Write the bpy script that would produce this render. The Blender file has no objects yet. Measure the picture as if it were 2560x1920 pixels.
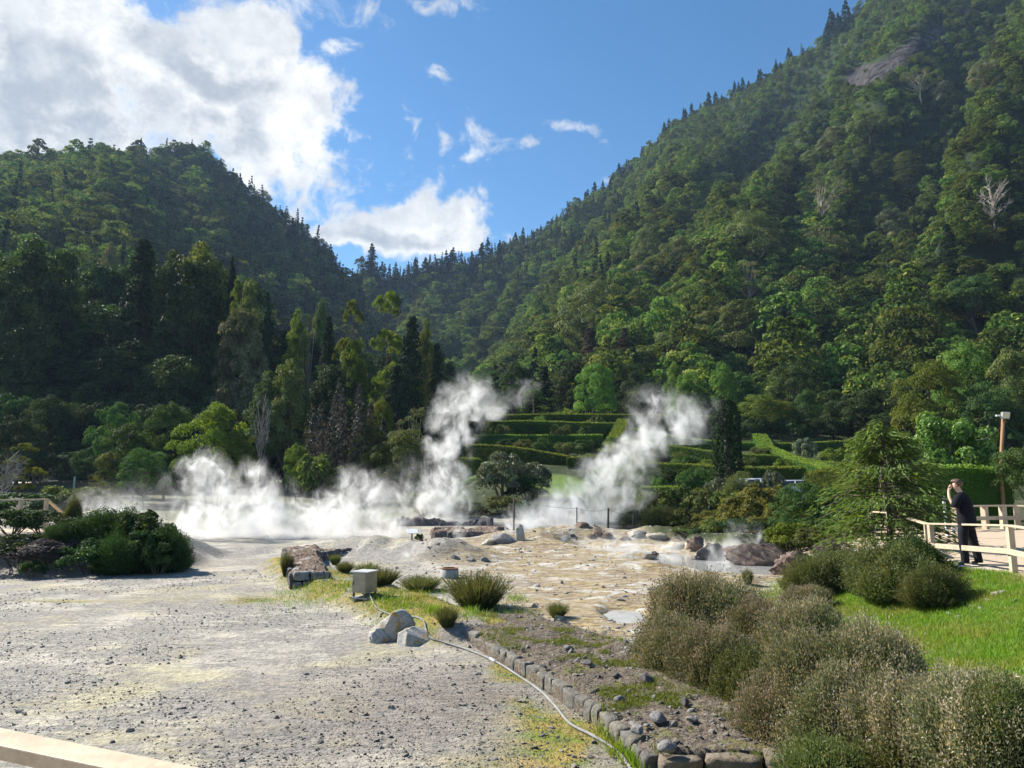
import bpy, bmesh, math, random
import numpy as np
from mathutils import Vector, Matrix, Euler
R = math.radians
rng = np.random.default_rng(7)
random.seed(7)
scene = bpy.context.scene
COL = scene.collection
# ------------------------------------------------------------------ camera
CAMZ, F, HZ = 2.7, 1775.0, 1215.0
PITCH = math.atan((HZ - 960) / F)
cp, sp = math.cos(PITCH), math.sin(PITCH)
cam_d = bpy.data.cameras.new('camera')
cam_d.sensor_width = 36; cam_d.lens = F / 2560 * 36
cam_d.clip_start = .05; cam_d.clip_end = 6000
cam = bpy.data.objects.new('camera', cam_d); COL.objects.link(cam)
cam.location = (0, 0, CAMZ); cam.rotation_euler = (math.pi / 2 + PITCH, 0, 0)
scene.camera = cam

def ray(px, py):
    x, u = px - 1280, 960 - py
    f = F * cp - u * sp
    return x / f, (u * cp + F * sp) / f
def at(px, py, Y):
    a, b = ray(px, py)
    return Vector((a * Y, Y, CAMZ + b * Y))
def pix(x, y, z):
    f = y * cp + (z - CAMZ) * sp
    u = -y * sp + (z - CAMZ) * cp
    return 1280 + F * x / f, 960 - F * u / f
def ppm(Y):            # source pixels per metre at depth Y
    return F / Y

# ------------------------------------------------------------------ objects
LABELS = {}
def tag(o, label=None, cat=None, group=None, kind=None):
    if label: o['label'] = label
    if cat: o['category'] = cat
    if group: o['group'] = group
    if kind: o['kind'] = kind
    return o
def empty(name, loc, rz=0, label=None, cat=None, group=None):
    o = bpy.data.objects.new(name, None); COL.objects.link(o)
    o.empty_display_size = .2
    o.location = loc; o.rotation_euler = (0, 0, rz)
    return tag(o, label, cat, group)
def link(name, me, mats=None, parent=None, loc=(0, 0, 0), rot=(0, 0, 0), scale=(1, 1, 1)):
    o = bpy.data.objects.new(name, me); COL.objects.link(o)
    if mats is not None and len(me.materials) == 0:
        for m in (mats if isinstance(mats, (list, tuple)) else [mats]): me.materials.append(m)
    o.location = loc; o.rotation_euler = rot; o.scale = scale
    if parent is not None: o.parent = parent
    return o

# ------------------------------------------------------------------ mesh arrays (quads only)
class MB:
    """collects quads: vertices, faces, per-face value 'v' and material index"""
    def __init__(s, asp=1.): s.V = []; s.Fc = []; s.A = []; s.M = []; s.n = 0; s.asp = asp
    def add(s, V, Fq, v=None, mi=0):
        V = np.asarray(V, np.float64).reshape(-1, 3); Fq = np.asarray(Fq, np.int64).reshape(-1, 4)
        s.V.append(V); s.Fc.append(Fq + s.n); s.n += len(V)
        if v is None: v = np.full(len(Fq), .5)
        v = np.broadcast_to(np.asarray(v, np.float64), (len(Fq),))
        s.A.append(v); s.M.append(np.full(len(Fq), mi, np.int32)); return s
    def box(s, c, size, rz=0, v=.5, mi=0, tilt=0):
        x, y, z = (q / 2 for q in size)
        P = np.array([[-x,-y,-z],[x,-y,-z],[x,y,-z],[-x,y,-z],[-x,-y,z],[x,-y,z],[x,y,z],[-x,y,z]])
        m = np.array(Euler((tilt, 0, rz)).to_matrix())
        return s.add(P @ m.T + np.array(c), BOXF, v, mi)
    def beam(s, a, b, w, h, v=.5, mi=0, up=(0, 0, 1)):
        a, b = Vector(a), Vector(b); d = (b - a).normalized()
        side = d.cross(Vector(up)); side = side.normalized() if side.length > 1e-5 else Vector((1, 0, 0))
        u = side.cross(d).normalized()
        P = []
        for q in (a, b):
            for i, j in ((-1, -1), (1, -1), (1, 1), (-1, 1)):
                P.append(q + side * (i * w / 2) + u * (j * h / 2))
        return s.add(np.array([p[:] for p in P]), [[0,1,2,3],[4,7,6,5],[0,4,5,1],[1,5,6,2],[2,6,7,3],[3,7,4,0]], v, mi)
    def tube(s, pts, radii, sides=7, v=.5, mi=0, cap=True):
        pts = np.asarray(pts, float); n = len(pts)
        radii = np.broadcast_to(np.asarray(radii, float), (n,))
        T = np.gradient(pts, axis=0); T /= np.linalg.norm(T, axis=1)[:, None] + 1e-9
        ref = np.array([0, 0, 1.]) if abs(T[0][2]) < .9 else np.array([1., 0, 0])
        A = np.cross(T, ref); A /= np.linalg.norm(A, axis=1)[:, None] + 1e-9
        B = np.cross(T, A)
        th = np.linspace(0, 2 * np.pi, sides, endpoint=False)
        V = pts[:, None, :] + radii[:, None, None] * (np.cos(th)[None, :, None] * A[:, None, :] + np.sin(th)[None, :, None] * B[:, None, :])
        V = V.reshape(-1, 3)
        Fq = []
        for i in range(n - 1):
            for j in range(sides):
                k = (j + 1) % sides
                Fq.append([i*sides+j, i*sides+k, (i+1)*sides+k, (i+1)*sides+j])
        if cap and sides == 8:
            for o in (0, (n - 1) * sides):
                Fq += [[o, o+1, o+2, o+3], [o, o+3, o+4, o+7], [o+4, o+5, o+6, o+7]]
        return s.add(V, Fq, v, mi)
    def mesh(s, name, smooth=False):
        V = np.concatenate(s.V); Q = np.concatenate(s.Fc); A = np.concatenate(s.A); M = np.concatenate(s.M)
        return mk(name, V, Q, A, M, smooth)
BOXF = [[0,3,2,1],[4,5,6,7],[0,1,5,4],[1,2,6,5],[2,3,7,6],[3,0,4,7]]
def mk(name, V, Q, A=None, M=None, smooth=False):
    me = bpy.data.meshes.new(name)
    n, f = len(V), len(Q)
    me.vertices.add(n); me.vertices.foreach_set('co', np.ascontiguousarray(V, np.float32).ravel())
    me.loops.add(f * 4); me.loops.foreach_set('vertex_index', np.ascontiguousarray(Q, np.int32).ravel())
    me.polygons.add(f)
    me.polygons.foreach_set('loop_start', np.arange(0, f * 4, 4, dtype=np.int32))
    if M is not None: me.polygons.foreach_set('material_index', np.ascontiguousarray(M, np.int32))
    me.polygons.foreach_set('use_smooth', np.full(f, smooth, dtype=bool))
    if A is not None:
        at_ = me.attributes.new('v', 'FLOAT', 'FACE'); at_.data.foreach_set('value', np.ascontiguousarray(A, np.float32))
    me.update(calc_edges=True)
    return me
def nrm(a): return a / (np.linalg.norm(a, axis=-1, keepdims=True) + 1e-9)
def leaves(mb, P, N, L, W, r, jit=.5, v=None, droop=0., mi=0, along=None):
    """rhombic leaf faces at P, facing roughly N"""
    n = len(P)
    L = np.broadcast_to(L, (n,)); W = np.broadcast_to(W, (n,))
    N = nrm(nrm(N) + jit * r.normal(size=(n, 3)))
    t = r.normal(size=(n, 3)) if along is None else along + .35 * r.normal(size=(n, 3))
    t[:, 2] -= droop
    if along is None:
        t -= (t * N).sum(1)[:, None] * N
        t = nrm(t); b = np.cross(N, t)
    else:
        t = nrm(t); b = nrm(np.cross(N, t))
    L2 = (L * .5)[:, None]; W2 = (W * .5)[:, None]
    fold = N * (W2 * .35)
    if mb.asp != 1.:
        k_ = np.array([1, 1, 1 / mb.asp]); t = t * k_; b = b * k_; fold = fold * k_
    V = np.stack([P - t * L2, P + b * W2 + fold, P + t * L2, P - b * W2 + fold], 1).reshape(-1, 3)
    Q = np.arange(n * 4).reshape(n, 4)
    if v is None: v = r.random(n)
    mb.add(V, Q, v, mi)

# ------------------------------------------------------------------ value noise
def _h(ix, iy, s):
    h = (ix.astype(np.int64) * 374761393 + iy.astype(np.int64) * 668265263 + s * 1442695041) & 0xFFFFFFFF
    h = ((h ^ (h >> 13)) * 1274126177) & 0xFFFFFFFF
    return ((h ^ (h >> 16)) & 0xFFFF) / 65535.0
def vn(x, y, s=0):
    x = np.asarray(x, float); y = np.asarray(y, float)
    ix, iy = np.floor(x), np.floor(y); fx, fy = x - ix, y - iy
    fx = fx * fx * (3 - 2 * fx); fy = fy * fy * (3 - 2 * fy)
    a = _h(ix, iy, s); b = _h(ix + 1, iy, s); c = _h(ix, iy + 1, s); d = _h(ix + 1, iy + 1, s)
    return (a * (1 - fx) + b * fx) * (1 - fy) + (c * (1 - fx) + d * fx) * fy
def fbm(x, y, o=4, s=0, g=.5):
    t = 0; a = 1; n = 0
    for i in range(o):
        t = t + a * vn(np.asarray(x) * 2 ** i, np.asarray(y) * 2 ** i, s + i); n += a; a *= g
    return t / n
def sst(a, b, x):
    t = np.clip((np.asarray(x, float) - a) / (b - a), 0, 1); return t * t * (3 - 2 * t)

# ------------------------------------------------------------------ materials
def nt(name):
    m = bpy.data.materials.new(name); m.use_nodes = True
    t = m.node_tree; t.nodes.clear(); return m, t
def N_(t, kind, **kw):
    n = t.nodes.new('ShaderNode' + kind)
    for k, v in kw.items():
        if k.startswith('i_'):
            key = k[2:]; key = int(key) if key.isdigit() else key.replace('_', ' ')
            n.inputs[key].default_value = v
        else: setattr(n, k, v)
    return n
def math_(t, op, a, b=None, c=None, clamp=False):
    n = t.nodes.new('ShaderNodeMath'); n.operation = op; n.use_clamp = clamp
    for i, q in enumerate((a, b, c)):
        if q is None: continue
        if isinstance(q, (int, float)): n.inputs[i].default_value = q
        else: t.links.new(q, n.inputs[i])
    return n.outputs[0]
def mixc(t, f, a, b, mode='MIX'):
    n = t.nodes.new('ShaderNodeMix'); n.data_type = 'RGBA'; n.blend_type = mode; n.clamp_factor = True
    for i, q in ((0, f), (6, a), (7, b)):
        if isinstance(q, (int, float)): n.inputs[i].default_value = q
        elif isinstance(q, tuple): n.inputs[i].default_value = q if len(q) == 4 else (*q, 1)
        else: t.links.new(q, n.inputs[i])
    return n.outputs[2]
def ramp(t, f, stops, interp='LINEAR'):
    n = t.nodes.new('ShaderNodeValToRGB'); n.color_ramp.interpolation = interp
    e = n.color_ramp.elements
    while len(e) < len(stops): e.new(.5)
    for q, (p, c) in zip(e, stops):
        q.position = p; q.color = c if len(c) == 4 else (*c, 1)
    if f is not None: t.links.new(f, n.inputs[0])
    return n.outputs[0]
def noise(t, vec, scale, detail=4, rough=.55, dist=0.):
    n = t.nodes.new('ShaderNodeTexNoise'); n.inputs['Scale'].default_value = scale
    n.inputs['Detail'].default_value = detail; n.inputs['Roughness'].default_value = rough
    n.inputs['Distortion'].default_value = dist
    if vec is not None: t.links.new(vec, n.inputs['Vector'])
    return n.outputs[0]
def mapr(t, x, a, b, c=0., d=1.):
    n = t.nodes.new('ShaderNodeMapRange'); n.interpolation_type = 'SMOOTHSTEP'
    t.links.new(x, n.inputs[0])
    for i, q in enumerate((a, b, c, d)): n.inputs[i + 1].default_value = q
    return n.outputs[0]
def attr(t, name):
    n = t.nodes.new('ShaderNodeAttribute'); n.attribute_name = name; return n.outputs['Fac']
def out(t, surf=None, vol=None):
    o = t.nodes.new('ShaderNodeOutputMaterial')
    if surf is not None: t.links.new(surf, o.inputs['Surface'])
    if vol is not None: t.links.new(vol, o.inputs['Volume'])
def princ(t, color, rough=.6, spec=.4, normal=None, metal=0.):
    p = t.nodes.new('ShaderNodeBsdfPrincipled')
    if isinstance(color, tuple): p.inputs['Base Color'].default_value = (*color[:3], 1)
    else: t.links.new(color, p.inputs['Base Color'])
    if isinstance(rough, (int, float)): p.inputs['Roughness'].default_value = rough
    else: t.links.new(rough, p.inputs['Roughness'])
    p.inputs['Specular IOR Level'].default_value = spec; p.inputs['Metallic'].default_value = metal
    if normal is not None: t.links.new(normal, p.inputs['Normal'])
    return p.outputs[0]
def bump(t, h, strength=.5, dist=.05):
    b = t.nodes.new('ShaderNodeBump'); b.inputs['Strength'].default_value = strength; b.inputs['Distance'].default_value = dist
    t.links.new(h, b.inputs['Height']); return b.outputs[0]
def objco(t): return t.nodes.new('ShaderNodeTexCoord').outputs['Object']
def geopos(t): return t.nodes.new('ShaderNodeNewGeometry').outputs['Position']

def leaf_mat(name, stops, transl=.35, rough=.62, spec=.13, var=.25, tgreen=(1.25, 1.15, .45)):
    """leaf colour runs over the per-leaf value, shifts a little from plant to plant; light shines through"""
    m, t = nt(name)
    c = ramp(t, attr(t, 'v'), stops)
    oi = t.nodes.new('ShaderNodeObjectInfo').outputs['Random']
    hs = t.nodes.new('ShaderNodeHueSaturation'); t.links.new(c, hs.inputs['Color'])
    t.links.new(math_(t, 'MULTIPLY_ADD', oi, .05, .475), hs.inputs['Hue'])
    t.links.new(math_(t, 'MULTIPLY_ADD', oi, var * 2, 1 - var), hs.inputs['Value'])
    c = hs.outputs[0]
    s = princ(t, c, rough, spec)
    tr = t.nodes.new('ShaderNodeBsdfTranslucent')
    t.links.new(mixc(t, 1., c, tgreen, 'MULTIPLY'), tr.inputs['Color'])
    mx = t.nodes.new('ShaderNodeMixShader'); mx.inputs[0].default_value = transl
    t.links.new(s, mx.inputs[1]); t.links.new(tr.outputs[0], mx.inputs[2])
    out(t, mx.outputs[0]); return m
def simple_mat(name, c1, c2, scale=6., rough=.7, spec=.3, bmp=.3, bd=.02, stretch=(1, 1, 1), metal=0., detail=6):
    m, t = nt(name)
    mp = N_(t, 'Mapping'); mp.inputs['Scale'].default_value = stretch
    t.links.new(objco(t), mp.inputs[0])
    n = noise(t, mp.outputs[0], scale, detail, .6)
    c = mixc(t, mapr(t, n, .3, .7), c1, c2)
    out(t, princ(t, c, rough, spec, bump(t, n, bmp, bd) if bmp else None, metal)); return m
EXPOSURE, SUN_E, SKY_S, CW, HAZE, STEP = 1.24, 5.0, .070, .45, .00011, .7
# ------------------------------------------------------------------ render + light
scene.render.engine = 'CYCLES'
cy = scene.cycles
cy.use_denoising = True; cy.denoiser = 'OPENIMAGEDENOISE'
cy.use_adaptive_sampling = True; cy.adaptive_threshold = .015
cy.max_bounces = 6; cy.diffuse_bounces = 3; cy.glossy_bounces = 2; cy.transmission_bounces = 4
cy.volume_bounces = 2; cy.transparent_max_bounces = 6
cy.sample_clamp_indirect = 4; cy.caustics_reflective = False; cy.caustics_refractive = False
cy.volume_step_rate = 1.0; cy.volume_max_steps = 256
scene.view_settings.view_transform = 'Standard'; scene.view_settings.look = 'None'
scene.view_settings.exposure = EXPOSURE; scene.view_settings.gamma = 1
SUN_AZ, SUN_EL = R(-60), R(38)      # azimuth measured from +Y to the right
sun_d = bpy.data.lights.new('sun', 'SUN'); sun_d.energy = SUN_E; sun_d.angle = R(.55); sun_d.color = (1, .945, .85)
sun = bpy.data.objects.new('sun', sun_d); COL.objects.link(sun)
sdir = Vector((math.sin(SUN_AZ) * math.cos(SUN_EL), math.cos(SUN_AZ) * math.cos(SUN_EL), math.sin(SUN_EL)))
sun.rotation_euler = sdir.to_track_quat('Z', 'Y').to_euler(); sun.location = (0, 0, 60)

world = bpy.data.worlds.new('World'); scene.world = world; world.use_nodes = True
t = world.node_tree; t.nodes.clear()
sky = N_(t, 'TexSky'); sky.sky_type = 'NISHITA'; sky.sun_disc = False
sky.sun_elevation = SUN_EL; sky.sun_rotation = SUN_AZ
sky.altitude = 300; sky.air_density = 1.0; sky.dust_density = .3; sky.ozone_density = 3.0
dirn = t.nodes.new('ShaderNodeTexCoord').outputs['Generated']
nz = N_(t, 'VectorMath', operation='NORMALIZE'); t.links.new(dirn, nz.inputs[0]); dirn = nz.outputs[0]
def vdot(v, c):
    n = N_(t, 'VectorMath', operation='DOT_PRODUCT'); t.links.new(v, n.inputs[0]); n.inputs[1].default_value = c
    return n.outputs['Value']
# warp the directions so that cloud outlines break up
wn = t.nodes.new('ShaderNodeTexNoise'); wn.inputs['Scale'].default_value = 7; wn.inputs['Detail'].default_value = 5
t.links.new(dirn, wn.inputs['Vector'])
ws = N_(t, 'VectorMath', operation='MULTIPLY_ADD'); t.links.new(wn.outputs['Color'], ws.inputs[0])
ws.inputs[1].default_value = (.22, .22, .22); ws.inputs[2].default_value = (-.11, -.11, -.11)
wa = N_(t, 'VectorMath', operation='ADD'); t.links.new(dirn, wa.inputs[0]); t.links.new(ws.outputs[0], wa.inputs[1])
wdir = wa.outputs[0]
def lobe(px, py, rx, ry, ang=0., amp=1.):
    a, b = ray(px, py); c = Vector((a, 1, b)).normalized()
    r_ = Vector((0, 0, 1)).cross(c) * -1; r_ = c.cross(Vector((0, 0, 1))).normalized(); u_ = r_.cross(c)
    ca, sa = math.cos(ang), math.sin(ang)
    e1 = r_ * ca + u_ * sa; e2 = -r_ * sa + u_ * ca
    x = vdot(wdir, tuple(e1 * (F / rx))); y = vdot(wdir, tuple(e2 * (F / ry)))
    # the lobe only lives on the camera side of the sky
    q = math_(t, 'SQRT', math_(t, 'ADD', math_(t, 'MULTIPLY', x, x), math_(t, 'MULTIPLY', y, y)))
    l = math_(t, 'SUBTRACT', 1., q)
    front = math_(t, 'GREATER_THAN', vdot(dirn, tuple(c)), .2)
    l = math_(t, 'MULTIPLY', math_(t, 'MAXIMUM', l, -1.), amp)
    return math_(t, 'SUBTRACT', math_(t, 'MULTIPLY', math_(t, 'ADD', l, 1.), front), 1.)
def fmax(a):
    o = a[0]
    for b in a[1:]: o = math_(t, 'SMOOTH_MAX', o, b, .12)
    return o
thick = [lobe(180, 260, 420, 260, -.25), lobe(480, 230, 330, 190, -.3), lobe(680, 300, 190, 150, -.5), lobe(610, 430, 120, 90, -.7), lobe(100, 60, 200, 90, -.2),
         lobe(-300, 200, 420, 330), lobe(640, 90, 90, 120, .3), lobe(985, 565, 190, 100, .1), lobe(1000, 470, 95, 110, .25), lobe(1120, 560, 110, 90, -.3),
         lobe(1160, 560, 130, 70, -.4), lobe(870, 610, 110, 60), lobe(1110, 600, 220, 60), lobe(520, 440, 150, 90, -.7),
         lobe(-700, -500, 500, 350), lobe(300, -330, 300, 150)]
wisp = [lobe(720, 20, 150, 70, .1), lobe(890, 30, 80, 70, -.7), lobe(1060, 5, 170, 45, -.15), lobe(1230, 330, 110, 60, -.3), lobe(1440, 325, 60, 40, -.4), lobe(1490, 430, 55, 32, .7),
        lobe(1535, 370, 24, 36, -.4), lobe(1260, 545, 45, 50, .8), lobe(1100, 180, 50, 26, -.4), lobe(990, 275, 30, 50, .3), lobe(1090, 335, 40, 40, .6),
        lobe(1360, 370, 40, 20), lobe(1050, 415, 50, 70, -.5), lobe(1180, 390, 90, 40), lobe(820, 150, 50, 50), lobe(1700, -500, 500, 160), lobe(800, 470, 120, 160, .2)]
fA, fB = fmax(thick), fmax(wisp)
mp = N_(t, 'Mapping'); mp.inputs['Scale'].default_value = (1, 1, 1.15); t.links.new(dirn, mp.inputs[0])
n1 = noise(t, mp.outputs[0], 8, 10, .62, .15)
n2 = noise(t, mp.outputs[0], 24, 8, .65, .6)
dA = math_(t, 'ADD', math_(t, 'MULTIPLY', fA, .85), math_(t, 'ADD', math_(t, 'MULTIPLY_ADD', n1, 2.4, -1.20), math_(t, 'MULTIPLY_ADD', n2, .9, -.46)))
dB = math_(t, 'ADD', math_(t, 'MULTIPLY', fB, .5), math_(t, 'MULTIPLY_ADD', n2, 1.7, -1.02))
covA = mapr(t, dA, -.02, .40)
covB = math_(t, 'MULTIPLY', mapr(t, dB, -.04, .50), .8)
cov = math_(t, 'MAXIMUM', covA, covB)
# thick parts are greyer: the sun stands behind them
grey = [lobe(120, 300, 260, 120, -.1), lobe(560, 330, 110, 60, -.3), lobe(330, 300, 160, 80), lobe(900, 590, 200, 45), lobe(-300, 300, 300, 180), lobe(470, 140, 160, 50, -.2)]
fG = fmax(grey)
g = mapr(t, math_(t, 'ADD', math_(t, 'MULTIPLY', fG, .9), math_(t, 'MULTIPLY_ADD', n1, 1.4, -.55)), -.05, .75)
g = math_(t, 'MULTIPLY', g, mapr(t, dA, .10, .8))
off = N_(t, 'VectorMath', operation='ADD'); t.links.new(mp.outputs[0], off.inputs[0]); off.inputs[1].default_value = tuple(sdir * .035)
n1b = noise(t, off.outputs[0], 8, 10, .62, .15)
relief = mapr(t, math_(t, 'SUBTRACT', n1, n1b), -.10, .10)  # imitated shading of the puffs along the sun direction, put into the cloud colour
soft = noise(t, mp.outputs[0], 16, 6, .6)
ccol = mixc(t, g, (CW, CW, CW * .99), (CW * .46, CW * .51, CW * .57))
ccol = mixc(t, math_(t, 'MULTIPLY', relief, .55), ccol, (CW * .42, CW * .48, CW * .56))
ccol = mixc(t, math_(t, 'MULTIPLY', mapr(t, soft, .45, .75), .35), ccol, (CW * 1.25, CW * 1.25, CW * 1.22))
bg1 = N_(t, 'Background'); bg1.inputs[1].default_value = SKY_S
hsv = N_(t, 'HueSaturation'); hsv.inputs['Hue'].default_value = .495; hsv.inputs['Saturation'].default_value = 1.22; t.links.new(sky.outputs[0], hsv.inputs['Color'])
t.links.new(hsv.outputs[0], bg1.inputs[0])
bg2 = N_(t, 'Background'); bg2.inputs[1].default_value = 1.0; t.links.new(ccol, bg2.inputs[0])
mx = t.nodes.new('ShaderNodeMixShader'); t.links.new(cov, mx.inputs[0]); t.links.new(bg1.outputs[0], mx.inputs[1]); t.links.new(bg2.outputs[0], mx.inputs[2])
wo = t.nodes.new('ShaderNodeOutputWorld'); t.links.new(mx.outputs[0], wo.inputs['Surface'])
world.cycles.sampling_method = 'MANUAL'; world.cycles.sample_map_resolution = 1024

# ------------------------------------------------------------------ terrain height
def seg_dist(x, y, P, signed=False):
    """distance to polyline P; signed: negative on its right side"""
    best = np.full(np.shape(x), 1e9); sgn = np.ones(np.shape(x)); tt = np.zeros(np.shape(x)); L = 0.
    for (ax, ay), (bx, by) in zip(P[:-1], P[1:]):
        dx, dy = bx - ax, by - ay; l2 = dx * dx + dy * dy
        u = np.clip(((x - ax) * dx + (y - ay) * dy) / l2, 0, 1)
        d = np.hypot(x - ax - u * dx, y - ay - u * dy)
        k = d < best - 1e-9
        best = np.where(k, d, best)
        sgn = np.where(k, np.where(dx * (y - ay) - dy * (x - ax) >= 0, 1., -1.), sgn)
        tt = np.where(k, L + u * math.sqrt(l2), tt); L += math.sqrt(l2)
    return (best * sgn if signed else best), tt
EDGE = [(-60, 3.2), (-2, 3.2), (2.2, 4.4), (4.6, 6.3), (7.6, 9.2), (8.9, 12.6), (9.4, 15), (9.7, 17.4), (11.9, 24), (17, 36), (30, 60)]
WAX = [(2.35, 4.6), (2.05, 6.2), (1.25, 9), (.35, 12), (-.2, 13.2)]
BERM = [(1.85, 6.2), (1.2, 9), (.35, 12), (-1.5, 14.6), (-3.3, 17.4), (-5.5, 20.5), (-7.6, 25)]
BUMPS = [  # x, y, rx, ry, h
    (-4.6, 28.5, 3.6, 2.0, .55), (-2.2, 27.2, 1.6, 1.1, .45), (-7.0, 30, 3.5, 1.8, .35), (2.0, 33, 3.0, 1.2, .30), (0.5, 35.5, 4, 1.3, .45),
    (3.2, 36, 2.4, 1.0, .35), (4.7, 24.0, 1.25, .5, .22), (6.2, 22.6, 1.2, .4, .10), (6.2, 20.5, 1.6, .7, .18), (3.0, 36.5, 3, 1.0, .3), (7.2, 35.5, 2.2, 1.0, .75),
    (6.2, 31.5, 1.3, .6, .32), (9.0, 29.0, 1.5, .6, .35), (-11, 29, 2.0, .9, .25), (-8.7, 33, 1.4, .5, .2), (9.2, 26.4, 1.2, .8, .25)]
def lev(px, py, z):
    a, b = ray(px, py); Y = (z - CAMZ) / b; return (a * Y, Y)
CREEK = [lev(px, py, -.09) for px, py in ((1440, 1366), (1520, 1373), (1600, 1380), (1690, 1394), (1770, 1412), (1850, 1424), (1930, 1426))]
PUD = lev(1560, 1540, -.09)
def H(x, y):
    x = np.asarray(x, float); y = np.asarray(y, float)
    z = .07 * (fbm(x * .35, y * .35, 3, 11) - .5) * 1.6 * sst(3, 8, y)
    z = z + .05 * (fbm(x * 1.3, y * 1.3, 3, 12) - .5) * sst(3, 6, y)
    d, _ = seg_dist(x, y, EDGE, True)          # left of the edge line (positive) lies lower
    dw, _ = seg_dist(x, y, WAX, True)
    lw = sst(-1.3, .2, dw) * (1 - sst(13, 15, y))      # on the wall's left the bank is short
    m = 1 - sst(-.3, 1., (d + .5 * (fbm(x * .5, y * .5, 2, 5) - .5)) / (3.6 - 2.2 * lw))
    z = z * (1 - m) + m * (1.02 + .04 * (fbm(x * .8, y * .8, 2, 6) - .5))
    d, _ = seg_dist(x, y, BERM)
    z = z + .27 * (1 - sst(.45, 1.25, d)) * (1 + .5 * (fbm(x * 2, y * 2, 3, 8) - .5)) * sst(11.3, 13, y)
    k = (1 - sst(1.0, 1.6, np.abs(dw))) * (1 - sst(12.5, 13.5, y)); z = z * (1 - k) + np.minimum(z, .0) * k
    for bx, by, rx, ry, h in BUMPS:
        q = ((x - bx) / rx) ** 2 + ((y - by) / ry) ** 2
        z = z + h * np.exp(-q * 1.2) * (.7 + .6 * fbm(x * 1.5, y * 1.5, 3, 21))
    # left bank under the bushes and the level path behind it
    d, _ = seg_dist(x, y, [(-45, 26.4), (-14.4, 26.2)])
    m1 = 1 - sst(1.8, 4.0, d + .8 * (fbm(x * .6, y * .6, 3, 31) - .5))
    m2 = sst(25, 26.5, y) * (1 - sst(-21.5, -17, x)) * (1 - sst(36, 42, y) * .4)
    m = np.maximum(m1, m2)
    z = z * (1 - m) + 1.05 * m
    # creek bed
    d, tc_ = seg_dist(x, y, CREEK)
    wc = .35 + .075 * tc_ + .35 * (fbm(x * .8, y * .8, 3, 17) - .5)
    z = z * sst(wc, wc + 1.1, d) - .26 * (1 - sst(wc, wc + .8, d))
    q = (((x - PUD[0]) / .55) ** 2 + ((y - PUD[1]) / 1.15) ** 2) ** .5 + .5 * (fbm(x * 2, y * 2, 3, 19) - .5)
    z = z - .20 * (1 - sst(.4, 1.2, q))
    # rock face shelf on the right of the creek
    q = ((x - 9.4) / 2.1) ** 2 + ((y - 31.0) / 2.4) ** 2
    z = z + .6 * (1 - sst(.55, 1.0, q + .35 * (fbm(x * .9, y * .9, 3, 41) - .5)))
    # rising ground behind
    gx = sst(-9, -2, x)
    back_l = .4 * sst(38, 46, y) + np.clip(y - 46, 0, 1e9) * .035
    g0 = .45 * sst(37.5, 43, y + .12 * np.clip(x - 4, 0, 60)) + np.clip(y - 43, 0, 60) * .160 + np.clip(y - 103, 0, 1e9) * .05
    lawn = sst(26, 60, x - .2 * y)
    g0 = g0 * (1 - .35 * lawn)
    keep = 1 - m
    z = z * (1 - sst(40, 60, y)) + (back_l * (1 - gx) + g0 * gx) * np.where(y < 44, keep, 1.)
    return z
def table(rows):
    th, te, rr = [], [], []
    for px, py, r in rows:
        a, b = ray(px, py); th.append(math.atan(a)); te.append(b / math.hypot(1, a)); rr.append(r)
    return np.array(th), np.array(te), np.array(rr)
TL = table([(-700, 470, 560), (-300, 452, 600), (0, 434, 610), (115, 428, 610), (230, 412, 610), (300, 414, 600), (380, 394, 600), (440, 375, 600), (485, 383, 600), (545, 424, 590), (613, 484, 575), (683, 536, 560),
            (752, 580, 545), (810, 640, 530), (856, 696, 515), (890, 748, 500), (915, 820, 490), (960, 980, 470), (1010, 1120, 450), (1060, 1230, 440)])
TR = table([(600, 760, 640), (780, 730, 640), (845, 705, 640), (880, 692, 640), (930, 668, 640), (955, 712, 640), (985, 690, 640), (1100, 672, 640), (1200, 655, 640), (1240, 640, 645), (1330, 605, 650), (1390, 565, 650), (1470, 520, 655), (1540, 460, 660),
            (1600, 405, 660), (1650, 358, 660), (1680, 316, 660), (1740, 284, 655), (1830, 242, 650), (1910, 204, 640), (1970, 164, 635), (2030, 122, 630), (2090, 76, 625), (2130, 40, 620), (2160, 8, 615), (2250, -60, 600),
            (2400, -150, 570), (2560, -230, 540), (2900, -330, 480), (3600, -420, 420)])
def M_L(x, y):
    th = np.arctan2(x, y); r = np.hypot(x, y)
    te = np.interp(th, TL[0], TL[1]); rr = np.interp(th, TL[0], TL[2]); zr = CAMZ + rr * te
    r0 = 165.; z0 = 3.
    tt = (r - r0) / (rr - r0); tc = np.clip(tt, 0, 1)
    lf = 1 - sst(R(-31), R(-26), th)          # the left shoulder is rounded
    f = (1 - lf) * (.6 * tc + .4 * tc ** 2) + lf * (.75 * tc + .25 * (1 - (1 - tc) ** 1.8))
    z = z0 + (zr - z0) * f
    env = np.sin(np.pi * tc) ** .8
    sp_ = fbm(th * 16 + r * .004, r * .006, 4, 61) - .5
    z = z + env * (1 - .55 * sst(.6, 1., tc)) * np.clip(zr / 200, 0, 1) * (1 - .6 * lf) * (30 * sp_ + 8 * (fbm(x * .03, y * .03, 3, 62) - .5))
    z = np.where(tt > 1, zr - (r - rr) * .45, z)
    return np.where((tt < 0) | (th > TL[0][-1]) | (y < 0), -30., z)
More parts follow.
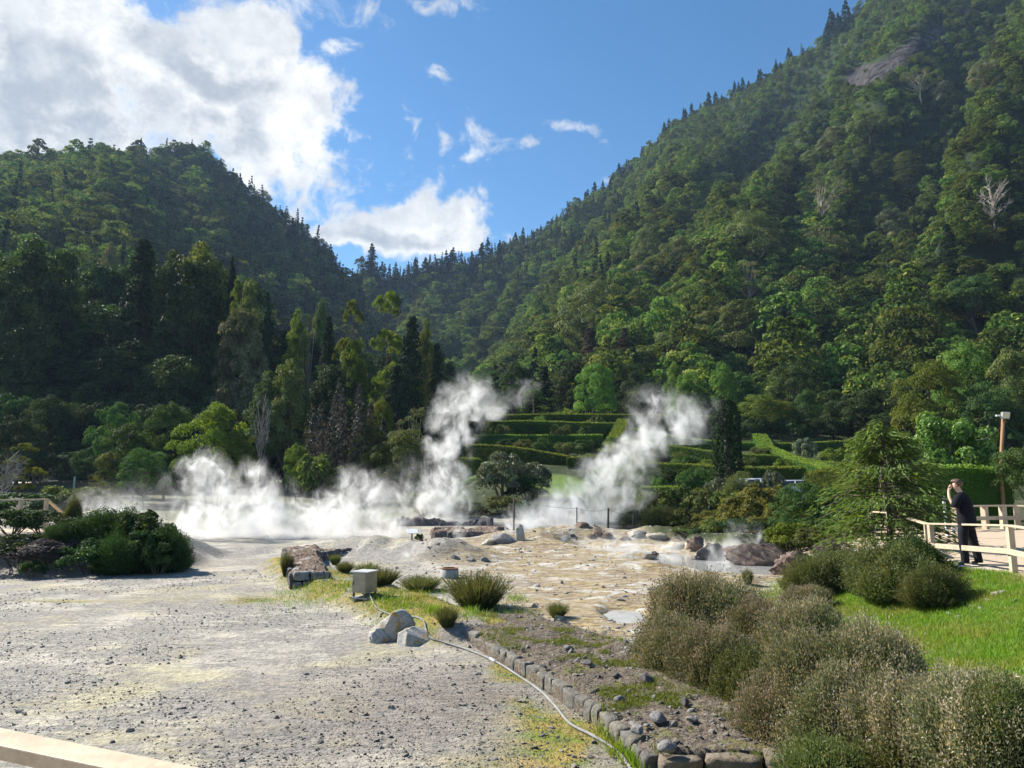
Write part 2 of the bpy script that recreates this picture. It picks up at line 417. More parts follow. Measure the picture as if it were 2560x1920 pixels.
def M_R(x, y):
    th = np.arctan2(x, y); r = np.hypot(x, y)
    te = np.interp(th, TR[0], TR[1]); rr = np.interp(th, TR[0], TR[2]); zr = CAMZ + rr * te
    r0 = np.interp(th, [R(-12), R(-2), R(6), R(20), R(40)], [260., 170., 125., 118., 105.])
    z0 = np.interp(th, [R(-12), R(-2), R(6), R(20), R(40)], [4., 8., 11., 8., 6.])
    tt = (r - r0) / (rr - r0); tc = np.clip(tt, 0, 1)
    k = sst(R(-4), R(8), th)
    f = k * (.62 * tc + .38 * tc ** 1.8) + (1 - k) * (.35 * tc + .65 * tc ** 2.6)
    z = z0 + (zr - z0) * f
    env = np.sin(np.pi * tc) ** .75
    # spurs and gullies run diagonally down the face
    s1 = 1 - 2 * np.sqrt((fbm(th * 7.5 - r * .0042, r * .0016, 2, 71) - .5) ** 2 + .0025)
    s2 = 1 - 2 * np.sqrt((fbm(th * 17 - r * .009, r * .004, 2, 72) - .5) ** 2 + .004)
    z = z + env * np.clip(zr / 220, .15, 1) * (68 * (s1 - .72) + 28 * (s2 - .7) + 8 * (fbm(x * .04, y * .04, 3, 73) - .5))
    z = np.where(tt > 1, zr - (r - rr) * .35, z)
    return np.where((tt < 0) | (y < 0), -30., z)
def T_(x, y): return np.maximum(H(x, y), np.maximum(M_L(x, y), M_R(x, y)))
_Ys = np.concatenate([np.arange(4, 60, .08), 60 * 1.0022 ** np.arange(0, 1180)])
def hit(px, py, fn=None):
    """where the sight line through a photo point meets the ground"""
    a, b = ray(px, py)
    z = CAMZ + b * _Ys
    g = (fn or T_)(a * _Ys, _Ys)
    k = np.argmax(g >= z)
    if g[k] < z[k]: k = len(_Ys) - 1
    Y = _Ys[k]
    return Vector((a * Y, Y, float(g[k])))
def gz(x, y): return float(T_(np.array([x]), np.array([y]))[0])

# ------------------------------------------------------------------ ground sheet
def polar(name, ths, rs, fn, mats, attrs, smooth=True):
    TH, RR = np.meshgrid(ths, rs)
    X = RR * np.sin(TH); Yy = RR * np.cos(TH)
    Z = fn(X, Yy)
    nr, nc = TH.shape
    V = np.stack([X, Yy, Z], -1).reshape(-1, 3)
    i = np.arange(nr * nc).reshape(nr, nc)
    Q = np.stack([i[:-1, :-1], i[:-1, 1:], i[1:, 1:], i[1:, :-1]], -1).reshape(-1, 4)[:, ::-1]
    me = mk(name, V, Q, None, None, smooth)
    for nm, fa in attrs.items():
        a_ = me.attributes.new(nm, 'FLOAT', 'POINT'); a_.data.foreach_set('value', np.ascontiguousarray(fa(V[:, 0], V[:, 1], V[:, 2]), np.float32))
    return link(name, me, mats)
def z_path(x, y, z):
    d, _ = seg_dist(x, y, EDGE, True)
    on = 1 - sst(-.9, -.25, d + .5 * (fbm(x * 1.2, y * 1.2, 3, 91) - .5))
    b, _ = seg_dist(x, y, [(13, 20), (17, 30), (21, 33)], True)
    l = (1 - sst(26, 27.5, y)) * 0 + sst(25.6, 26.4, y) * (1 - sst(29, 30, y)) * (1 - sst(-18, -16.5, x))
    return np.clip(np.maximum(on * (1 - sst(27, 29.5, y)) * sst(0, 1, x + 60), l), 0, 1)
def z_grass(x, y, z):
    d, _ = seg_dist(x, y, EDGE, True)
    n = fbm(x * .7, y * .7, 3, 92) - .5
    a = sst(-.7, -.1, d + .6 * n) * (1 - sst(2.6, 4.2, d + 1.2 * n)) * (1 - sst(19, 21, y)) * sst(2.0, 3.4, x)
    g = sst(44, 47, y) * sst(-9, -4, x)
    b = .9 * sst(37, 40, y + 9 * sst(8, 12, x)) * (1 - sst(45, 50, y)) * sst(2, 7, x)
    l = sst(40, 46, y) * (1 - sst(-9, -4, x)) * .8
    s = .95 * sst(.28, .5, z) * sst(26, 27.5, y) * (1 - sst(40, 42, y)) * sst(6, 7.5, x) * (1 - sst(-.5, .5, -d + .3))
    return np.clip(np.maximum(np.maximum(np.maximum(a, g), s), np.maximum(b, l)), 0, 1)
def z_moss(x, y, z):
    d, t_ = seg_dist(x, y, BERM)
    n = fbm(x * 1.1, y * 1.1, 4, 93)
    m = (1 - sst(.6, 1.3, d)) * sst(.42, .58, n + .12 * sst(5, 9, t_))
    e = np.exp(-((x + 5.6) / 1.9) ** 2 - ((y - 17.6) / .55) ** 2) + .8 * np.exp(-((x + 10.4) / 1.3) ** 2 - ((y - 17.3) / .22) ** 2)
    e = e + .9 * np.exp(-((x - .35) / .45) ** 2 - ((y - 7.8) / 1.5) ** 2) + .5 * np.exp(-((x + .6) / .5) ** 2 - ((y - 7.3) / .35) ** 2)
    return np.clip(m + e * sst(.35, .6, n + .15), 0, 1)
def z_yellow(x, y, z):
    d, _ = seg_dist(x, y, BERM, True)
    r = 1 - sst(-1.6, -.4, d)
    n = fbm(x * .35, y * .5, 4, 97) - .5
    return np.clip(r * sst(10, 13, y) * (1 - sst(34, 40, y)) * sst(-3.6, .6, x + .16 * (y - 22) + 5 * n), 0, 1)
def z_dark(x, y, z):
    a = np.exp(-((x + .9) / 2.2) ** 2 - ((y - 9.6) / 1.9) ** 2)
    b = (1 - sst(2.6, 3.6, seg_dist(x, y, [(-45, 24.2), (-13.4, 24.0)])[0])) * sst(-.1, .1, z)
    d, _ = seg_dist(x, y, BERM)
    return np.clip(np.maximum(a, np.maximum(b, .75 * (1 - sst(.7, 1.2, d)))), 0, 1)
gm, t = nt('fumarole_ground')
pos = geopos(t)
flat = N_(t, 'Mapping'); flat.inputs['Scale'].default_value = (.55, 1.5, 1); t.links.new(pos, flat.inputs[0])
nL = noise(t, pos, .55, 6, .6, .4); nM = noise(t, flat.outputs[0], 2.2, 7, .65, .3); nF = noise(t, pos, 11, 6, .7); nS = noise(t, flat.outputs[0], 7., 5, .7, .5)
vor = N_(t, 'TexVoronoi'); vor.inputs['Scale'].default_value = 26; t.links.new(pos, vor.inputs['Vector'])
vor2 = N_(t, 'TexVoronoi'); vor2.inputs['Scale'].default_value = 60; t.links.new(pos, vor2.inputs['Vector'])
grav = mixc(t, vor2.outputs['Color'], (.235, .215, .185), (.42, .392, .340))
grav = mixc(t, mapr(t, nF, .35, .7), grav, (.15, .145, .14))
wht = mixc(t, mapr(t, nF, .3, .65), (.53, .495, .415), (.34, .312, .265))
c = mixc(t, mapr(t, math_(t, 'ADD', nL, math_(t, 'MULTIPLY_ADD', nM, .7, -.35)), .46, .68), grav, wht)
sul = mapr(t, math_(t, 'ADD', noise(t, pos, .33, 4, .6, .5), math_(t, 'MULTIPLY_ADD', nM, .5, -.25)), .50, .68)
c = mixc(t, math_(t, 'MULTIPLY', sul, .5), c, mixc(t, mapr(t, nF, .35, .6), (.53, .475, .27), (.37, .32, .17)))
yel = mixc(t, mapr(t, nM, .35, .65), (.40, .315, .14), (.37, .33, .265))
yel = mixc(t, mapr(t, nS, .42, .57), yel, (.19, .14, .085))
yel = mixc(t, mapr(t, noise(t, pos, 1.1, 5, .6, .6), .50, .64), yel, (.46, .44, .395))
yel = mixc(t, mapr(t, noise(t, flat.outputs[0], 1.4, 6, .7, .8), .51, .63), yel, (.20, .15, .11))
c = mixc(t, attr(t, 'yellow'), c, yel)
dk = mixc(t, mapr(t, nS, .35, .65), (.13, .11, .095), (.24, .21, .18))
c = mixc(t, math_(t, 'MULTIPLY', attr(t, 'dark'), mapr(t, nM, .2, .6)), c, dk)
ms = mixc(t, mapr(t, nM, .35, .62), (.15, .19, .035), (.30, .22, .07))
c = mixc(t, attr(t, 'moss'), c, ms)
gr = mixc(t, mapr(t, nM, .3, .7), (.07, .13, .018), (.12, .19, .03))
bed = mixc(t, mapr(t, noise(t, pos, .35, 5, .6), .42, .6), (.022, .036, .010), (.045, .055, .018))
bed = mixc(t, mapr(t, noise(t, pos, .16, 3, .5), .58, .64), bed, (.04, .08, .012))
gr = mixc(t, mapr(t, noise(t, pos, .9, 5, .6), .48, .68), gr, (.13, .15, .03))
gr = mixc(t, attr(t, 'beds'), gr, bed)
c = mixc(t, attr(t, 'grass'), c, gr)
pa = mixc(t, mapr(t, nF, .3, .7), (.40, .31, .22), (.50, .40, .29))
c = mixc(t, attr(t, 'path'), c, pa)
c = mixc(t, math_(t, 'MULTIPLY', mapr(t, noise(t, flat.outputs[0], .8, 6, .65, .9), .54, .66), .45), c, mixc(t, .5, c, (.10, .095, .085)))
h = math_(t, 'ADD', math_(t, 'ADD', math_(t, 'MULTIPLY', nF, .5), math_(t, 'MULTIPLY', nM, 1.1)), math_(t, 'ADD', math_(t, 'MULTIPLY', vor.outputs['Distance'], -.18), math_(t, 'MULTIPLY', nS, .9)))
soft_ = math_(t, 'SUBTRACT', 1., math_(t, 'MULTIPLY', attr(t, 'path'), .7))
out(t, princ(t, c, .9, .15, bump(t, math_(t, 'MULTIPLY', h, soft_), .9, .06)))
ths = np.concatenate([np.linspace(-math.pi, R(-48), 60, endpoint=False), np.linspace(R(-48), R(48), 620, endpoint=False), np.linspace(R(48), math.pi, 61)])
rs = np.concatenate([[.05, 1, 2], np.geomspace(3, 130, 400), np.geomspace(140, 2500, 36)])
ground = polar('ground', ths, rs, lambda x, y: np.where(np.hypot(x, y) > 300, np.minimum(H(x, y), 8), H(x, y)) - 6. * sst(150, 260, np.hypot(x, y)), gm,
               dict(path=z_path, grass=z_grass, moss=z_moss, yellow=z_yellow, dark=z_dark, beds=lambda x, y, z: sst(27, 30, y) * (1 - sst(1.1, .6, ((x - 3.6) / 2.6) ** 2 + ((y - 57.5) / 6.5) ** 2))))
tag(ground, 'grey and yellow crusted ground of the steaming field', 'ground', kind='structure')

# ------------------------------------------------------------------ mountains
CLIFFS = [[(2120, 175), (2150, 160), (2215, 150), (2240, 120), (2270, 105), (2330, 60), (2330, 110), (2290, 150), (2255, 165), (2200, 215), (2150, 235), (2110, 225)],
          [(2300, 75), (2350, 60), (2380, 120), (2330, 128)], [(2390, 30), (2420, 20), (2425, 70), (2400, 70)]]
def in_poly(px, py, P):
    c = np.zeros(np.shape(px), bool); n = len(P)
    for i in range(n):
        (x1, y1), (x2, y2) = P[i], P[(i + 1) % n]
        k = ((y1 > py) != (y2 > py)) & (px < (x2 - x1) * (py - y1) / (y2 - y1 + 1e-9) + x1)
        c ^= k
    return c
def z_rock(x, y, z):
    px, py = pix(x, y, z)
    px = px + 30 * (fbm(x * .05, z * .05, 3, 81) - .5); py = py + 30 * (fbm(x * .05, z * .05, 3, 82) - .5)
    r = np.zeros(len(x))
    for P in CLIFFS: r = np.maximum(r, in_poly(px, py, P))
    return r
mm, t = nt('mountain_soil')
pos = geopos(t)
n = noise(t, pos, .06, 6, .65)
c = mixc(t, mapr(t, n, .3, .7), (.020, .034, .012), (.04, .06, .02))
st = N_(t, 'Mapping'); st.inputs['Scale'].default_value = (.35, .35, .05); t.links.new(pos, st.inputs[0])
rk = noise(t, st.outputs[0], 1.0, 7, .7, .4)
rc = mixc(t, mapr(t, rk, .38, .68), (.018, .017, .018), (.11, .098, .095))
c = mixc(t, attr(t, 'rock'), c, rc)
out(t, princ(t, c, .95, .1, bump(t, rk, 1., 3.)))
mtl = polar('mountain', np.linspace(TL[0][0], TL[0][-1], 260), np.concatenate([np.linspace(166, 640, 150), [700, 800, 900]]), M_L, mm, dict(rock=z_rock))
tag(mtl, 'dark wooded mountain with a rounded peak, left of the saddle', 'mountain', kind='structure')
mtr = polar('mountain', np.linspace(R(-16), TR[0][-1], 420), np.concatenate([np.linspace(106, 680, 190), [720, 800, 900]]), M_R, mm, dict(rock=z_rock))
tag(mtr, 'tall steep wooded mountain that fills the right of the view', 'mountain', kind='structure')
# ------------------------------------------------------------------ foliage materials
G = {}
G['dark'] = leaf_mat('dark_leaves', [(0, (.020, .042, .015)), (.6, (.038, .072, .022)), (1, (.070, .11, .032))], .28, .65, .12)
G['mid'] = leaf_mat('mid_green_leaves', [(0, (.030, .065, .016)), (.6, (.055, .105, .026)), (1, (.09, .15, .04))], .33)
G['olive'] = leaf_mat('olive_leaves', [(0, (.055, .08, .02)), (.6, (.10, .13, .032)), (1, (.18, .20, .06))], .33, .6, .18)
G['yellow'] = leaf_mat('yellow_green_leaves', [(0, (.07, .11, .016)), (.6, (.12, .17, .022)), (1, (.19, .22, .04))], .45)
G['bright'] = leaf_mat('bright_green_leaves', [(0, (.06, .12, .02)), (.6, (.11, .20, .035)), (1, (.20, .29, .07))], .42)
G['pale'] = leaf_mat('pale_grey_green_leaves', [(0, (.07, .09, .04)), (.5, (.13, .15, .07)), (1, (.24, .23, .14))], .3, .65)
G['silver'] = leaf_mat('glossy_grey_leaves', [(0, (.06, .09, .045)), (.6, (.11, .14, .08)), (1, (.24, .26, .18))], .25, .5, .25)
G['purple'] = leaf_mat('dark_purple_leaves', [(0, (.03, .036, .028)), (.6, (.058, .062, .05)), (1, (.13, .12, .105))], .22, .65, .15, tgreen=(1.2, .9, .7))
G['conif'] = leaf_mat('conifer_needles', [(0, (.012, .028, .014)), (.6, (.024, .048, .020)), (1, (.042, .075, .028))], .12, .7, .06)
G['brown'] = leaf_mat('brownish_needles', [(0, (.045, .035, .022)), (.6, (.075, .06, .034)), (1, (.12, .10, .055))], .2, .7, .2)
G['autumn'] = leaf_mat('yellowed_leaves', [(0, (.07, .078, .02)), (.5, (.13, .13, .035)), (1, (.23, .20, .06))], .4)
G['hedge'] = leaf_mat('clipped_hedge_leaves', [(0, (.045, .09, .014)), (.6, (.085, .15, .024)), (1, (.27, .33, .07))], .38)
G['forest'] = leaf_mat('forest_leaves', [(0, (.036, .074, .017)), (.55, (.080, .136, .029)), (1, (.23, .25, .07))], .38, .75, .06, var=.5)  # the pale yellow end puts sunlit highlights into the leaf colour
G['heath'] = leaf_mat('heather_sprigs', [(0, (.06, .085, .034)), (.42, (.13, .155, .07)), (.72, (.27, .24, .165)), (1, (.52, .42, .37))], .40, .7, .15, var=.2, tgreen=(1.15, 1.0, .6))
G['heathg'] = leaf_mat('green_heather_sprigs', [(0, (.045, .07, .022)), (.5, (.095, .125, .04)), (1, (.22, .20, .11))], .32, .7, .15, var=.2)
G['dry'] = leaf_mat('dry_brown_twigs', [(0, (.06, .05, .045)), (.6, (.12, .10, .09)), (1, (.2, .17, .14))], .2, .8, .1, var=.1, tgreen=(1, 1, 1))
G['grass'] = leaf_mat('grass_blades', [(0, (.08, .16, .012)), (.6, (.14, .26, .018)), (1, (.25, .36, .04))], .45, .5, .25)
t = G['grass'].node_tree
hs = [n for n in t.nodes if n.bl_idname == 'ShaderNodeHueSaturation'][0]; src = hs.inputs['Color'].links[0].from_socket
t.links.new(mixc(t, math_(t, 'MULTIPLY', mapr(t, noise(t, geopos(t), 1.1, 5, .65), .40, .66), .95), src, (.23, .235, .055)), hs.inputs['Color'])
G['moss'] = leaf_mat('short_mossy_grass', [(0, (.07, .11, .015)), (.6, (.13, .17, .025)), (1, (.26, .22, .07))], .4)
BARK = simple_mat('bark', (.07, .055, .04), (.17, .14, .11), 9, .9, .1, .6, .05, (1, 1, .25))
PALEBARK = simple_mat('pale_bark', (.20, .17, .14), (.40, .36, .31), 7, .85, .1, .5, .04, (1, 1, .3))

def sph(r, n):
    v = r.normal(size=(n, 3)); return nrm(v)
def clump_leaves(mb, C, Rd, per, L, W, r, jit=.55, out_c=None, flat=1., under=.25, vb=0.):
    """leaves spread over the shells of clumps: C centres, Rd radii"""
    k = len(C)
    P, Nn, v = [], [], []
    d = sph(r, k * per).reshape(k, per, 3)
    if out_c is not None:
        o = nrm(C - out_c)[:, None, :]
        d = nrm(d + .55 * o + np.array([0, 0, .25]))
    low = (d[..., 2] < 0) & (r.random((k, per)) > under)
    d[..., 2] = np.where(low, -d[..., 2], d[..., 2])
    dd = d.copy(); dd[..., 2] *= flat / mb.asp
    P = C[:, None, :] + dd * (Rd[:, None, None] * (.72 + .36 * r.random((k, per, 1))))
    v = np.clip(.5 + vb + .22 * r.normal(size=(k, 1)) + .22 * r.normal(size=(k, per)), 0, 1)
    leaves(mb, P.reshape(-1, 3), d.reshape(-1, 3), L * (.7 + .6 * r.random(k * per)), W * (.7 + .6 * r.random(k * per)), r, jit, v.ravel(), .15)
def limbs(mb, base, C, r, r0=.022, h0=.25, n=8, wob=.03, sides=6):
    """trunk from the ground, limbs to some clumps"""
    base = np.array(base, float)
    top = C[:, :2].mean(0) * .5; zt = np.percentile(C[:, 2], 70)
    pts = [base + (np.array([top[0], top[1], zt]) - base) * q + np.array([*(wob * r.normal(size=2)), 0]) * (q > 0) * (q < 1) for q in np.linspace(0, 1, 6)]
    mb.tube(pts, np.linspace(r0, r0 * .3, 6) * np.array([1.35, 1, 1, 1, 1, 1]), sides)
    pts = np.array(pts)
    for i in r.permutation(len(C))[:n]:
        c = C[i]; z0 = min(max(h0, c[2] - .35 - .15 * r.random()), zt * .85)
        a = np.array([np.interp(z0, pts[:, 2], pts[:, k]) for k in range(3)])
        m = a * .5 + c * .5 + np.array([0, 0, -.04]) + wob * r.normal(size=3)
        mb.tube([a, m, c], [r0 * .5, r0 * .35, r0 * .15], 5)
def crown_broad(r, n=30, per=170, L=.036, zc=.6, a=.42, hz=.34, rc=(.10, .19), dome=True, trunk=True, trunk_r=.022, flat=.8, under=.2, asp=1.):
    d = sph(r, n * 3)
    if dome: d = d[d[:, 2] > -.45]
    d = d[:n]
    C = d * np.array([a, a, hz]) * (.70 + .38 * r.random((len(d), 1)))
    C[:, 2] += zc
    C = np.concatenate([C, np.array([[0, 0, zc]]) + .12 * r.normal(size=(4, 3))])
    Rd = r.uniform(rc[0], rc[1], len(C))
    m = MB(asp); clump_leaves(m, C, Rd, per, L, L * .62, r, .38, np.array([0, 0, zc - .1]), flat, under)
    tm = MB(); limbs(tm, (0, 0, 0), C, r, trunk_r, .2, 9)
    return m, tm
def crown_tall(r, n=180, per=72, L=.048, z0=.06, shape=None, w=.5, asp=3.5):
    z = z0 + (1 - z0) * (np.arange(n) + r.random(n)) / n
    f = shape(z) if shape else np.clip((1.06 - z) * 2.6, 0, 1) ** .6 * np.clip((z - z0 + .12) * 4, .3, 1) * (.8 + .35 * vn(z * 4 + r.random() * 9, z * 0, 3))
    th = r.random(n) * 2 * np.pi
    rad = w * f * (.45 + .5 * r.random(n)) * (.75 + .5 * vn(z * 6, th, 5))
    C = np.stack([rad * np.cos(th), rad * np.sin(th), z - .02], 1)
    Rd = (.06 + .14 * f) * r.uniform(.6, 1.4, n)
    m = MB(asp)
    clump_leaves(m, C, Rd, per, L, L * .6, r, .38, np.array([0, 0, .45]), .75, .15)
    tm = MB(); limbs(tm, (0, 0, 0), C, r, .018, .15, 7, .012)
    return m, tm
def crown_conifer(r, tiers=15, br=7, per=16, L=.06, z0=.08, w=.5, pw=.85, droop=.10, trunk_r=.03, asp=2.2):
    P, Nn = [], []
    for k in range(tiers):
        q = (k + r.random() * .6) / tiers; z = z0 + (1 - z0) * q
        rad = w * (1 - q) ** pw * r.uniform(.75, 1.1) + .015
        for b in range(br):
            th = r.random() * 6.283
            s = np.sqrt(r.random(per)) * rad * r.uniform(.7, 1.1)
            side = (r.random(per) - .5) * .22 * rad
            P.append(np.stack([s * math.cos(th) - side * math.sin(th), s * math.sin(th) + side * math.cos(th), z - droop * (s / w) ** 1.3 + .012 * r.normal(size=per)], 1))
            o = np.stack([np.full(per, .5 * math.cos(th)), np.full(per, .5 * math.sin(th)), np.full(per, .75)], 1); Nn.append(o)
    P = np.concatenate(P); Nn = np.concatenate(Nn)
    m = MB(asp); leaves(m, P, Nn, L * (.6 + .7 * r.random(len(P))), L * .5, r, .55, None, .3)
    tm = MB(); tm.tube([(0, 0, 0), (0, 0, .5), (0, 0, .98)], [trunk_r, trunk_r * .7, .002], 6)
    return m, tm
def crown_sparse(r, n=22, per=70, L=.034, zlo=.45, rc=(.05, .10), nl=22):
    z = zlo + (1 - zlo) * r.random(n) ** .8
    th = r.random(n) * 6.283; rad = .42 * np.sqrt(r.random(n)) * np.sin(np.pi * np.clip((z - zlo * .7) / (1.1 - zlo * .7), 0, 1))
    C = np.stack([rad * np.cos(th), rad * np.sin(th), z - .03], 1)
    m = MB(1.5); clump_leaves(m, C, r.uniform(*rc, n), per, L, L * .55, r, .8, np.array([0, 0, .5]), .8, .4)
    tm = MB(); limbs(tm, (0, 0, 0), C, r, .016, .35, nl, .02)
    return m, tm
def crown_umbrella(r, per=150, L=.028, layers=((1.0, .34, .0, .0), (.80, .42, .18, .1), (.66, .40, -.25, 0), (.55, .42, .2, -.1), (.42, .36, -.1, .1))):
    C, Rd = [], []
    for z, w, ox, oy in layers:
        for i in range(22):
            th = r.random() * 6.283; q = w * math.sqrt(r.random()) * .9
            C.append((ox + q * math.cos(th), oy + q * math.sin(th), z - .05 - .10 * (q / w) ** 2)); Rd.append(r.uniform(.05, .09))
    C = np.array(C); m = MB(2.2); clump_leaves(m, C, np.array(Rd) * 1.25, per, L * 1.2, L * .6, r, .6, np.array([0, 0, .4]), .7, .3)
    tm = MB(); limbs(tm, (0, 0, 0), C, r, .014, .3, 20, .02)
    return m, tm
def crown_spires(r, n=11):
    m = MB(1.1); Cs = []
    for i in range(n):
        th = i * 2.4; q = .40 * math.sqrt((i + .4) / n)
        ox, oy = q * math.cos(th), q * math.sin(th); top = 1 - .95 * q - .06 * r.random(); w = .10
        k = 520; z = top * (.12 + .88 * r.random(k) ** .85)
        f = np.clip((top - z) / (top * .55), .0, 1) ** .8 * w + .008
        a = r.random(k) * 6.283
        P = np.stack([ox + f * np.cos(a) * (.6 + .5 * r.random(k)), oy + f * np.sin(a) * (.6 + .5 * r.random(k)), z], 1)
        leaves(m, P, np.stack([np.cos(a), np.sin(a), np.full(k, .5)], 1), .034, .018, r, .8, None, .0); Cs.append((ox, oy, top * .7))
    tm = MB(); limbs(tm, (0, 0, 0), np.array(Cs), r, .018, .1, n, .01)
    return m, tm
def crown_column(r, k=5200):
    z = .03 + .97 * r.random(k); a = r.random(k) * 6.283
    f = .46 * np.clip(np.minimum(z * 9, 1), 0, 1) * (1 - np.clip((z - .8) / .22, 0, 1) ** 2 * .75) * (1 + .09 * np.sin(a * 5 + z * 7) + .06 * np.sin(a * 9 - z * 11))
    P = np.stack([f * np.cos(a), f * np.sin(a), z], 1) * np.array([1, 1, 1.]) * 1.0
    P[:, :2] *= (.86 + .18 * r.random(k))[:, None]
    m = MB(2.9); leaves(m, P, np.stack([np.cos(a), np.sin(a), np.full(k, .3)], 1), .10, .05, r, .5, None, -.5)
    tm = MB(); tm.tube([(0, 0, 0), (0, 0, .5), (0, 0, .93)], [.12, .10, .03], 7)
    return m, tm
def crown_dead(r, n=26):
    m = MB()
    pts = [np.array([0, 0, 0.]), np.array([.01, 0, .3]), np.array([-.02, .02, .55]), np.array([.02, 0, .8])]
    m.tube(pts, [.03, .024, .018, .008], 6)
    for i in range(n):
        z = .3 + .5 * r.random(); th = r.random() * 6.283
        a = np.array([0, 0, z]); l = .25 + .25 * r.random()
        b = a + l * np.array([math.cos(th) * .8, math.sin(th) * .8, .55]); c = b + .18 * np.array([math.cos(th + .5), math.sin(th + .5), .6])
        m.tube([a, (a + b) / 2 + .02 * r.normal(size=3), b, c], [.012, .009, .006, .002], 5)
        for j in range(4):
            e = b + .2 * sph(r, 1)[0] * np.array([1, 1, .6]) + np.array([0, 0, .06]); m.tube([b, (b + e) / 2 + .015 * r.normal(size=3), e], [.005, .004, .0015], 4)
    return m
def crown_fern(r, fr=17):
    m = MB()
    for i in range(fr):
        th = i * 6.283 / fr + .2 * r.random(); u = np.linspace(.05, 1, 26); l = .5 * r.uniform(.85, 1.1)
        x = l * u; z = .80 + .22 * u * r.uniform(.8, 1.2) - .34 * u ** 2.4
        for s in (-1, 1):
            w = .10 * np.sin(np.pi * np.clip(u, .05, .97)) ** .7
            P = np.stack([x * math.cos(th) - s * w * .5 * math.sin(th), x * math.sin(th) + s * w * .5 * math.cos(th), z - .02], 1)
            al = np.tile(np.array([-s * math.sin(th) + .3 * math.cos(th), s * math.cos(th) + .3 * math.sin(th), -.25]), (26, 1))
            leaves(m, P, np.tile([0, 0, 1.], (26, 1)), w * 1.1, .028, r, .15, None, 0, 0, al)
    tm = MB(); tm.tube([(0, 0, 0), (.01, 0, .4), (0, 0, .80)], [.035, .03, .03], 7)
    return m, tm
def crown_sapling(r, tiers=38):
    """young conifer with drooping feathery sprays, the trunk showing"""
    m = MB(); tm = MB()
    tm.tube([(0, 0, 0), (.012, 0, .3), (0, .01, .6), (.004, 0, .97)], [.022, .017, .010, .003], 7)
    for k in range(tiers):
        q = (k + .5 * r.random()) / tiers; z = .10 + .88 * q
        rad = .50 * (1 - q) ** .55 * r.uniform(.5, 1.12) + .04
        for b in range(4):
            th = r.random() * 6.283; n = 52
            u = .25 + .75 * r.random(n); s = u * rad
            d = np.array([math.cos(th), math.sin(th)])
            side = (r.random(n) - .5) * .45 * rad * u
            zz = z + .05 * s / .5 - .07 * (s / .5) ** 2 - np.abs(side) * .25 + .022 * r.normal(size=n)
            P = np.stack([s * d[0] - side * d[1], s * d[1] + side * d[0], zz], 1)
            al = np.stack([d[0] - side * 1.5 * d[1], d[1] + side * 1.5 * d[0], np.full(n, -.35)], 1)
            leaves(m, P, np.tile([0, 0, 1.], (n, 1)), .05, .013, r, .9, None, .1, 0, al)
            tm.tube([(0, 0, z), (d[0] * rad * .5, d[1] * rad * .5, z + .02), (d[0] * rad * .9, d[1] * rad * .9, z - .09)], [.006, .004, .0015], 4)
    return m, tm
def crown_bigleaf(r, n=60, per=120, L=.046):
    m, tm = crown_broad(r, n, per, L, .52, .42, .44, (.09, .15), True, True, .02, .9, .3)
    return m, tm
def shrub_mesh(r, n=26, per=130, L=.05, tall=.9, flat=.9, open_=.3):
    d = sph(r, n * 2); d = d[d[:, 2] > -.25][:n]
    C = d * np.array([.36, .36, .36 * tall]) * (.6 + .5 * r.random((len(d), 1))); C[:, 2] = np.abs(C[:, 2] + .30 * tall)
    m = MB(); clump_leaves(m, C, r.uniform(.09, .19, len(C)), per, L, L * .6, r, .6, np.array([0, 0, .1]), flat, .3)
    tm = MB()
    for i in range(9):
        c = C[i % len(C)]; tm.tube([(c[0] * .15, c[1] * .15, -.03), c * .55 + .02 * r.normal(size=3), c], [.012, .009, .004], 5)
    return m, tm
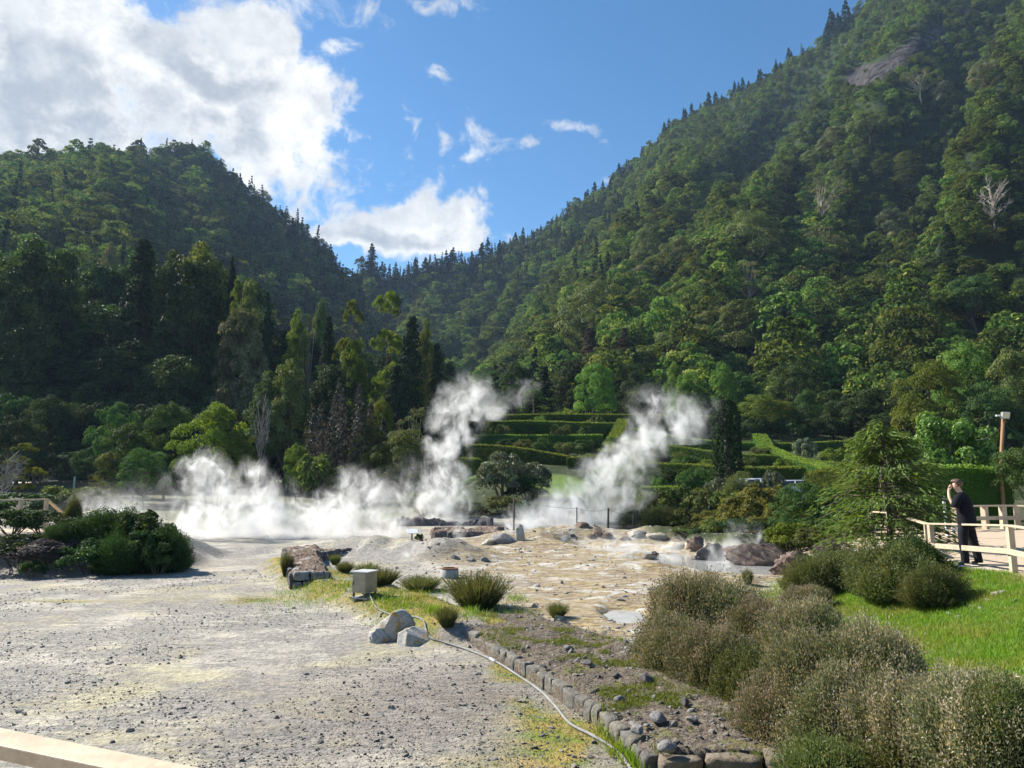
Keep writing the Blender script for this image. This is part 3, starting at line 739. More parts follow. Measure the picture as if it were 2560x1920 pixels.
def heather_mesh(r, tufts=26, n=95, sl=.30, bl=.040, bw=.011, k=11, tip=1.0, fan=.55):
    """a loose mass of upright tufts; every sprig carries rows of small leaves, pale at the tip"""
    m = MB(); tm = MB(); P, AL, VV = [], [], []
    for i in range(tufts):
        q = math.sqrt((i + r.random()) / tufts) * .40; th = i * 2.4 + r.random()
        c = np.array([q * math.cos(th), q * math.sin(th)]); hh = (.95 - 1.0 * q * q / .17 * .45) * r.uniform(.62, 1.08)
        a = r.random(n) * 6.283; f = np.sqrt(r.random(n))
        out_ = np.array([math.cos(th), math.sin(th)]) * q * .9
        d = nrm(np.stack([fan * f * np.cos(a) + out_[0], fan * f * np.sin(a) + out_[1], np.full(n, 1.)], 1) + .10 * r.normal(size=(n, 3)))
        ln = hh * r.uniform(.70, 1.05, n) * (1 - .22 * f)
        foot = np.stack([c[0] + .05 * r.normal(size=n), c[1] + .05 * r.normal(size=n), np.zeros(n)], 1)
        top = foot + d * ln[:, None] + np.array([.03, 0, 0]) * r.normal(size=(n, 1))
        u = 1 - (1 - np.linspace(0, 1, k)) ** 1.0
        l = np.minimum(sl * r.uniform(.6, 1.5, n), ln * .9)
        p = top[:, None, :] - d[:, None, :] * (l[:, None] * (1 - u[None, :]))[:, :, None] + .010 * r.normal(size=(n, k, 3))
        P.append(p.reshape(-1, 3)); AL.append((d[:, None, :] + .6 * r.normal(size=(n, k, 3))).reshape(-1, 3))
        VV.append(np.clip(tip * (.05 + .62 * u[None, :] ** 2.2) + .09 * r.normal(size=(n, k)) + .15 * r.normal(size=(n, 1)) + .10 * r.normal(), 0, 1).ravel())
        for j in r.integers(0, n, 5): tm.tube([foot[j] - [0, 0, .03], (foot[j] + top[j]) / 2, top[j] - d[j] * l[j] * .5], [.008, .006, .002], 4)
    P = np.concatenate(P); AL = np.concatenate(AL); VV = np.concatenate(VV)
    P[:, 2] = np.maximum(P[:, 2], .01)
    leaves(m, P, r.normal(size=(len(P), 3)) + [0, 0, .6], bl * r.uniform(.6, 1.3, len(P)), bw, r, .4, VV, 0, 0, AL)
    return m, tm
def heather_dome(r, n=3600, k=10, bl=.026, bw=.0085, tip=1., inner=.58, hz=.62, lumpy=.55):
    """a rounded heath bush: sprigs radiate from the foot and turn up at their pale tips"""
    a = r.random(n) * 6.283; ct = r.random(n) ** .85; st = np.sqrt(1 - ct ** 2)
    s1 = int(r.integers(1, 99))
    lump = 1 - lumpy * .5 + lumpy * (fbm(np.cos(a) * st * 2.6 + 5, np.sin(a) * st * 2.6 + ct * 2 + 7, 3, s1) - .25) + .10 * r.normal(size=n) * (r.random(n) < .35)
    d = np.stack([st * np.cos(a), st * np.sin(a), ct], 1)
    rad = np.stack([.5 * lump, .5 * lump, hz * lump], 1)
    u = np.linspace(inner, 1, k); w = (u - inner) / (1 - inner)
    p = d[:, None, :] * rad[:, None, :] * u[None, :, None]
    p[..., 2] += (.09 * w ** 2)[None, :] * (.3 + st[:, None]) + .02
    p += .007 * r.normal(size=p.shape)
    al = d[:, None, :] + np.array([0, 0, .8]) * w[None, :, None] + .65 * r.normal(size=(n, k, 3))
    hue = .17 * r.normal(size=(n, 1)) + .22 * (fbm(np.cos(a) * st * 1.7, np.sin(a) * st * 1.7, 2, s1 + 5)[:, None] - .5) * 2
    v = np.clip(tip * (.10 + .50 * w[None, :] ** 1.5) + hue + .09 * r.normal(size=(n, k)), 0, 1)
    m = MB(); P = p.reshape(-1, 3); P[:, 2] = np.maximum(P[:, 2], .01)
    leaves(m, P, r.normal(size=P.shape) + np.repeat(d, k, 0) * .8 + [0, 0, .3], bl * r.uniform(.6, 1.4, len(P)), bw, r, .4, v.ravel(), 0, 0, al.reshape(-1, 3))
    tm = MB()
    for i in r.integers(0, n, 90):
        e = d[i] * rad[i]; tm.tube([e * .03 - [0, 0, .03], e * .4 + .015 * r.normal(size=3), e * .80 + [0, 0, .02]], [.010, .007, .003], 4)
    return m, tm
def rush_mesh(r, n=900, spread=.42, h=1., w=.012, fan=.35):
    a = r.random(n) * 6.283; q = np.sqrt(r.random(n))
    b = np.stack([spread * .55 * q * np.cos(a), spread * .55 * q * np.sin(a), np.zeros(n)], 1)
    hh = h * r.uniform(.55, 1., n) * (1 - .25 * q)
    t = b + np.stack([fan * q * np.cos(a) + .05 * r.normal(size=n), fan * q * np.sin(a) + .05 * r.normal(size=n), hh], 1)
    mid = b * .55 + t * .45; mid[:, 2] = hh * .55
    s = nrm(np.stack([-np.sin(a + r.normal(size=n)), np.cos(a + r.normal(size=n)), np.zeros(n)], 1)) * w * .5
    V = np.stack([b - s, b + s, mid + s, mid - s, t + s * .25, t - s * .25], 1).reshape(-1, 3)
    i = np.arange(n)[:, None] * 6
    Q = np.concatenate([i + [0, 1, 2, 3], i + [3, 2, 4, 5]])
    v = np.clip(r.random(n) * .8, 0, 1)
    m = MB(); m.add(V, Q, np.concatenate([v * .7, np.clip(v + .15, 0, 1)]))
    # small side leaves make the tuft bushy
    k = 4
    P = (b[:, None, :] + (t - b)[:, None, :] * r.uniform(.25, 1., (n, k, 1))).reshape(-1, 3)
    leaves(m, P, r.normal(size=(len(P), 3)), .07 * h, w * .9, r, .3, None, 0, 0, np.tile([0, 0, 1.], (len(P), 1)) + .6 * r.normal(size=(len(P), 3)))
    return m

# ------------------------------------------------------------------ prototypes (mesh data shared by all copies)
PROTO = {}
def proto(key, fn, leafm, barkm, *a, **k):
    m, tm = fn(np.random.default_rng(abs(hash_(key)) % 99991), *a, **k)
    Vc = np.concatenate(m.V); kz = 1 / np.quantile(Vc[:, 2], .998); kx = .5 / np.quantile(np.hypot(Vc[:, 0], Vc[:, 1]), .985)
    for q in (m, tm):
        if q is not None: q.V = [v_ * np.array([kx, kx, kz]) for v_ in q.V]
    me = m.mesh(key + '_crown'); me.materials.append(leafm)
    tme = None
    if tm is not None: tme = tm.mesh(key + '_trunk', True); tme.materials.append(barkm)
    PROTO[key] = (me, tme)
def hash_(s):
    h = 5381
    for c in s: h = (h * 33 + ord(c)) & 0x7fffffff
    return h
def swap(key, new, leafm):
    """the same shape in another leaf"""
    me = PROTO[key][0].copy(); me.materials.clear(); me.materials.append(leafm); PROTO[new] = (me, PROTO[key][1])
for i in range(3):
    proto(f'broad{i}', crown_broad, G['dark'], BARK, 44, 190, .030, .60, .42, .36, (.07, .15))
    proto(f'tall{i}', crown_tall, G['dark'], BARK)
    proto(f'cone{i}', crown_tall, G['conif'], BARK, 180, 66, .055, .06, lambda z: np.clip(1.05 - z, 0, 1) ** .75)
    proto(f'round{i}', crown_broad, G['dark'], BARK, 130, 100, .05, .52, .42, .44, (.10, .20), True, True, .02, .9, .12, 2.5)
    proto(f'dome{i}', crown_broad, G['mid'], BARK, 60, 190, .028, .50, .42, .44, (.08, .16), True, True, .02, .7, .12)
    proto(f'sparse{i}', crown_sparse, G['pale'], PALEBARK)
    proto(f'ridge{i}', crown_conifer, G['conif'], BARK, 15, 7, 10, .13)
    for k_, base in (('olive', 'dome'), ('yellow', 'dome'), ('bright', 'dome'), ('pale', 'dome'), ('mid', 'tall'), ('olive', 'tall'), ('brown', 'cone'), ('mid', 'broad'), ('yellow', 'tall'), ('bright', 'tall'), ('mid', 'round'), ('olive', 'round'), ('pale', 'round'), ('yellow', 'round'), ('bright', 'round')):
        swap(f'{base}{i}', f'{base}_{k_}{i}', G[k_])
    swap(f'dome{i}', f'dome_dark{i}', G['dark'])
    proto(f'shrub{i}', shrub_mesh, G['mid'], BARK)
    for k_ in ('olive', 'dark', 'bright', 'autumn', 'silver', 'yellow', 'dry'): swap(f'shrub{i}', f'shrub_{k_}{i}', G[k_])
    proto(f'heath{i}', heather_dome, G['heath'], BARK, 4600, 11, .024, .0085)
    proto(f'heathg{i}', heather_dome, G['heathg'], BARK, 3800, 10, .034, .010, .95, .55, .68, .6)
    swap(f'heath{i}', f'heath_dry{i}', G['dry'])
    swap(f'heathg{i}', f'heath_dark{i}', G['dark'])
    m = rush_mesh(np.random.default_rng(40 + i)).mesh(f'rush{i}'); m.materials.append(G['heathg']); PROTO[f'rush{i}'] = (m, None)
proto('umbrella0', crown_umbrella, G['yellow'], BARK); proto('umbrella1', crown_umbrella, G['yellow'], BARK)
proto('spires0', crown_spires, G['purple'], BARK)
proto('column0', crown_column, G['conif'], BARK)
proto('fern0', crown_fern, G['mid'], BARK)
proto('sapling0', crown_sapling, leaf_mat('sapling_needles', [(0, (.06, .11, .03)), (.6, (.115, .18, .045)), (1, (.20, .26, .08))], .4, .7, .08), BARK)
proto('bigleaf0', crown_bigleaf, leaf_mat('glossy_bright_leaves', [(0, (.05, .11, .02)), (.6, (.10, .19, .03)), (1, (.22, .30, .06))], .38, .45, .3), BARK)
m = crown_dead(np.random.default_rng(5)).mesh('dead'); m.materials.append(PALEBARK); PROTO['dead0'] = (m, None)

def plant(name, key, base, w, h, label, cat='tree', group=None, rz=None, part=('crown', 'trunk'), lean=0., wy=None):
    """one tree or shrub: an empty at its foot, crown and trunk beneath it"""
    rz = random.uniform(0, 6.28) if rz is None else rz
    me, tme = PROTO[key]
    e = empty(name, base, rz, label, cat, group)
    e.scale = (w, wy or w, h); e.rotation_euler[0] = lean
    c = link(part[0], me, None, e)
    if tme is not None: link(part[1], tme, None, e)
    return e
def tree_px(name, key, px, ytop, ybase, wpx, label, cat='tree', group=None, Y=None, fn=None, rz=None, lean=0., part=('crown', 'trunk'), wmul=1.08):
    """stand a plant where the photo shows it: foot on the ground under the photo point, top at ytop"""
    if Y is None:
        b = hit(px, ybase, fn)
    else:
        p = at(px, ybase, Y); b = Vector((p.x, Y, gz(p.x, Y)))
    h = at(px, ytop, b.y).z - b.z
    w = wpx / ppm(b.y) * wmul
    b.z -= .02 * h
    return plant(name, key, b, w, max(h, .15) * 1.02, label, cat, group, rz, part, lean)

# ------------------------------------------------------------------ countless things: geometry nodes, one object each
def scatter(name, P, idx, rot, scale, protos, label, cat, kind='stuff'):
    n = len(P)
    me = bpy.data.meshes.new(name); me.vertices.add(n)
    me.vertices.foreach_set('co', np.ascontiguousarray(P, np.float32).ravel())
    for nm, ty, dat, k in (('idx', 'INT', np.asarray(idx, np.int32), 'value'), ('rot', 'FLOAT_VECTOR', np.ascontiguousarray(rot, np.float32).ravel(), 'vector'),
                           ('scl', 'FLOAT_VECTOR', np.ascontiguousarray(scale, np.float32).ravel(), 'vector')):
        a = me.attributes.new(nm, ty, 'POINT'); a.data.foreach_set(k, dat)
    o = link(name, me)
    coll = bpy.data.collections.new(name + '_kinds')
    for i, pm in enumerate(protos):
        q = bpy.data.objects.new(f'{chr(97 + i)}_{name}_kind', pm); coll.objects.link(q)
    ng = bpy.data.node_groups.new(name, 'GeometryNodeTree')
    ng.interface.new_socket('Geometry', in_out='INPUT', socket_type='NodeSocketGeometry')
    ng.interface.new_socket('Geometry', in_out='OUTPUT', socket_type='NodeSocketGeometry')
    gi = ng.nodes.new('NodeGroupInput'); go = ng.nodes.new('NodeGroupOutput')
    ip = ng.nodes.new('GeometryNodeInstanceOnPoints'); ci = ng.nodes.new('GeometryNodeCollectionInfo')
    ci.inputs['Collection'].default_value = coll; ci.inputs['Separate Children'].default_value = True; ci.inputs['Reset Children'].default_value = True
    def na(nm, ty):
        k = ng.nodes.new('GeometryNodeInputNamedAttribute'); k.data_type = ty; k.inputs['Name'].default_value = nm; return k.outputs['Attribute']
    er = ng.nodes.new('FunctionNodeEulerToRotation'); ng.links.new(na('rot', 'FLOAT_VECTOR'), er.inputs[0])
    ng.links.new(gi.outputs[0], ip.inputs['Points']); ng.links.new(ci.outputs[0], ip.inputs['Instance'])
    ip.inputs['Pick Instance'].default_value = True
    ng.links.new(na('idx', 'INT'), ip.inputs['Instance Index']); ng.links.new(er.outputs[0], ip.inputs['Rotation']); ng.links.new(na('scl', 'FLOAT_VECTOR'), ip.inputs['Scale'])
    ng.links.new(ip.outputs[0], go.inputs[0])
    md = o.modifiers.new('scatter', 'NODES'); md.node_group = ng
    return tag(o, label, cat, None, kind)
FOREST = []
for i in range(4):
    m, _ = crown_broad(np.random.default_rng(200 + i), 24, 60, .066, .56, .42, .38, (.11, .20), True, True, .02, .75, .08)
    me = m.mesh(f'forest_crown{i}'); me.materials.append(G['forest']); FOREST.append(me)
for i in range(2):
    m, _ = crown_tall(np.random.default_rng(220 + i), 50, 34, .10, .08, None, .42, 1.8)
    me = m.mesh(f'forest_tall{i}'); me.materials.append(G['forest']); FOREST.append(me)
for i in range(2):
    m, _ = crown_conifer(np.random.default_rng(230 + i), 12, 6, 10, .14, .05, .46, .85, .1, .02, 2.6)
    me = m.mesh(f'forest_conifer{i}'); me.materials.append(G['conif']); FOREST.append(me)
def forest_points(fn, T, th0, th1, r0fn, sp, seed, back=12.):
    r = np.random.default_rng(seed)
    P = []
    rads = []; q = 100.
    while q < 690:
        rads.append(q); q += sp * (1 if q < 300 else 1.15)
    for q in rads:
        n = int((th1 - th0) * q / sp)
        if n < 1: continue
        th = th0 + (np.arange(n) + r.random(n)) / n * (th1 - th0); rr = q + sp * (r.random(n) - .5) * 1.3
        P.append(np.stack([th, rr], 1))
    P = np.concatenate(P); th, rr = P.T
    lim = np.interp(th, T[0], T[2]) + back
    k = (rr < lim) & (rr > r0fn(th) + 2)
    th, rr = th[k], rr[k]
    x, y = rr * np.sin(th), rr * np.cos(th); z = fn(x, y)
    # steep ground needs more trees to the square metre of plan
    e_ = 2.; sl = np.hypot(fn(x + e_, y) - fn(x - e_, y), fn(x, y + e_) - fn(x, y - e_)) / (2 * e_)
    ex = (r.random(len(x)) < np.clip(sl - .75, 0, 1)) & (sl < 12)
    x2, y2 = x[ex] + 2 * r.normal(size=ex.sum()), y[ex] + 2 * r.normal(size=ex.sum()); z2 = fn(x2, y2); g_ = z2 > 0
    x, y, z = np.concatenate([x, x2[g_]]), np.concatenate([y, y2[g_]]), np.concatenate([z, z2[g_]])
    px, py = pix(x, y, z + 3)
    k = (px > -500) & (px < 3300) & (py > -500)
    x, y, z = x[k], y[k], z[k]; px, py = px[k], py[k]
    rk = z_rock(x, y, z) > 0
    k = ~rk | (r.random(len(x)) < .10)
    return x[k], y[k], z[k], px[k], py[k], r
def forest(name, fn, T, th0, th1, r0fn, sp, seed, label, conif_fn, small_fn):
    x, y, z, px, py, r = forest_points(fn, T, th0, th1, r0fn, sp, seed)
    n = len(x)
    big = r.random(n)
    idx = np.where(big < .09, 4 + r.integers(0, 2, n), r.integers(0, 4, n))
    cf = r.random(n) < conif_fn(px, py)
    idx = np.where(cf, 6 + r.integers(0, 2, n), idx)
    sm = small_fn(px, py)
    w = (.72 + 1.15 * r.random(n) ** 2.2) * sp * 1.34 * sm; h = w * r.uniform(.85, 1.25, n)
    h = np.where(idx == 4, h * 1.5, h); h = np.where(idx == 5, h * 1.5, h)
    w = np.where(idx >= 6, w * .62, w); h = np.where(idx >= 6, w * r.uniform(2.2, 3.2, n), h)
    rz = r.random(n) * 6.283
    rot = np.stack([.08 * r.normal(size=n), .08 * r.normal(size=n), rz], 1)
    P = np.stack([x, y, z - .06 * h], 1)
    return scatter(name, P, idx, rot, np.stack([w, w, h], 1), FOREST, label, 'forest')
r0R = lambda th: np.interp(th, [R(-12), R(-2), R(6), R(20), R(40)], [260., 170., 125., 118., 105.])
def cR(px, py): return np.clip(.75 * (1 - sst(1150, 1700, px)) * (1 - sst(700, 800, py)) + .04, 0, 1)
def sR(px, py):
    up = sst(0, 260, (1.0 * (px - 1500) * .62 + 330) - 0 * py - (py - 120) * .0) * 0
    d = (px - 1400) * .50 - (py - 420)          # above the cliff line the cover is low scrub
    return 1 - .42 * sst(-60, 140, d - 140)
forest('right_mountain_forest', M_R, TR, R(-13), R(49), r0R, 5.0, 301, 'unbroken dark green forest over the steep right mountain', cR, sR)
forest('left_mountain_forest', M_L, TL, R(-42), TL[0][-1], lambda th: 0 * th + 165., 5.6, 302, 'shaded forest covering the peaked left mountain',
       lambda px, py: .12 + .4 * sst(500, 700, px), lambda px, py: 1 + 0 * px)
# ------------------------------------------------------------------ skyline conifers
def ridge_conifers(rows, group, label, hpx, n, seed, T, fn):
    r = np.random.default_rng(seed)
    xs = np.linspace(rows[0], rows[1], n) + r.uniform(-.95, .95, n) * (rows[1] - rows[0]) / n
    for px in xs:
        a, b = ray(px, 500); th = math.atan(a)
        rr = float(np.interp(th, T[0], T[2])) * r.uniform(.975, .998)
        x, y = rr * math.sin(th), rr * math.cos(th); z = float(fn(np.array([x]), np.array([y]))[0])
        h = hpx * (.42 + .95 * r.random() ** 1.3) / ppm(y); w = h * r.uniform(.34, .62)
        plant('conifer', f'ridge{r.integers(3)}', (x, y, z - .1 * h), w, h, label, 'conifer', group, None, ('crown', 'trunk'), float(r.normal() * .035))
ridge_conifers((730, 870), 'conifers at the left end of the saddle', 'dark pointed conifer on the skyline at the foot of the left peak', 62, 9, 1, TR, M_R)
ridge_conifers((905, 965), 'conifers on the knoll in the saddle', 'dark conifer in the bushy clump on the saddle', 66, 6, 2, TR, M_R)
ridge_conifers((972, 1235), 'conifers along the saddle', 'dark pointed conifer in the row along the saddle skyline', 56, 32, 3, TR, M_R)
ridge_conifers((1240, 1580), 'conifers up the lower right ridge', 'dark conifer on the skyline of the lower right ridge', 46, 34, 4, TR, M_R)
ridge_conifers((1590, 1850), 'conifers up the middle right ridge', 'small dark conifer on the middle of the right skyline', 40, 22, 5, TR, M_R)
ridge_conifers((1850, 2020), 'conifers up the high right ridge', 'small dark conifer standing out on the high right skyline', 44, 14, 6, TR, M_R)
ridge_conifers((2085, 2150), 'conifers at the top of the right ridge', 'tall dark conifer in the clump at the top edge of the right skyline', 76, 9, 7, TR, M_R)
ridge_conifers((425, 500), 'conifers on the left peak', 'dark pointed conifer on the top of the left peak', 34, 7, 8, TL, M_L)
ridge_conifers((505, 890), 'conifers down the left peak', 'small dark conifer on the falling skyline right of the left peak', 30, 40, 9, TL, M_L)

# ------------------------------------------------------------------ the wood on the left
con_x = [-60, 30, 90, 150, 195, 245, 315, 395, 470, 535, 565, 600, 640, 655, 700, 735, 780, 810, 872, 915, 960, 1010, 1025, 1085, 1150, 1220, 1300]
con_y = [600, 605, 632, 690, 650, 660, 612, 640, 640, 665, 660, 720, 775, 770, 815, 830, 825, 810, 850, 850, 850, 830, 800, 862, 890, 915, 930]
r = np.random.default_rng(77)
def wood_row(Y, xs, lo, hi, wlo, whi, kinds, grp, lab):
    for px in xs:
        px = px + r.uniform(-22, 22)
        yt = np.interp(px, con_x, con_y) + r.uniform(lo, hi)
        Yk = Y * r.uniform(.95, 1.05)
        tree_px('broadleaf_tree', kinds[r.integers(len(kinds))], px, min(yt, 1130), 1190, r.uniform(wlo, whi), lab, 'tree', grp, Yk)
wood_row(132, np.arange(-50, 640, 62), 6, 60, 150, 210, ['round0', 'round1', 'round2', 'tall2', 'round_mid1'], 'tall trees at the back of the dark wood', 'tall dark tree at the back of the wood left of the steam')
wood_row(116, np.arange(-70, 660, 64), 90, 170, 160, 220, ['round0', 'round1', 'round2', 'tall1', 'round_mid0'], 'trees in the middle of the dark wood', 'dark tree with clumped crown in the middle of the left wood')
wood_row(102, np.arange(-60, 650, 70), 190, 280, 170, 230, ['round0', 'broad1', 'round2', 'broad2', 'round_mid1'], 'trees in the lower part of the dark wood', 'dark broad tree low in the left wood')
wood_row(90, np.arange(-60, 640, 74), 300, 390, 120, 180, ['broad0', 'broad1', 'broad2', 'dome_dark0'], 'trees at the front of the dark wood', 'dark shaded tree at the front foot of the left wood')
wood_row(82, np.arange(-40, 260, 66), 410, 470, 90, 130, ['broad0', 'broad2', 'tall0'], 'small trees at the foot of the dark wood', 'small shaded tree at the foot of the left wood')
wood_row(128, np.arange(630, 1250, 46), 10, 70, 90, 140, ['round0', 'cone1', 'cone2', 'round1', 'tall1', 'round_olive0'], 'dark trees of the middle wood', 'dark narrow tree in the wood behind the plumes')
wood_row(112, np.arange(630, 1260, 56), 90, 170, 90, 140, ['cone0', 'round1', 'round2', 'round_mid1', 'tall_mid0'], 'trees in the middle wood, second rank', 'dark tree halfway down the wood behind the plumes')
wood_row(100, np.arange(650, 1260, 60), 170, 240, 100, 140, ['round0', 'round1', 'broad1', 'round2'], 'trees low in the middle wood', 'dark tree low in the wood behind the plumes')
def T1(key, px, yt, yb, w, Y, label, **k): return tree_px('broadleaf_tree' if not key.startswith(('cone', 'ridge')) else 'conifer', key, px, yt, yb, w, label, 'tree', k.pop('group', None), Y, **k)
T1('round0', 20, 602, 1190, 190, 108, 'huge dark round tree cut by the left edge of the photo')
T1('round_mid1', 112, 628, 1190, 120, 112, 'dark tree with leafy bright flecks second from the left edge')
T1('dome_pale0', 243, 608, 1100, 60, 190, 'hazy blue-grey tree peeping over the dark wood')
T1('cone1', 318, 603, 1190, 170, 106, 'great dark tapering tree with the highest top in the left wood')
T1('round2', 400, 632, 1190, 130, 108, 'dark tree between the tapering giant and the bright-topped tree')
T1('round_yellow0', 470, 610, 1000, 150, 118, 'tall tree with a sunlit yellow-green top at the edge of the left wood')
T1('round1', 462, 655, 1190, 170, 104, 'massive dark tree in front of the sunlit yellow-green top')
T1('tall_bright1', 533, 652, 900, 80, 116, 'bright green tree top right of the sunlit yellow-green top')
T1('cone2', 562, 645, 1000, 60, 112, 'thin dark pointed tree right of the bright green top')
T1('tall_bright0', 583, 700, 900, 60, 108, 'small lime green tree top catching the sun beside dark crowns')
T1('tall_olive1', 612, 703, 1000, 80, 106, 'olive tree with ragged crown right of the lime green top')
T1('round_pale1', 592, 778, 1040, 120, 96, 'tree with pale sunlit layered leaves leaning off the left wood')
T1('round_pale2', 630, 830, 1060, 100, 95, 'pale leafy tree beside the sunlit layered one')
T1('cone0', 655, 732, 1050, 52, 104, 'slim dark conifer standing before the blue mountain foot')
T1('round_bright2', 734, 776, 1010, 66, 98, 'light lime green tree with drooping crown above the plumes')
T1('sparse0', 768, 786, 1020, 60, 97, 'bare grey twiggy tree next to the lime green one')
T1('dome_mid0' if False else 'dome1', 800, 752, 960, 80, 130, 'dull green round tree behind the lime green one')
T1('cone1', 812, 792, 1080, 74, 92, 'dark tapering tree between the two yellow-green ones')
T1('umbrella1', 872, 752, 1060, 86, 94, 'yellow-green tree with a narrow layered crown, left of the umbrella tree', )
T1('umbrella0', 962, 728, 1060, 130, 95, 'tallest yellow-green umbrella tree with a flat top and bare stem')
T1('round_yellow1', 880, 850, 1080, 76, 90, 'yellow-green bushy tree under the narrow layered crown')
T1('cone2', 1024, 792, 1130, 120, 88, 'broad black-green conifer right of the umbrella tree')
T1('round_olive2', 1062, 800, 1060, 60, 96, 'olive green tree behind the broad black-green conifer')
T1('cone0', 1088, 860, 1130, 70, 86, 'dark conifer right of the broad black-green one')
T1('cone1', 985, 915, 1150, 110, 84, 'dark full tree below the umbrella tree')
T1('round1', 820, 915, 1150, 120, 84, 'dark full tree below the two yellow-green ones')
T1('round_olive0', 715, 900, 1160, 90, 82, 'tall olive tree with a knobbly outline left of the spired magnolia')
T1('round_mid2', 660, 930, 1170, 100, 83, 'dark green tree left of the knobbly olive tree')
T1('spires0', 862, 950, 1185, 215, 68, 'dark grey-green magnolia tree with many upright spires')
T1('dome_yellow0', 948, 995, 1100, 70, 70, 'small yellow-green round crown right of the spired magnolia')
T1('dome_olive1', 925, 1050, 1190, 120, 67, 'brownish olive bush right of the spired magnolia')
T1('dome_olive2', 1005, 1075, 1225, 150, 64, 'large olive bush with pink flecks behind the tall plume')
T1('sparse1', 1035, 1020, 1190, 90, 66, 'thin tree with spare pale leaves beside the tall plume')
T1('dome_bright0', 742, 1110, 1220, 70, 64, 'light green shrub left of the spired magnolia foot')
T1('shrub_olive0', 800, 1135, 1230, 130, 63, 'dark brown-green bush at the foot of the spired magnolia')
T1('dead0', 652, 1004, 1080, 46, 74, 'dead pinkish bare shrub before the dark wood', rz=.4)
T1('dome_yellow1', 520, 1008, 1165, 180, 66, 'sunlit yellow-green dome-shaped tree behind the left steam')
T1('dome_yellow2', 590, 1075, 1165, 100, 65, 'lower yellow-green dome right of the sunlit dome-shaped tree')
T1('dome0', 415, 1008, 1175, 130, 69, 'grey-green domed tree left of the sunlit dome')
T1('dome1', 330, 1060, 1200, 150, 66, 'mid green domed tree at the edge of the dark wood')
T1('dome2', 362, 1122, 1210, 120, 60, 'low round green tree just left of the steam')
T1('dome_olive0', 268, 1130, 1215, 84, 62, 'low dark olive dome at the left of the row of domes')
T1('broad_mid2', 285, 1005, 1190, 130, 76, 'layered dark green tree above the row of domes')
T1('umbrella1', 52, 1108, 1222, 92, 58, 'small lone tree with a flat yellow crown on a bare crooked stem')
T1('dead0', 8, 1140, 1235, 80, 52, 'bare grey shrub beside the flat yellow crown at the left edge')
for px, yt, yb, w, Y in ((118, 1155, 1196, 8, 84), (128, 1150, 1200, 9, 80), (145, 1155, 1200, 8, 86)):
    b = at(px, 1205, Y); m = MB(); hgt = 5
    m.tube([(0, 0, 0), (.1, 0, hgt * .5), (0, .1, hgt)], [.16, .13, .08], 8)
    me = m.mesh('trunk', True)
    o = link('bare_tree', me, BARK, None, (b.x, Y, gz(b.x, Y) - .2)); tag(o, 'bare trunk at the shaded foot of the left wood', 'tree', 'bare trunks under the left wood')

# ------------------------------------------------------------------ trees on the right slope that stand out from the forest
def S1(key, px, yt, yb, w, label, name='broadleaf_tree', **k): return tree_px(name, key, px, yt, yb, w, label, 'tree', None, None, **k)
S1('dome_olive0', 1482, 705, 900, 190, 'broad sunlit layered tree shaped like a cone at the slope foot')
S1('dome_yellow0', 1419, 720, 800, 62, 'yellowish round tree behind the sunlit cone-shaped one')
S1('tall_yellow0', 1731, 645, 722, 58, 'small yellow-green tree alone on the middle of the slope')
S1('sparse0', 1872, 655, 790, 120, 'pale tree with open flowering crown on the middle slope')
S1('sparse1', 2055, 445, 590, 125, 'large pale grey tree with spreading open crown on the upper slope')
S1('sparse2', 2060, 560, 680, 90, 'grey-green open tree below the large spreading one')
S1('dome_pale0', 2232, 520, 650, 92, 'grey pine-like tree with a leaning bare trunk on the right slope')
S1('dead0', 2489, 460, 600, 84, 'dead white-branched tree near the right edge of the slope')
S1('dome1', 2107, 668, 770, 76, 'compact green round tree in the middle of the dark slope')
S1('round_olive1', 1858, 752, 960, 120, 'tall thin tree with sunlit left side and bare trunk')
S1('tall_brown1' if False else 'cone_brown0', 1905, 790, 960, 60, 'brownish twiggy tree right of the tall thin one')
S1('cone0', 1965, 765, 950, 92, 'dark tapering conifer right of the brownish twiggy tree')
S1('dome_pale1', 1762, 778, 850, 66, 'pale round-headed tree near the slope foot')
S1('dome_olive1', 1690, 808, 950, 130, 'sunlit sloping tree left of the pale round-headed one')
S1('cone_brown1', 1563, 820, 950, 66, 'rusty brown conifer above the round hedge tree')
S1('cone_brown2', 1475, 820, 930, 74, 'brownish conifer with bare pole-like stems')
S1('dome_olive2', 1885, 528, 700, 150, 'domed sunlit tree on a spur of the right slope')
S1('dome_pale2', 1930, 560, 690, 90, 'paler tree right of the domed one on the spur')
S1('dome_olive0', 1800, 430, 520, 90, 'light crown on the spur below the upper right skyline')
S1('sparse0', 2304, 172, 260, 100, 'pale fluffy tree below the rock cliffs')
S1('dome_pale0', 2362, 205, 290, 60, 'slim pale tree right of the fluffy one below the cliffs')
S1('dome_olive1', 2175, 275, 360, 100, 'light olive tree high on the middle spur')
S1('dome_pale1', 2090, 320, 400, 90, 'pale sunlit tree lower on the middle spur')
S1('dome_olive2', 2030, 380, 450, 70, 'olive tree at the lower end of the middle spur')
S1('dome_pale2', 2465, 158, 230, 80, 'light round crown in the top right corner')
S1('tall_olive2', 2270, 380, 480, 76, 'narrow sunlit tree on the dark slope right of the spur')
S1('cone1', 2380, 560, 720, 70, 'dark tapered tree in the shade of the right slope')
S1('dome_dark1', 2320, 640, 760, 120, 'dark drooping crown in the shade of the right slope')
S1('broad_mid0', 2440, 690, 850, 130, 'dense green tree on the right slope above the pale trees')
S1('dome_olive0', 1620, 560, 700, 80, 'sunlit tree low on the left spur of the right slope')
S1('dome_olive1', 1690, 590, 700, 100, 'row-topped sunlit tree beside the left spur')
S1('dome_pale0', 1610, 660, 760, 70, 'pale sunlit crown under the left spur')
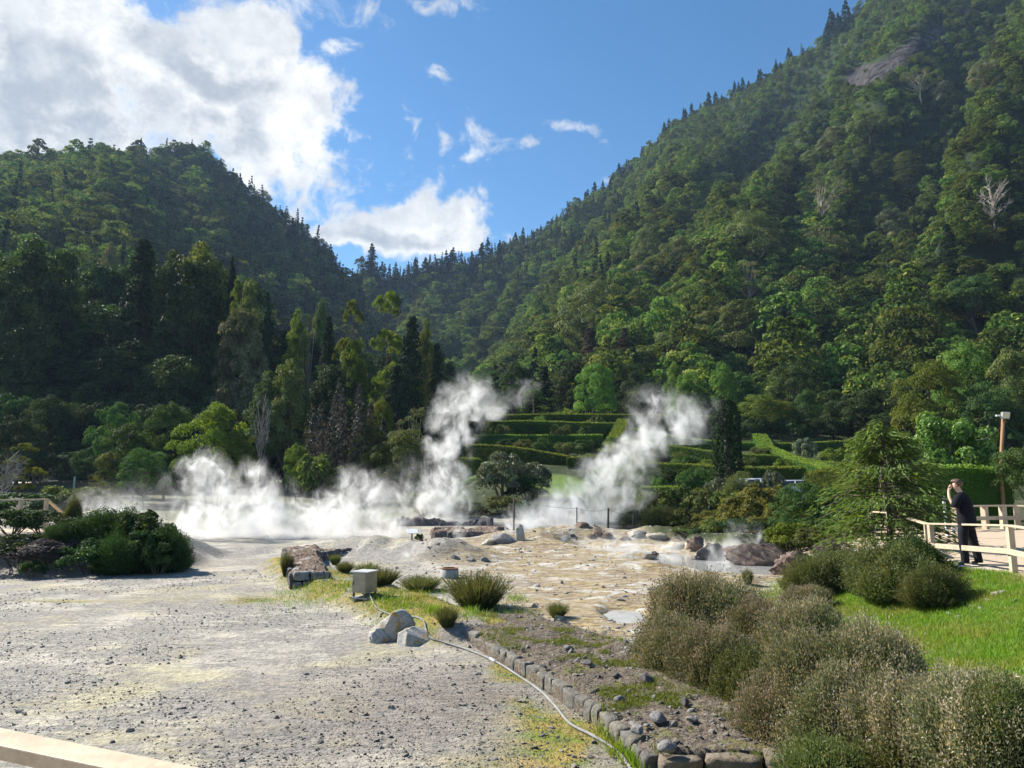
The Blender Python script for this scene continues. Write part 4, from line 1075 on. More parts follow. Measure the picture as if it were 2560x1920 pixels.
S1('dead0', 2325, 755, 810, 70, 'fallen bare branches lying white on the dark slope', 'dead_tree')

# ------------------------------------------------------------------ trees and bushes above the clipped garden
def B1(key, px, yt, yb, w, Y, label, name='broadleaf_tree', **k): return tree_px(name, key, px, yt, yb, w, label, 'tree', None, Y, **k)
B1('dome_bright0', 1484, 908, 1036, 112, 104, 'round bright green tree just above the top hedge')
B1('dome_bright1', 1692, 905, 1010, 62, 106, 'small bright tree behind the top of the right plume')
B1('dome_bright2', 1722, 930, 1030, 80, 103, 'light green tree right of the small bright one')
B1('round_bright0', 1812, 905, 1060, 62, 100, 'upright bright green sapling left of the dark column')
B1('round_mid0', 1855, 930, 1070, 90, 104, 'mid green bushy tree behind the dark column')
B1('dome_bright2', 1905, 985, 1110, 124, 92, 'light green tree on several thin stems right of the column')
B1('dome_yellow2', 1960, 1000, 1110, 70, 93, 'pale leafy tree beside the one on thin stems')
B1('dome1', 2018, 975, 1110, 92, 94, 'fresh green bushy tree at the garden edge')
B1('broad_mid0', 1990, 905, 1090, 120, 108, 'dark green dome behind the fresh green bush')
B1('broad1', 1600, 930, 1060, 120, 116, 'dark tree in the gap between the round tree and the right plume')
B1('cone0', 1360, 915, 1060, 90, 112, 'dark tree above the left end of the top hedge')
B1('round0', 1290, 905, 1060, 90, 112, 'dark tree behind the faint wisp of the tall plume')
B1('round1', 1430, 900, 1050, 90, 120, 'dark tree behind the round bright one')
B1('dome_yellow0', 2330, 905, 1110, 170, 74, 'pale green spreading tree at the left of the right-hand trees')
B1('dome_bright0', 2420, 862, 1110, 150, 78, 'tallest pale green tree at the right edge')
B1('dome_olive1', 2528, 875, 1120, 160, 74, 'pale tree with leaning bare stems at the right edge')
B1('dome2', 2480, 960, 1130, 140, 70, 'green bushy tree behind the lamp post')
B1('broad2', 2140, 985, 1110, 170, 88, 'low brownish-green spreading tree right of the fresh green bush')
B1('broad0', 2240, 960, 1110, 170, 86, 'dark spreading tree left of the pale trees')
B1('dome_dark2', 2230, 1030, 1120, 120, 80, 'dark drooping bush above the far hedge')
B1('fern0', 2082, 975, 1060, 80, 98, 'dark tree fern above the garden', 'tree_fern', part=('fronds', 'trunk'))
B1('fern0', 1335, 970, 1040, 60, 106, 'tree fern in the shade left of the round bright tree', 'tree_fern', part=('fronds', 'trunk'))
B1('bigleaf0', 2390, 1030, 1190, 200, 36, 'glossy bright green magnolia with light leaves behind the hedge')
B1('dome_bright1', 2500, 1120, 1180, 70, 40, 'light green bush at the foot of the lamp post')
B1('broad_mid1', 2590, 1090, 1260, 170, 30, 'feathery green tree reaching in from the right edge')
B1('column0', 1822, 1000, 1206, 72, 54, 'tall dark clipped column of cypress in the hedge garden')

# ------------------------------------------------------------------ clipped hedges
def hedge(pts, hpx, wid, label, lf=.16, dens=75, key='hedge', ends=None):
    """pts: (px, py, Y) along the top front edge; stands down to the terraces, hpx tall on the photo"""
    P = np.array([at(px, py, Y)[:] for px, py, Y in pts]); Ys = np.array([p[2] for p in pts])
    hs = np.array([hp for hp in (hpx if isinstance(hpx, (list, tuple)) else [hpx] * len(pts))]) / (F / Ys)
    hs = np.maximum(hs, P[:, 2] - T_(P[:, 0], P[:, 1]) + .08)
    # resample
    L = np.concatenate([[0], np.cumsum(np.linalg.norm(np.diff(P, axis=0), axis=1))]); n = max(4, int(L[-1] / .5))
    s = np.linspace(0, L[-1], n)
    Q = np.stack([np.interp(s, L, P[:, k]) for k in range(3)], 1); hh = np.interp(s, L, hs)
    D = np.gradient(Q, axis=0); D[:, 2] = 0; D = nrm(D); S = np.stack([-D[:, 1], D[:, 0], 0 * s], 1)
    S = np.where((S[:, 1] < 0)[:, None], -S, S)      # away from the camera
    if abs(D[:, 1]).mean() > .75: S = np.stack([np.abs(S[:, 0]), S[:, 1], S[:, 2]], 1)
    m = MB(); o = Q[0].copy(); o[2] -= hh[0]
    q = Q - o; i = .12
    A = q + S * i - [0, 0, i]; B = q + S * (wid - i) - [0, 0, i]; A0 = A - np.stack([0 * s, 0 * s, hh - i], 1) ; B0 = B - np.stack([0 * s, 0 * s, hh - i], 1)
    V = np.concatenate([A0, A, B, B0]); k = np.arange(n - 1)
    Fq = np.concatenate([np.stack([a * n + k, b * n + k, b * n + k + 1, a * n + k + 1], 1) for a, b in ((0, 1), (1, 2), (2, 3))] + [[[0, n, 2 * n, 3 * n]], [[n - 1, 4 * n - 1, 3 * n - 1, 2 * n - 1]]])
    m.add(V, Fq, .12)
    r = np.random.default_rng(hash_(label) % 9999)
    def face(nn, fp, fn_, vb):
        u = r.random(nn) * (n - 1); i0 = np.minimum(u.astype(int), n - 2); f = (u - i0)[:, None]
        q0 = q[i0] * (1 - f) + q[i0 + 1] * f; s0 = S[i0]; h0 = hh[i0]
        p = fp(q0, s0, h0, r.random(nn), i0); v = np.clip(.4 + vb + .22 * r.normal(size=nn), 0, 1)
        leaves(m, p + .035 * r.normal(size=(nn, 3)), fn_(s0), lf, lf * .6, r, .55, v, 0)
    ar = L[-1] * hh.mean()
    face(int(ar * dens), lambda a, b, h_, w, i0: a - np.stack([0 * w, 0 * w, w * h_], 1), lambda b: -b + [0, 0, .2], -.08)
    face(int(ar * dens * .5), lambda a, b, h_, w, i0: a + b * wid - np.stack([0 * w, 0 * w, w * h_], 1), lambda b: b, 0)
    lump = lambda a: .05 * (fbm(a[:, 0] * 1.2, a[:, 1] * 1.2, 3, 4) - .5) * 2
    face(int(L[-1] * wid * dens * 1.5), lambda a, b, h_, w, i0: a + b * (w * wid)[:, None] + np.stack([0 * w, 0 * w, lump(a)], 1), lambda b: 0 * b + [0, 0, 1], .38)  # top leaves lighter: pale new growth, and sunlight put into their colour
    for e in (0, n - 1):
        nn = int(wid * hh[e] * dens); w = r.random(nn)[:, None]; z = r.random(nn) * hh[e]
        leaves(m, q[e] + S[e] * w * wid - np.stack([0 * z, 0 * z, z], 1), np.tile((-D[0] if e == 0 else D[-1]), (nn, 1)), lf, lf * .6, r, .5, np.clip(.45 + .2 * r.normal(size=nn), 0, 1))
    ob = link('clipped_hedge', m.mesh('hedge'), G[key], None, tuple(o)); return tag(ob, label, 'hedge')
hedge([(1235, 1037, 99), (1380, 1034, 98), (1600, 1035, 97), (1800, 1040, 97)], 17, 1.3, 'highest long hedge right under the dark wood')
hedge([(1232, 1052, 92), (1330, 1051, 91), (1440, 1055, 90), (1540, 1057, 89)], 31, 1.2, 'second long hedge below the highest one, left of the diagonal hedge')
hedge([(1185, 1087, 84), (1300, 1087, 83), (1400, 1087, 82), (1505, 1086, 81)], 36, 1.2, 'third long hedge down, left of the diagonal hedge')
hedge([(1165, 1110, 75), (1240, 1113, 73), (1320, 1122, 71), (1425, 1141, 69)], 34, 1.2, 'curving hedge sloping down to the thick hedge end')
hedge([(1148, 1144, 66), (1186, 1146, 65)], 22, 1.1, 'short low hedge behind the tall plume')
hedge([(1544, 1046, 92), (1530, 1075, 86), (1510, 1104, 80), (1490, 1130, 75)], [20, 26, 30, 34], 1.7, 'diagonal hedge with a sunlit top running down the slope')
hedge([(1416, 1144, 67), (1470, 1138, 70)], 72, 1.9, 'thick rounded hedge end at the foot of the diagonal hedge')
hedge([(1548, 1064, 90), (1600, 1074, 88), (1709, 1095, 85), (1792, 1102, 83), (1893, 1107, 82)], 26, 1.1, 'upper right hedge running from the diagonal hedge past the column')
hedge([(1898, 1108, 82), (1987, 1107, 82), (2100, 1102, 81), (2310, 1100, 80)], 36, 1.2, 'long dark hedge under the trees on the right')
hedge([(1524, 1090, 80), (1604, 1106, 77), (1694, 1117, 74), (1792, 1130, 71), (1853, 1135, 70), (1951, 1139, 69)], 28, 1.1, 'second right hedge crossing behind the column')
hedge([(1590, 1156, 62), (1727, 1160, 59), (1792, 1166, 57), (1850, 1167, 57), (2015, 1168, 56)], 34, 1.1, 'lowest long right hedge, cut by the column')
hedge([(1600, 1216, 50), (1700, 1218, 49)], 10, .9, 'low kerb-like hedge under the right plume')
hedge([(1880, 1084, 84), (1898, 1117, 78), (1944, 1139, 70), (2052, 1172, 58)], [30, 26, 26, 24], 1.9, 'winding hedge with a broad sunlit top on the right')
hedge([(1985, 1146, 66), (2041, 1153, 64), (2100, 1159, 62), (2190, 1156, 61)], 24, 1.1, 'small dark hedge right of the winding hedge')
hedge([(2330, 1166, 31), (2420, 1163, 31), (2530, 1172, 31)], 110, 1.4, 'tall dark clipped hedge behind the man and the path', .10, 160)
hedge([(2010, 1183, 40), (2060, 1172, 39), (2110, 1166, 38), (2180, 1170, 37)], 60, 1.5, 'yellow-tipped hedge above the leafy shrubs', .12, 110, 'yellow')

# ------------------------------------------------------------------ shrubs
def shrub(key, px, yt, yb, w, Y, label, grp=None, name='shrub', cat='shrub', **k):
    return tree_px(name, key, px, yt, yb, w, label, cat, grp, Y, part=('foliage', 'stems'), **k)
shrub('shrub_silver1', 1262, 1130, 1262, 150, 50, 'glossy grey-green camellia bush with a dark stem behind the field')
shrub('shrub_silver2', 1335, 1155, 1262, 90, 52, 'glossy rounded bush right of the camellia')
shrub('shrub_dark0', 1320, 1190, 1285, 130, 50, 'dark bush between the camellia and the right plume')
shrub('shrub_olive1', 1255, 1240, 1312, 100, 46, 'brownish heathy bush under the camellia')
shrub('shrub_dark1', 1170, 1255, 1318, 120, 46, 'dark low bush behind the tall plume')
shrub('shrub_dark2', 1340, 1250, 1318, 110, 45, 'dark low bush left of the right plume base')
shrub('shrub_olive2', 1060, 1230, 1312, 120, 48, 'dim bush seen through the middle steam')
shrub('shrub_silver0', 2012, 1094, 1148, 56, 70, 'ball-shaped grey shrub before the dark hedge', name='ball_shrub')
shrub('shrub_yellow0', 2085, 1120, 1158, 70, 66, 'yellow-green bush right of the ball-shaped shrub')
shrub('shrub_bright1', 2145, 1125, 1160, 60, 64, 'light bush at the right end of the garden beds')
shrub('shrub0', 1720, 1140, 1172, 90, 64, 'green bush in the bed left of the column')
shrub('shrub_yellow1', 1768, 1148, 1175, 50, 62, 'yellow-green bush touching the column on its left')
shrub('shrub_olive0', 1420, 1105, 1135, 80, 74, 'rose bush row in the bed above the curving hedge')
shrub('shrub1', 1360, 1095, 1130, 70, 75, 'green bush in the third terrace bed')
shrub('shrub_bright0', 1648, 1190, 1218, 46, 52, 'small clipped round bush left of the kerb-like hedge', name='ball_shrub')
shrub('shrub2', 1735, 1170, 1225, 80, 50, 'leafy bush before the lowest right hedge')
shrub('shrub_silver1', 1800, 1195, 1240, 80, 47, 'greyish bush at the foot of the column')
shrub('shrub_silver2', 1935, 1175, 1225, 56, 46, 'upright leafy bush in front of the parked car')
shrub('shrub_silver0', 1895, 1200, 1240, 60, 46, 'low leafy bush at the left of the parked car')
shrub('shrub_autumn0', 1565, 1237, 1310, 84, 44, 'golden small-leaved bush at the right plume edge')
r = np.random.default_rng(15)
for i, (px, yt, yb, w, Y, k_) in enumerate([(1260, 1062, 1088, 60, 88, 'shrub_olive0'), (1330, 1064, 1088, 50, 88, 'shrub1'), (1400, 1062, 1088, 60, 87, 'shrub_olive2'), (1460, 1064, 1088, 50, 86, 'shrub0'), (1270, 1096, 1120, 60, 78, 'shrub_dark0'), (1310, 1098, 1124, 60, 77, 'shrub_olive1'),
        (1450, 1100, 1128, 60, 76, 'shrub1'), (1480, 1098, 1122, 50, 78, 'shrub_dark1'), (1585, 1085, 1106, 60, 82, 'shrub_dark2'), (1650, 1098, 1118, 60, 80, 'shrub_olive0'), (1720, 1104, 1124, 60, 78, 'shrub0'), (1700, 1128, 1158, 70, 66, 'shrub_olive1'), (1640, 1122, 1156, 70, 67, 'shrub_silver1'),
        (1900, 1118, 1142, 60, 74, 'shrub_olive2'), (1870, 1142, 1168, 60, 64, 'shrub_olive0'), (1960, 1145, 1170, 60, 62, 'shrub_bright0'), (1680, 1172, 1212, 90, 54, 'shrub_dark0'), (1760, 1178, 1220, 80, 52, 'shrub0'), (1350, 1040, 1054, 60, 95, 'shrub_bright1'), (1490, 1040, 1056, 50, 95, 'shrub_olive0'), (1860, 1178, 1206, 70, 52, 'shrub_olive1'), (2040, 1176, 1210, 60, 48, 'shrub_silver2'), (1620, 1175, 1215, 80, 53, 'shrub1')]):
    shrub(k_, px, yt, yb, w, Y, 'leafy bush growing in the beds between the clipped hedges', 'bushes in the hedge garden beds')
bank = [(1640, 1225, 1300, 100, 43, 'shrub_olive0'), (1700, 1215, 1290, 110, 44, 'shrub0'), (1760, 1220, 1290, 110, 43, 'shrub_olive1'), (1830, 1225, 1300, 110, 42, 'shrub_olive2'), (1600, 1275, 1340, 110, 41, 'shrub_dark0'),
        (1660, 1265, 1335, 110, 40, 'heathg0'), (1720, 1270, 1345, 110, 39, 'shrub_olive1'), (1780, 1275, 1350, 100, 38, 'shrub_autumn1'), (1560, 1300, 1340, 80, 41, 'shrub_dark1'), (1640, 1310, 1350, 90, 39, 'shrub_dark2'),
        (1700, 1315, 1365, 90, 37, 'shrub_olive0'), (1820, 1280, 1345, 110, 37, 'shrub_olive2'), (1745, 1325, 1372, 80, 36, 'shrub_dry1'), (1500, 1305, 1330, 70, 43, 'shrub_dark0'), (1850, 1190, 1250, 90, 45, 'heathg1')]
words = ['brown-green', 'mid green', 'olive', 'dull olive', 'dark', 'heathy green', 'olive brown', 'yellow-flecked', 'deep shaded', 'blackish', 'low olive', 'spreading olive', 'dry grey', 'small dark', 'light heathy']
for (px, yt, yb, w, Y, k_), wd in zip(bank, words):
    shrub(k_, px, yt, yb, w, Y, f'{wd} bush on the rough bank right of the steam', 'bushes on the rough bank')
shrub('shrub_autumn0', 1905, 1210, 1330, 150, 36, 'golden yellow bush under the parked car')
shrub('shrub_autumn1', 1860, 1240, 1330, 130, 35, 'olive gold bush left of the leafy green shrubs')
shrub('shrub_autumn2', 1960, 1260, 1350, 110, 33, 'yellowing bush above the rock face')
shrub('dome0', 2020, 1205, 1390, 150, 30, 'dense leafy green shrub right of the rock face')
shrub('shrub1', 2100, 1215, 1390, 130, 29, 'tall leafy shrub left of the young conifer')
shrub('shrub_bright2', 2130, 1285, 1390, 90, 27, 'light green leafy plant by the young conifer foot')
shrub('shrub_yellow2', 1975, 1305, 1405, 120, 28, 'yellow-edged evergreen shrub hanging over the rock face')
shrub('shrub_olive0', 2040, 1320, 1420, 110, 26, 'low olive shrub under the dense leafy one')
shrub('shrub_dark2', 1880, 1300, 1370, 90, 31, 'dark mossy bush capping the rock face')
shrub('shrub_dry0', 2090, 1350, 1425, 110, 23, 'dry purplish-grey twiggy bush on the right')
shrub('shrub_dry2', 1960, 1390, 1440, 50, 25, 'small dry bush at the foot of the rock face')
tree_px('young_conifer', 'sapling0', 2228, 1062, 1395, 330, 'young feathery conifer with drooping sprays before the path', 'conifer', None, 20.5)
for i, (px, yt, yb, w, Y, k_) in enumerate([(1845, 1040, 1104, 90, 92, 'dome_dark0'), (1890, 1046, 1104, 80, 90, 'shrub_dark0'), (1935, 1040, 1104, 90, 91, 'dome_dark1'), (1985, 1048, 1104, 90, 89, 'shrub_dark1'), (2045, 1044, 1102, 100, 90, 'dome_dark2'), (2105, 1038, 1102, 110, 89, 'shrub_dark2'),
        (2160, 1044, 1102, 100, 88, 'dome_dark0'), (2215, 1050, 1100, 110, 86, 'shrub_olive0'), (2275, 1046, 1100, 110, 84, 'dome_dark1'), (2335, 1048, 1104, 110, 80, 'shrub_dark0'), (2395, 1050, 1110, 110, 76, 'dome_dark2'), (2455, 1052, 1116, 120, 72, 'shrub_dark1'), (2520, 1056, 1120, 120, 70, 'dome_dark0'), (2570, 1050, 1120, 120, 72, 'shrub_olive1'),
        (2180, 1108, 1160, 90, 60, 'shrub_olive2'), (2240, 1110, 1165, 90, 58, 'shrub1'), (2300, 1112, 1170, 100, 50, 'shrub_dark2'), (2120, 1010, 1080, 110, 96, 'broad0'), (2180, 1000, 1080, 110, 98, 'dome_dark1'), (2300, 1000, 1080, 120, 92, 'dome_dark2'), (1950, 1000, 1080, 90, 99, 'dome_dark0')]):
    shrub(k_, px, yt, yb, w, Y, 'dark understorey bush along the top of the hedge garden on the right', 'understorey bushes above the hedge garden')
for i, (px, yt, yb, w, Y, k_) in enumerate([(1790, 1300, 1345, 90, 33.5, 'shrub_olive0'), (1840, 1295, 1350, 100, 33, 'shrub_dark1'), (1895, 1290, 1350, 110, 32.5, 'shrub_autumn1'), (1950, 1300, 1370, 110, 31, 'shrub1'), (1760, 1318, 1360, 80, 33.5, 'shrub_dark0'), (1930, 1340, 1400, 90, 29.5, 'shrub_olive2'), (2000, 1340, 1410, 110, 28.5, 'shrub0'), (2060, 1300, 1400, 120, 27.5, 'shrub_olive1'), (1700, 1330, 1362, 70, 35, 'shrub_olive1')]):
    shrub(k_, px, yt, yb, w, Y, 'bush crowding the top of the rock face by the steaming pool', 'bushes over the rock face')
# left bank
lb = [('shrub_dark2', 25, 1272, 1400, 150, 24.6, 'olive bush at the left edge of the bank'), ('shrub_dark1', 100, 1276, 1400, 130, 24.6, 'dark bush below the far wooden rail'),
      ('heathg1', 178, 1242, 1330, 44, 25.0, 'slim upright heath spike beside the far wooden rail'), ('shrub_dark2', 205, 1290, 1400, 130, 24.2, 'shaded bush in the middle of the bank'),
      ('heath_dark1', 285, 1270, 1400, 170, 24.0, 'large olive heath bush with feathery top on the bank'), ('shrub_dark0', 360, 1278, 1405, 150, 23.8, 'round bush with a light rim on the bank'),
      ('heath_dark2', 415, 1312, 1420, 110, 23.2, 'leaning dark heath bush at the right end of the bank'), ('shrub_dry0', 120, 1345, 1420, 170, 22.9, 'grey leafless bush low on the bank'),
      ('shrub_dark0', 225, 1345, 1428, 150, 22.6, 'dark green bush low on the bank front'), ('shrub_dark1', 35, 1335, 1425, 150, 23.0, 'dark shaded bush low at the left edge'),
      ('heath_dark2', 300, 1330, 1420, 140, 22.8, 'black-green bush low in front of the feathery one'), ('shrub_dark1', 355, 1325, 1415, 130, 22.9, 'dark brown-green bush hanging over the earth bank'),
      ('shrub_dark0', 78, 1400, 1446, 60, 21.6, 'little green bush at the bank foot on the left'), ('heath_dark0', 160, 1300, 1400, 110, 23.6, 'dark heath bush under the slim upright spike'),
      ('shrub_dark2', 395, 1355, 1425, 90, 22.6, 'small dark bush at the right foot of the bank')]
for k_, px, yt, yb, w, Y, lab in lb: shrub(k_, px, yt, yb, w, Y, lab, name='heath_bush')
shrub('shrub_dark1', 60, 1232, 1262, 200, 42, 'low dark thicket behind the far wooden rail')
shrub('shrub_olive2', 170, 1215, 1262, 150, 44, 'dim green thicket in the thin left steam')
shrub('shrub_olive0', 240, 1220, 1262, 130, 46, 'dim thicket right of the thin left steam')

# ------------------------------------------------------------------ rush tufts along the old wall
for px, yt, yb, w, lab in ((1194, 1412, 1522, 145, 'big round rush-like green tuft on the wall line'), (1052, 1430, 1478, 95, 'wide green tuft left of the concrete ring'), (955, 1412, 1462, 80, 'green-brown tuft behind the metal cabinet'),
                           (918, 1400, 1445, 60, 'dark tuft touching the green-brown one'), (862, 1398, 1432, 42, 'small dark tuft left of the cabinet'), (838, 1380, 1412, 28, 'tiny dark tuft on the old brown wall'),
                           (716, 1368, 1440, 30, 'narrow tuft at the end of the old brown wall'), (1118, 1505, 1568, 52, 'narrow upright tuft beside the hose'), (1394, 1500, 1545, 50, 'small tuft behind the leaning slate'),
                           (1655, 1458, 1516, 56, 'pointed tuft on the mossy spit by the puddle'), (1870, 1415, 1462, 26, 'thin wispy tuft at the edge of the steaming pool')):
    e = tree_px('rush_tuft', f'rush{hash_(lab) % 3}', px, yt, yb, w, lab, 'tuft', None, None, H, part=('blades', 'stems'))
# ------------------------------------------------------------------ heather between the wall and the lawn
hl = [('heathg0', 2095, 1372, 1462, 150, 'dark green heath bush above the pool'), ('heathg1', 2030, 1392, 1490, 130, 'grassy green heath tuft by the pool edge'), ('heath0', 2015, 1462, 1525, 110, 'brownish heather patch by the lawn tip'),
      ('heath0', 1725, 1425, 1610, 190, 'tall heather bush furthest left, by the yellow field'), ('heath1', 1840, 1445, 1630, 190, 'tall heather bush beside the furthest left one'), ('heath2', 1905, 1490, 1660, 150, 'heather bush right of the two tall ones'),
      ('heath1', 1670, 1530, 1700, 170, 'pale heather bush on the wall side, front left'), ('heath2', 1790, 1555, 1750, 190, 'pale heather bush in the middle of the wall side'), ('heath0', 2010, 1490, 1690, 190, 'heather bush near the lawn edge'),
      ('heathg2', 1880, 1610, 1790, 160, 'greener heather bush beside the wall'), ('heath1', 2030, 1570, 1830, 230, 'large heather bush in the middle front'), ('heath2', 2180, 1550, 1800, 250, 'large brown heather bush before the lawn'),
      ('heath0', 1960, 1680, 1900, 190, 'pink-tipped heather bush by the wall end'), ('heath1', 2130, 1660, 1960, 290, 'big pink-tipped heather bush at the bottom'), ('heath2', 2300, 1680, 1940, 300, 'big brown heather bush at the bottom right'),
      ('heath2', 2470, 1680, 1990, 300, 'greyish heather bush in the bottom right corner'), ('heath0', 2420, 1670, 1830, 220, 'heather bush against the lawn at the right'), ('heathg0', 2560, 1690, 1920, 240, 'green heather bush cut by the right edge'),
      ('heathg2', 2280, 1800, 2060, 300, 'dark green heather bush at the bottom edge'), ('heathg0', 2080, 1830, 2060, 220, 'low green heather bush at the bottom edge by the wall')]
for k_, px, yt, yb, w, lab in hl: tree_px('heather_bush', k_, px, yt, yb, w, lab, 'heather', None, None, H, part=('sprigs', 'stems'), wmul=1.16)
hl = [('heath_dark1', 2290, 1340, 1450, 150, 'dark heath bush beside the fence corner post'), ('heathg1', 2232, 1352, 1505, 190, 'large dark green heath bush on the lawn'), ('heathg2', 2330, 1408, 1520, 150, 'lighter round heath bush on the lawn'), ('heathg0', 2190, 1375, 1490, 100, 'small heath bush left of the large one on the lawn')]
for k_, px, yt, yb, w, lab in hl: tree_px('heath_bush', k_, px, yt, yb, w, lab, 'heath bush', None, None, H, part=('sprigs', 'stems'), wmul=1.15)
# ------------------------------------------------------------------ rocks
def rock_mesh(name, seed, size, cuts=9, sub=4, rough=.10, flat_base=True):
    r = np.random.default_rng(seed)
    bm = bmesh.new(); bmesh.ops.create_icosphere(bm, subdivisions=sub, radius=1)
    V = np.array([v.co[:] for v in bm.verts])
    for d, k in zip(sph(r, cuts), r.uniform(.55, .9, cuts)):
        s = V @ d; V = V - np.where(s > k, s - k, 0)[:, None] * d * .95
    n1 = fbm(V[:, 0] * 2.2 + V[:, 2] * 1.7 + seed, V[:, 1] * 2.2 - V[:, 2] * 1.1, 5, seed % 50) - .5
    n2 = fbm(V[:, 0] * 7 + V[:, 2] * 5 + seed, V[:, 1] * 7 - V[:, 2] * 4, 4, seed % 37) - .5
    V = V * (1 + rough * 2.2 * n1 + rough * .7 * n2)[:, None] * np.array(size)
    if flat_base: V[:, 2] = np.maximum(V[:, 2], -.35 * size[2])
    for v, c in zip(bm.verts, V): v.co = c
    for f in bm.faces: f.smooth = True
    me = bpy.data.meshes.new(name); bm.to_mesh(me); bm.free(); return me
def rock_mat(name, a, b, c, sc=3.):
    m, t = nt(name); p = objco(t)
    n = noise(t, p, sc, 7, .65, .4); n2 = noise(t, p, sc * 7, 6, .7)
    col = mixc(t, mapr(t, n, .35, .65), a, b)
    col = mixc(t, mapr(t, noise(t, p, sc * .8, 5, .6, .8), .52, .66), col, c)
    col = mixc(t, math_(t, 'MULTIPLY', mapr(t, n2, .4, .7), .45), col, (.10, .095, .09))
    out(t, princ(t, col, .9, .2, bump(t, math_(t, 'ADD', n2, n), .8, .05))); return m
RK_SUL = rock_mat('sulphur_stained_rock', (.56, .53, .48), (.42, .38, .31), (.50, .32, .09), 6.)
RK_GREY = rock_mat('grey_rock', (.28, .27, .26), (.18, .17, .165), (.36, .34, .30), 4)
RK_DARK = rock_mat('dark_rock', (.14, .13, .125), (.09, .08, .08), (.22, .19, .16), 5)
RK_RUST = rock_mat('rusty_rock', (.22, .15, .11), (.15, .105, .085), (.30, .24, .19), 5)
RK_BLUE = rock_mat('slate', (.24, .27, .28), (.17, .19, .20), (.30, .31, .30), 4)
def rock_px(name, px, ybase, wpx, hpx, mat, label, seed, cat='rock', group=None, depth=1., sink=.18, sub=5, cuts=9, rough=.16, rz=None):
    b = hit(px, ybase, H); s = 1 / ppm(b.y)
    w, h = wpx * s, hpx * s
    me = rock_mesh(name, seed, (w * .55, w * .5 * depth, h * .80), cuts, sub, rough)
    o = link(name, me, mat, None, (b.x, b.y + w * .25 * depth, b.z + h * (.30 - sink)), (0, 0, random.uniform(-.3, .3) if rz is None else rz))
    return tag(o, label, cat, group)
rock_px('boulder', 985, 1600, 108, 78, RK_SUL, 'big grey and ochre boulder beside the metal cabinet hose', 21, 'boulder', rough=.13, cuts=14, rz=.1)
rock_px('boulder', 1030, 1616, 84, 46, RK_SUL, 'smaller wedge-shaped boulder leaning in front of the big one', 28, 'boulder', rough=.12, cuts=10)
rock_px('boulder', 950, 1606, 56, 34, RK_SUL, 'low ochre lump at the left foot of the big boulder', 33, 'boulder')
rock_px('boulder', 433, 1424, 60, 44, RK_GREY, 'pale rounded boulder at the right end of the dark bank', 24, 'boulder')
rock_px('boulder', 1495, 1342, 28, 24, RK_RUST, 'dark upright lump among steaming rocks', 25, 'rock', 'rocks in the right steam')
for px, yb, w, h, lab in ((1478, 1345, 30, 16, 'small'), (1518, 1348, 40, 26, 'blocky'), (1560, 1352, 34, 18, 'low'), (1455, 1318, 44, 22, 'back'), (1430, 1345, 20, 14, 'little'), (1590, 1340, 60, 26, 'long'), (1640, 1345, 70, 24, 'flat'), (1700, 1370, 80, 26, 'wide')):
    rock_px('rock', px, yb, w * .8, h * .62, RK_RUST if w < 45 else RK_SUL, f'{lab} brown-grey rock in the steam of the right vent', int(px), 'rock', 'rocks in the right steam', .8)
rock_px('rock', 1585, 1395, 120, 20, RK_SUL, 'long layered rock hummock before the white stream', 61, 'rock', None, .5, .25, rough=.16)
rock_px('rock', 1690, 1392, 130, 12, RK_SUL, 'low flat rock ledge by the white stream', 62, 'rock', None, .4, .2, rough=.16)
rock_px('rock', 1800, 1408, 140, 58, RK_DARK, 'steep dark rock face behind the steaming pool', 63, 'rock', None, .5, .1, rough=.42, cuts=16, rz=.2, sub=6)
rock_px('rock', 1905, 1418, 150, 56, RK_RUST, 'brown rock cliff on the right of the steaming pool', 64, 'rock', None, .5, .1, rough=.42, cuts=16, rz=-.2, sub=6)
rock_px('rock', 1980, 1432, 120, 60, RK_RUST, 'reddish rock at the right end of the steaming pool', 65, 'rock', None, .7, .15, rough=.4, cuts=14, sub=5)
rock_px('rock', 1745, 1376, 44, 30, RK_RUST, 'mossy dark rock left of the dark rock face', 66, 'rock', None, .7, .1, rough=.4, sub=5)
rock_px('rock', 1072, 1474, 18, 14, RK_GREY, 'round grey stone before the wide green tuft', 67, 'stone')
rock_px('standing_stone', 1302, 1352, 24, 44, RK_SUL, 'upright marker stone at the edge of the right plume', 68, 'stone', None, .7, .1, cuts=14, rz=0)
for px, yb, w, h, lab in ((1137, 1398, 22, 14, 'dark'), (1178, 1403, 18, 10, 'small'), (1212, 1404, 22, 12, 'pinkish'), (1222, 1362, 40, 16, 'ochre'), (1255, 1358, 60, 24, 'hollow-sided')):
    rock_px('stone', px, yb, w, h, RK_GREY if lab != 'ochre' else RK_SUL, f'{lab} stone lying on the yellow field beyond the tufts', int(px), 'stone')
# leaning slabs
def slab(px, yb, wpx, hpx, label, rz, tilt):
    b = hit(px, yb, H); s = 1 / ppm(b.y); w, h = wpx * s, hpx * s
    bm = bmesh.new()
    pts = [(-.5, 0), (.5, 0), (.5, .45), (.1, .9), (-.42, 1.0), (-.5, .6)]
    f = bm.faces.new([bm.verts.new((x * w, 0, z * h)) for x, z in pts])
    g = bmesh.ops.extrude_face_region(bm, geom=[f]); bmesh.ops.translate(bm, verts=[v for v in g['geom'] if isinstance(v, bmesh.types.BMVert)], vec=(0, .07, 0))
    bmesh.ops.recalc_face_normals(bm, faces=bm.faces); bmesh.ops.bevel(bm, geom=bm.edges[:], offset=.012, segments=2, affect='EDGES')
    me = bpy.data.meshes.new('stone_slab'); bm.to_mesh(me); bm.free()
    return tag(link('stone_slab', me, RK_BLUE, None, (b.x, b.y, b.z - .03), (tilt, 0, rz)), label, 'stone slab')
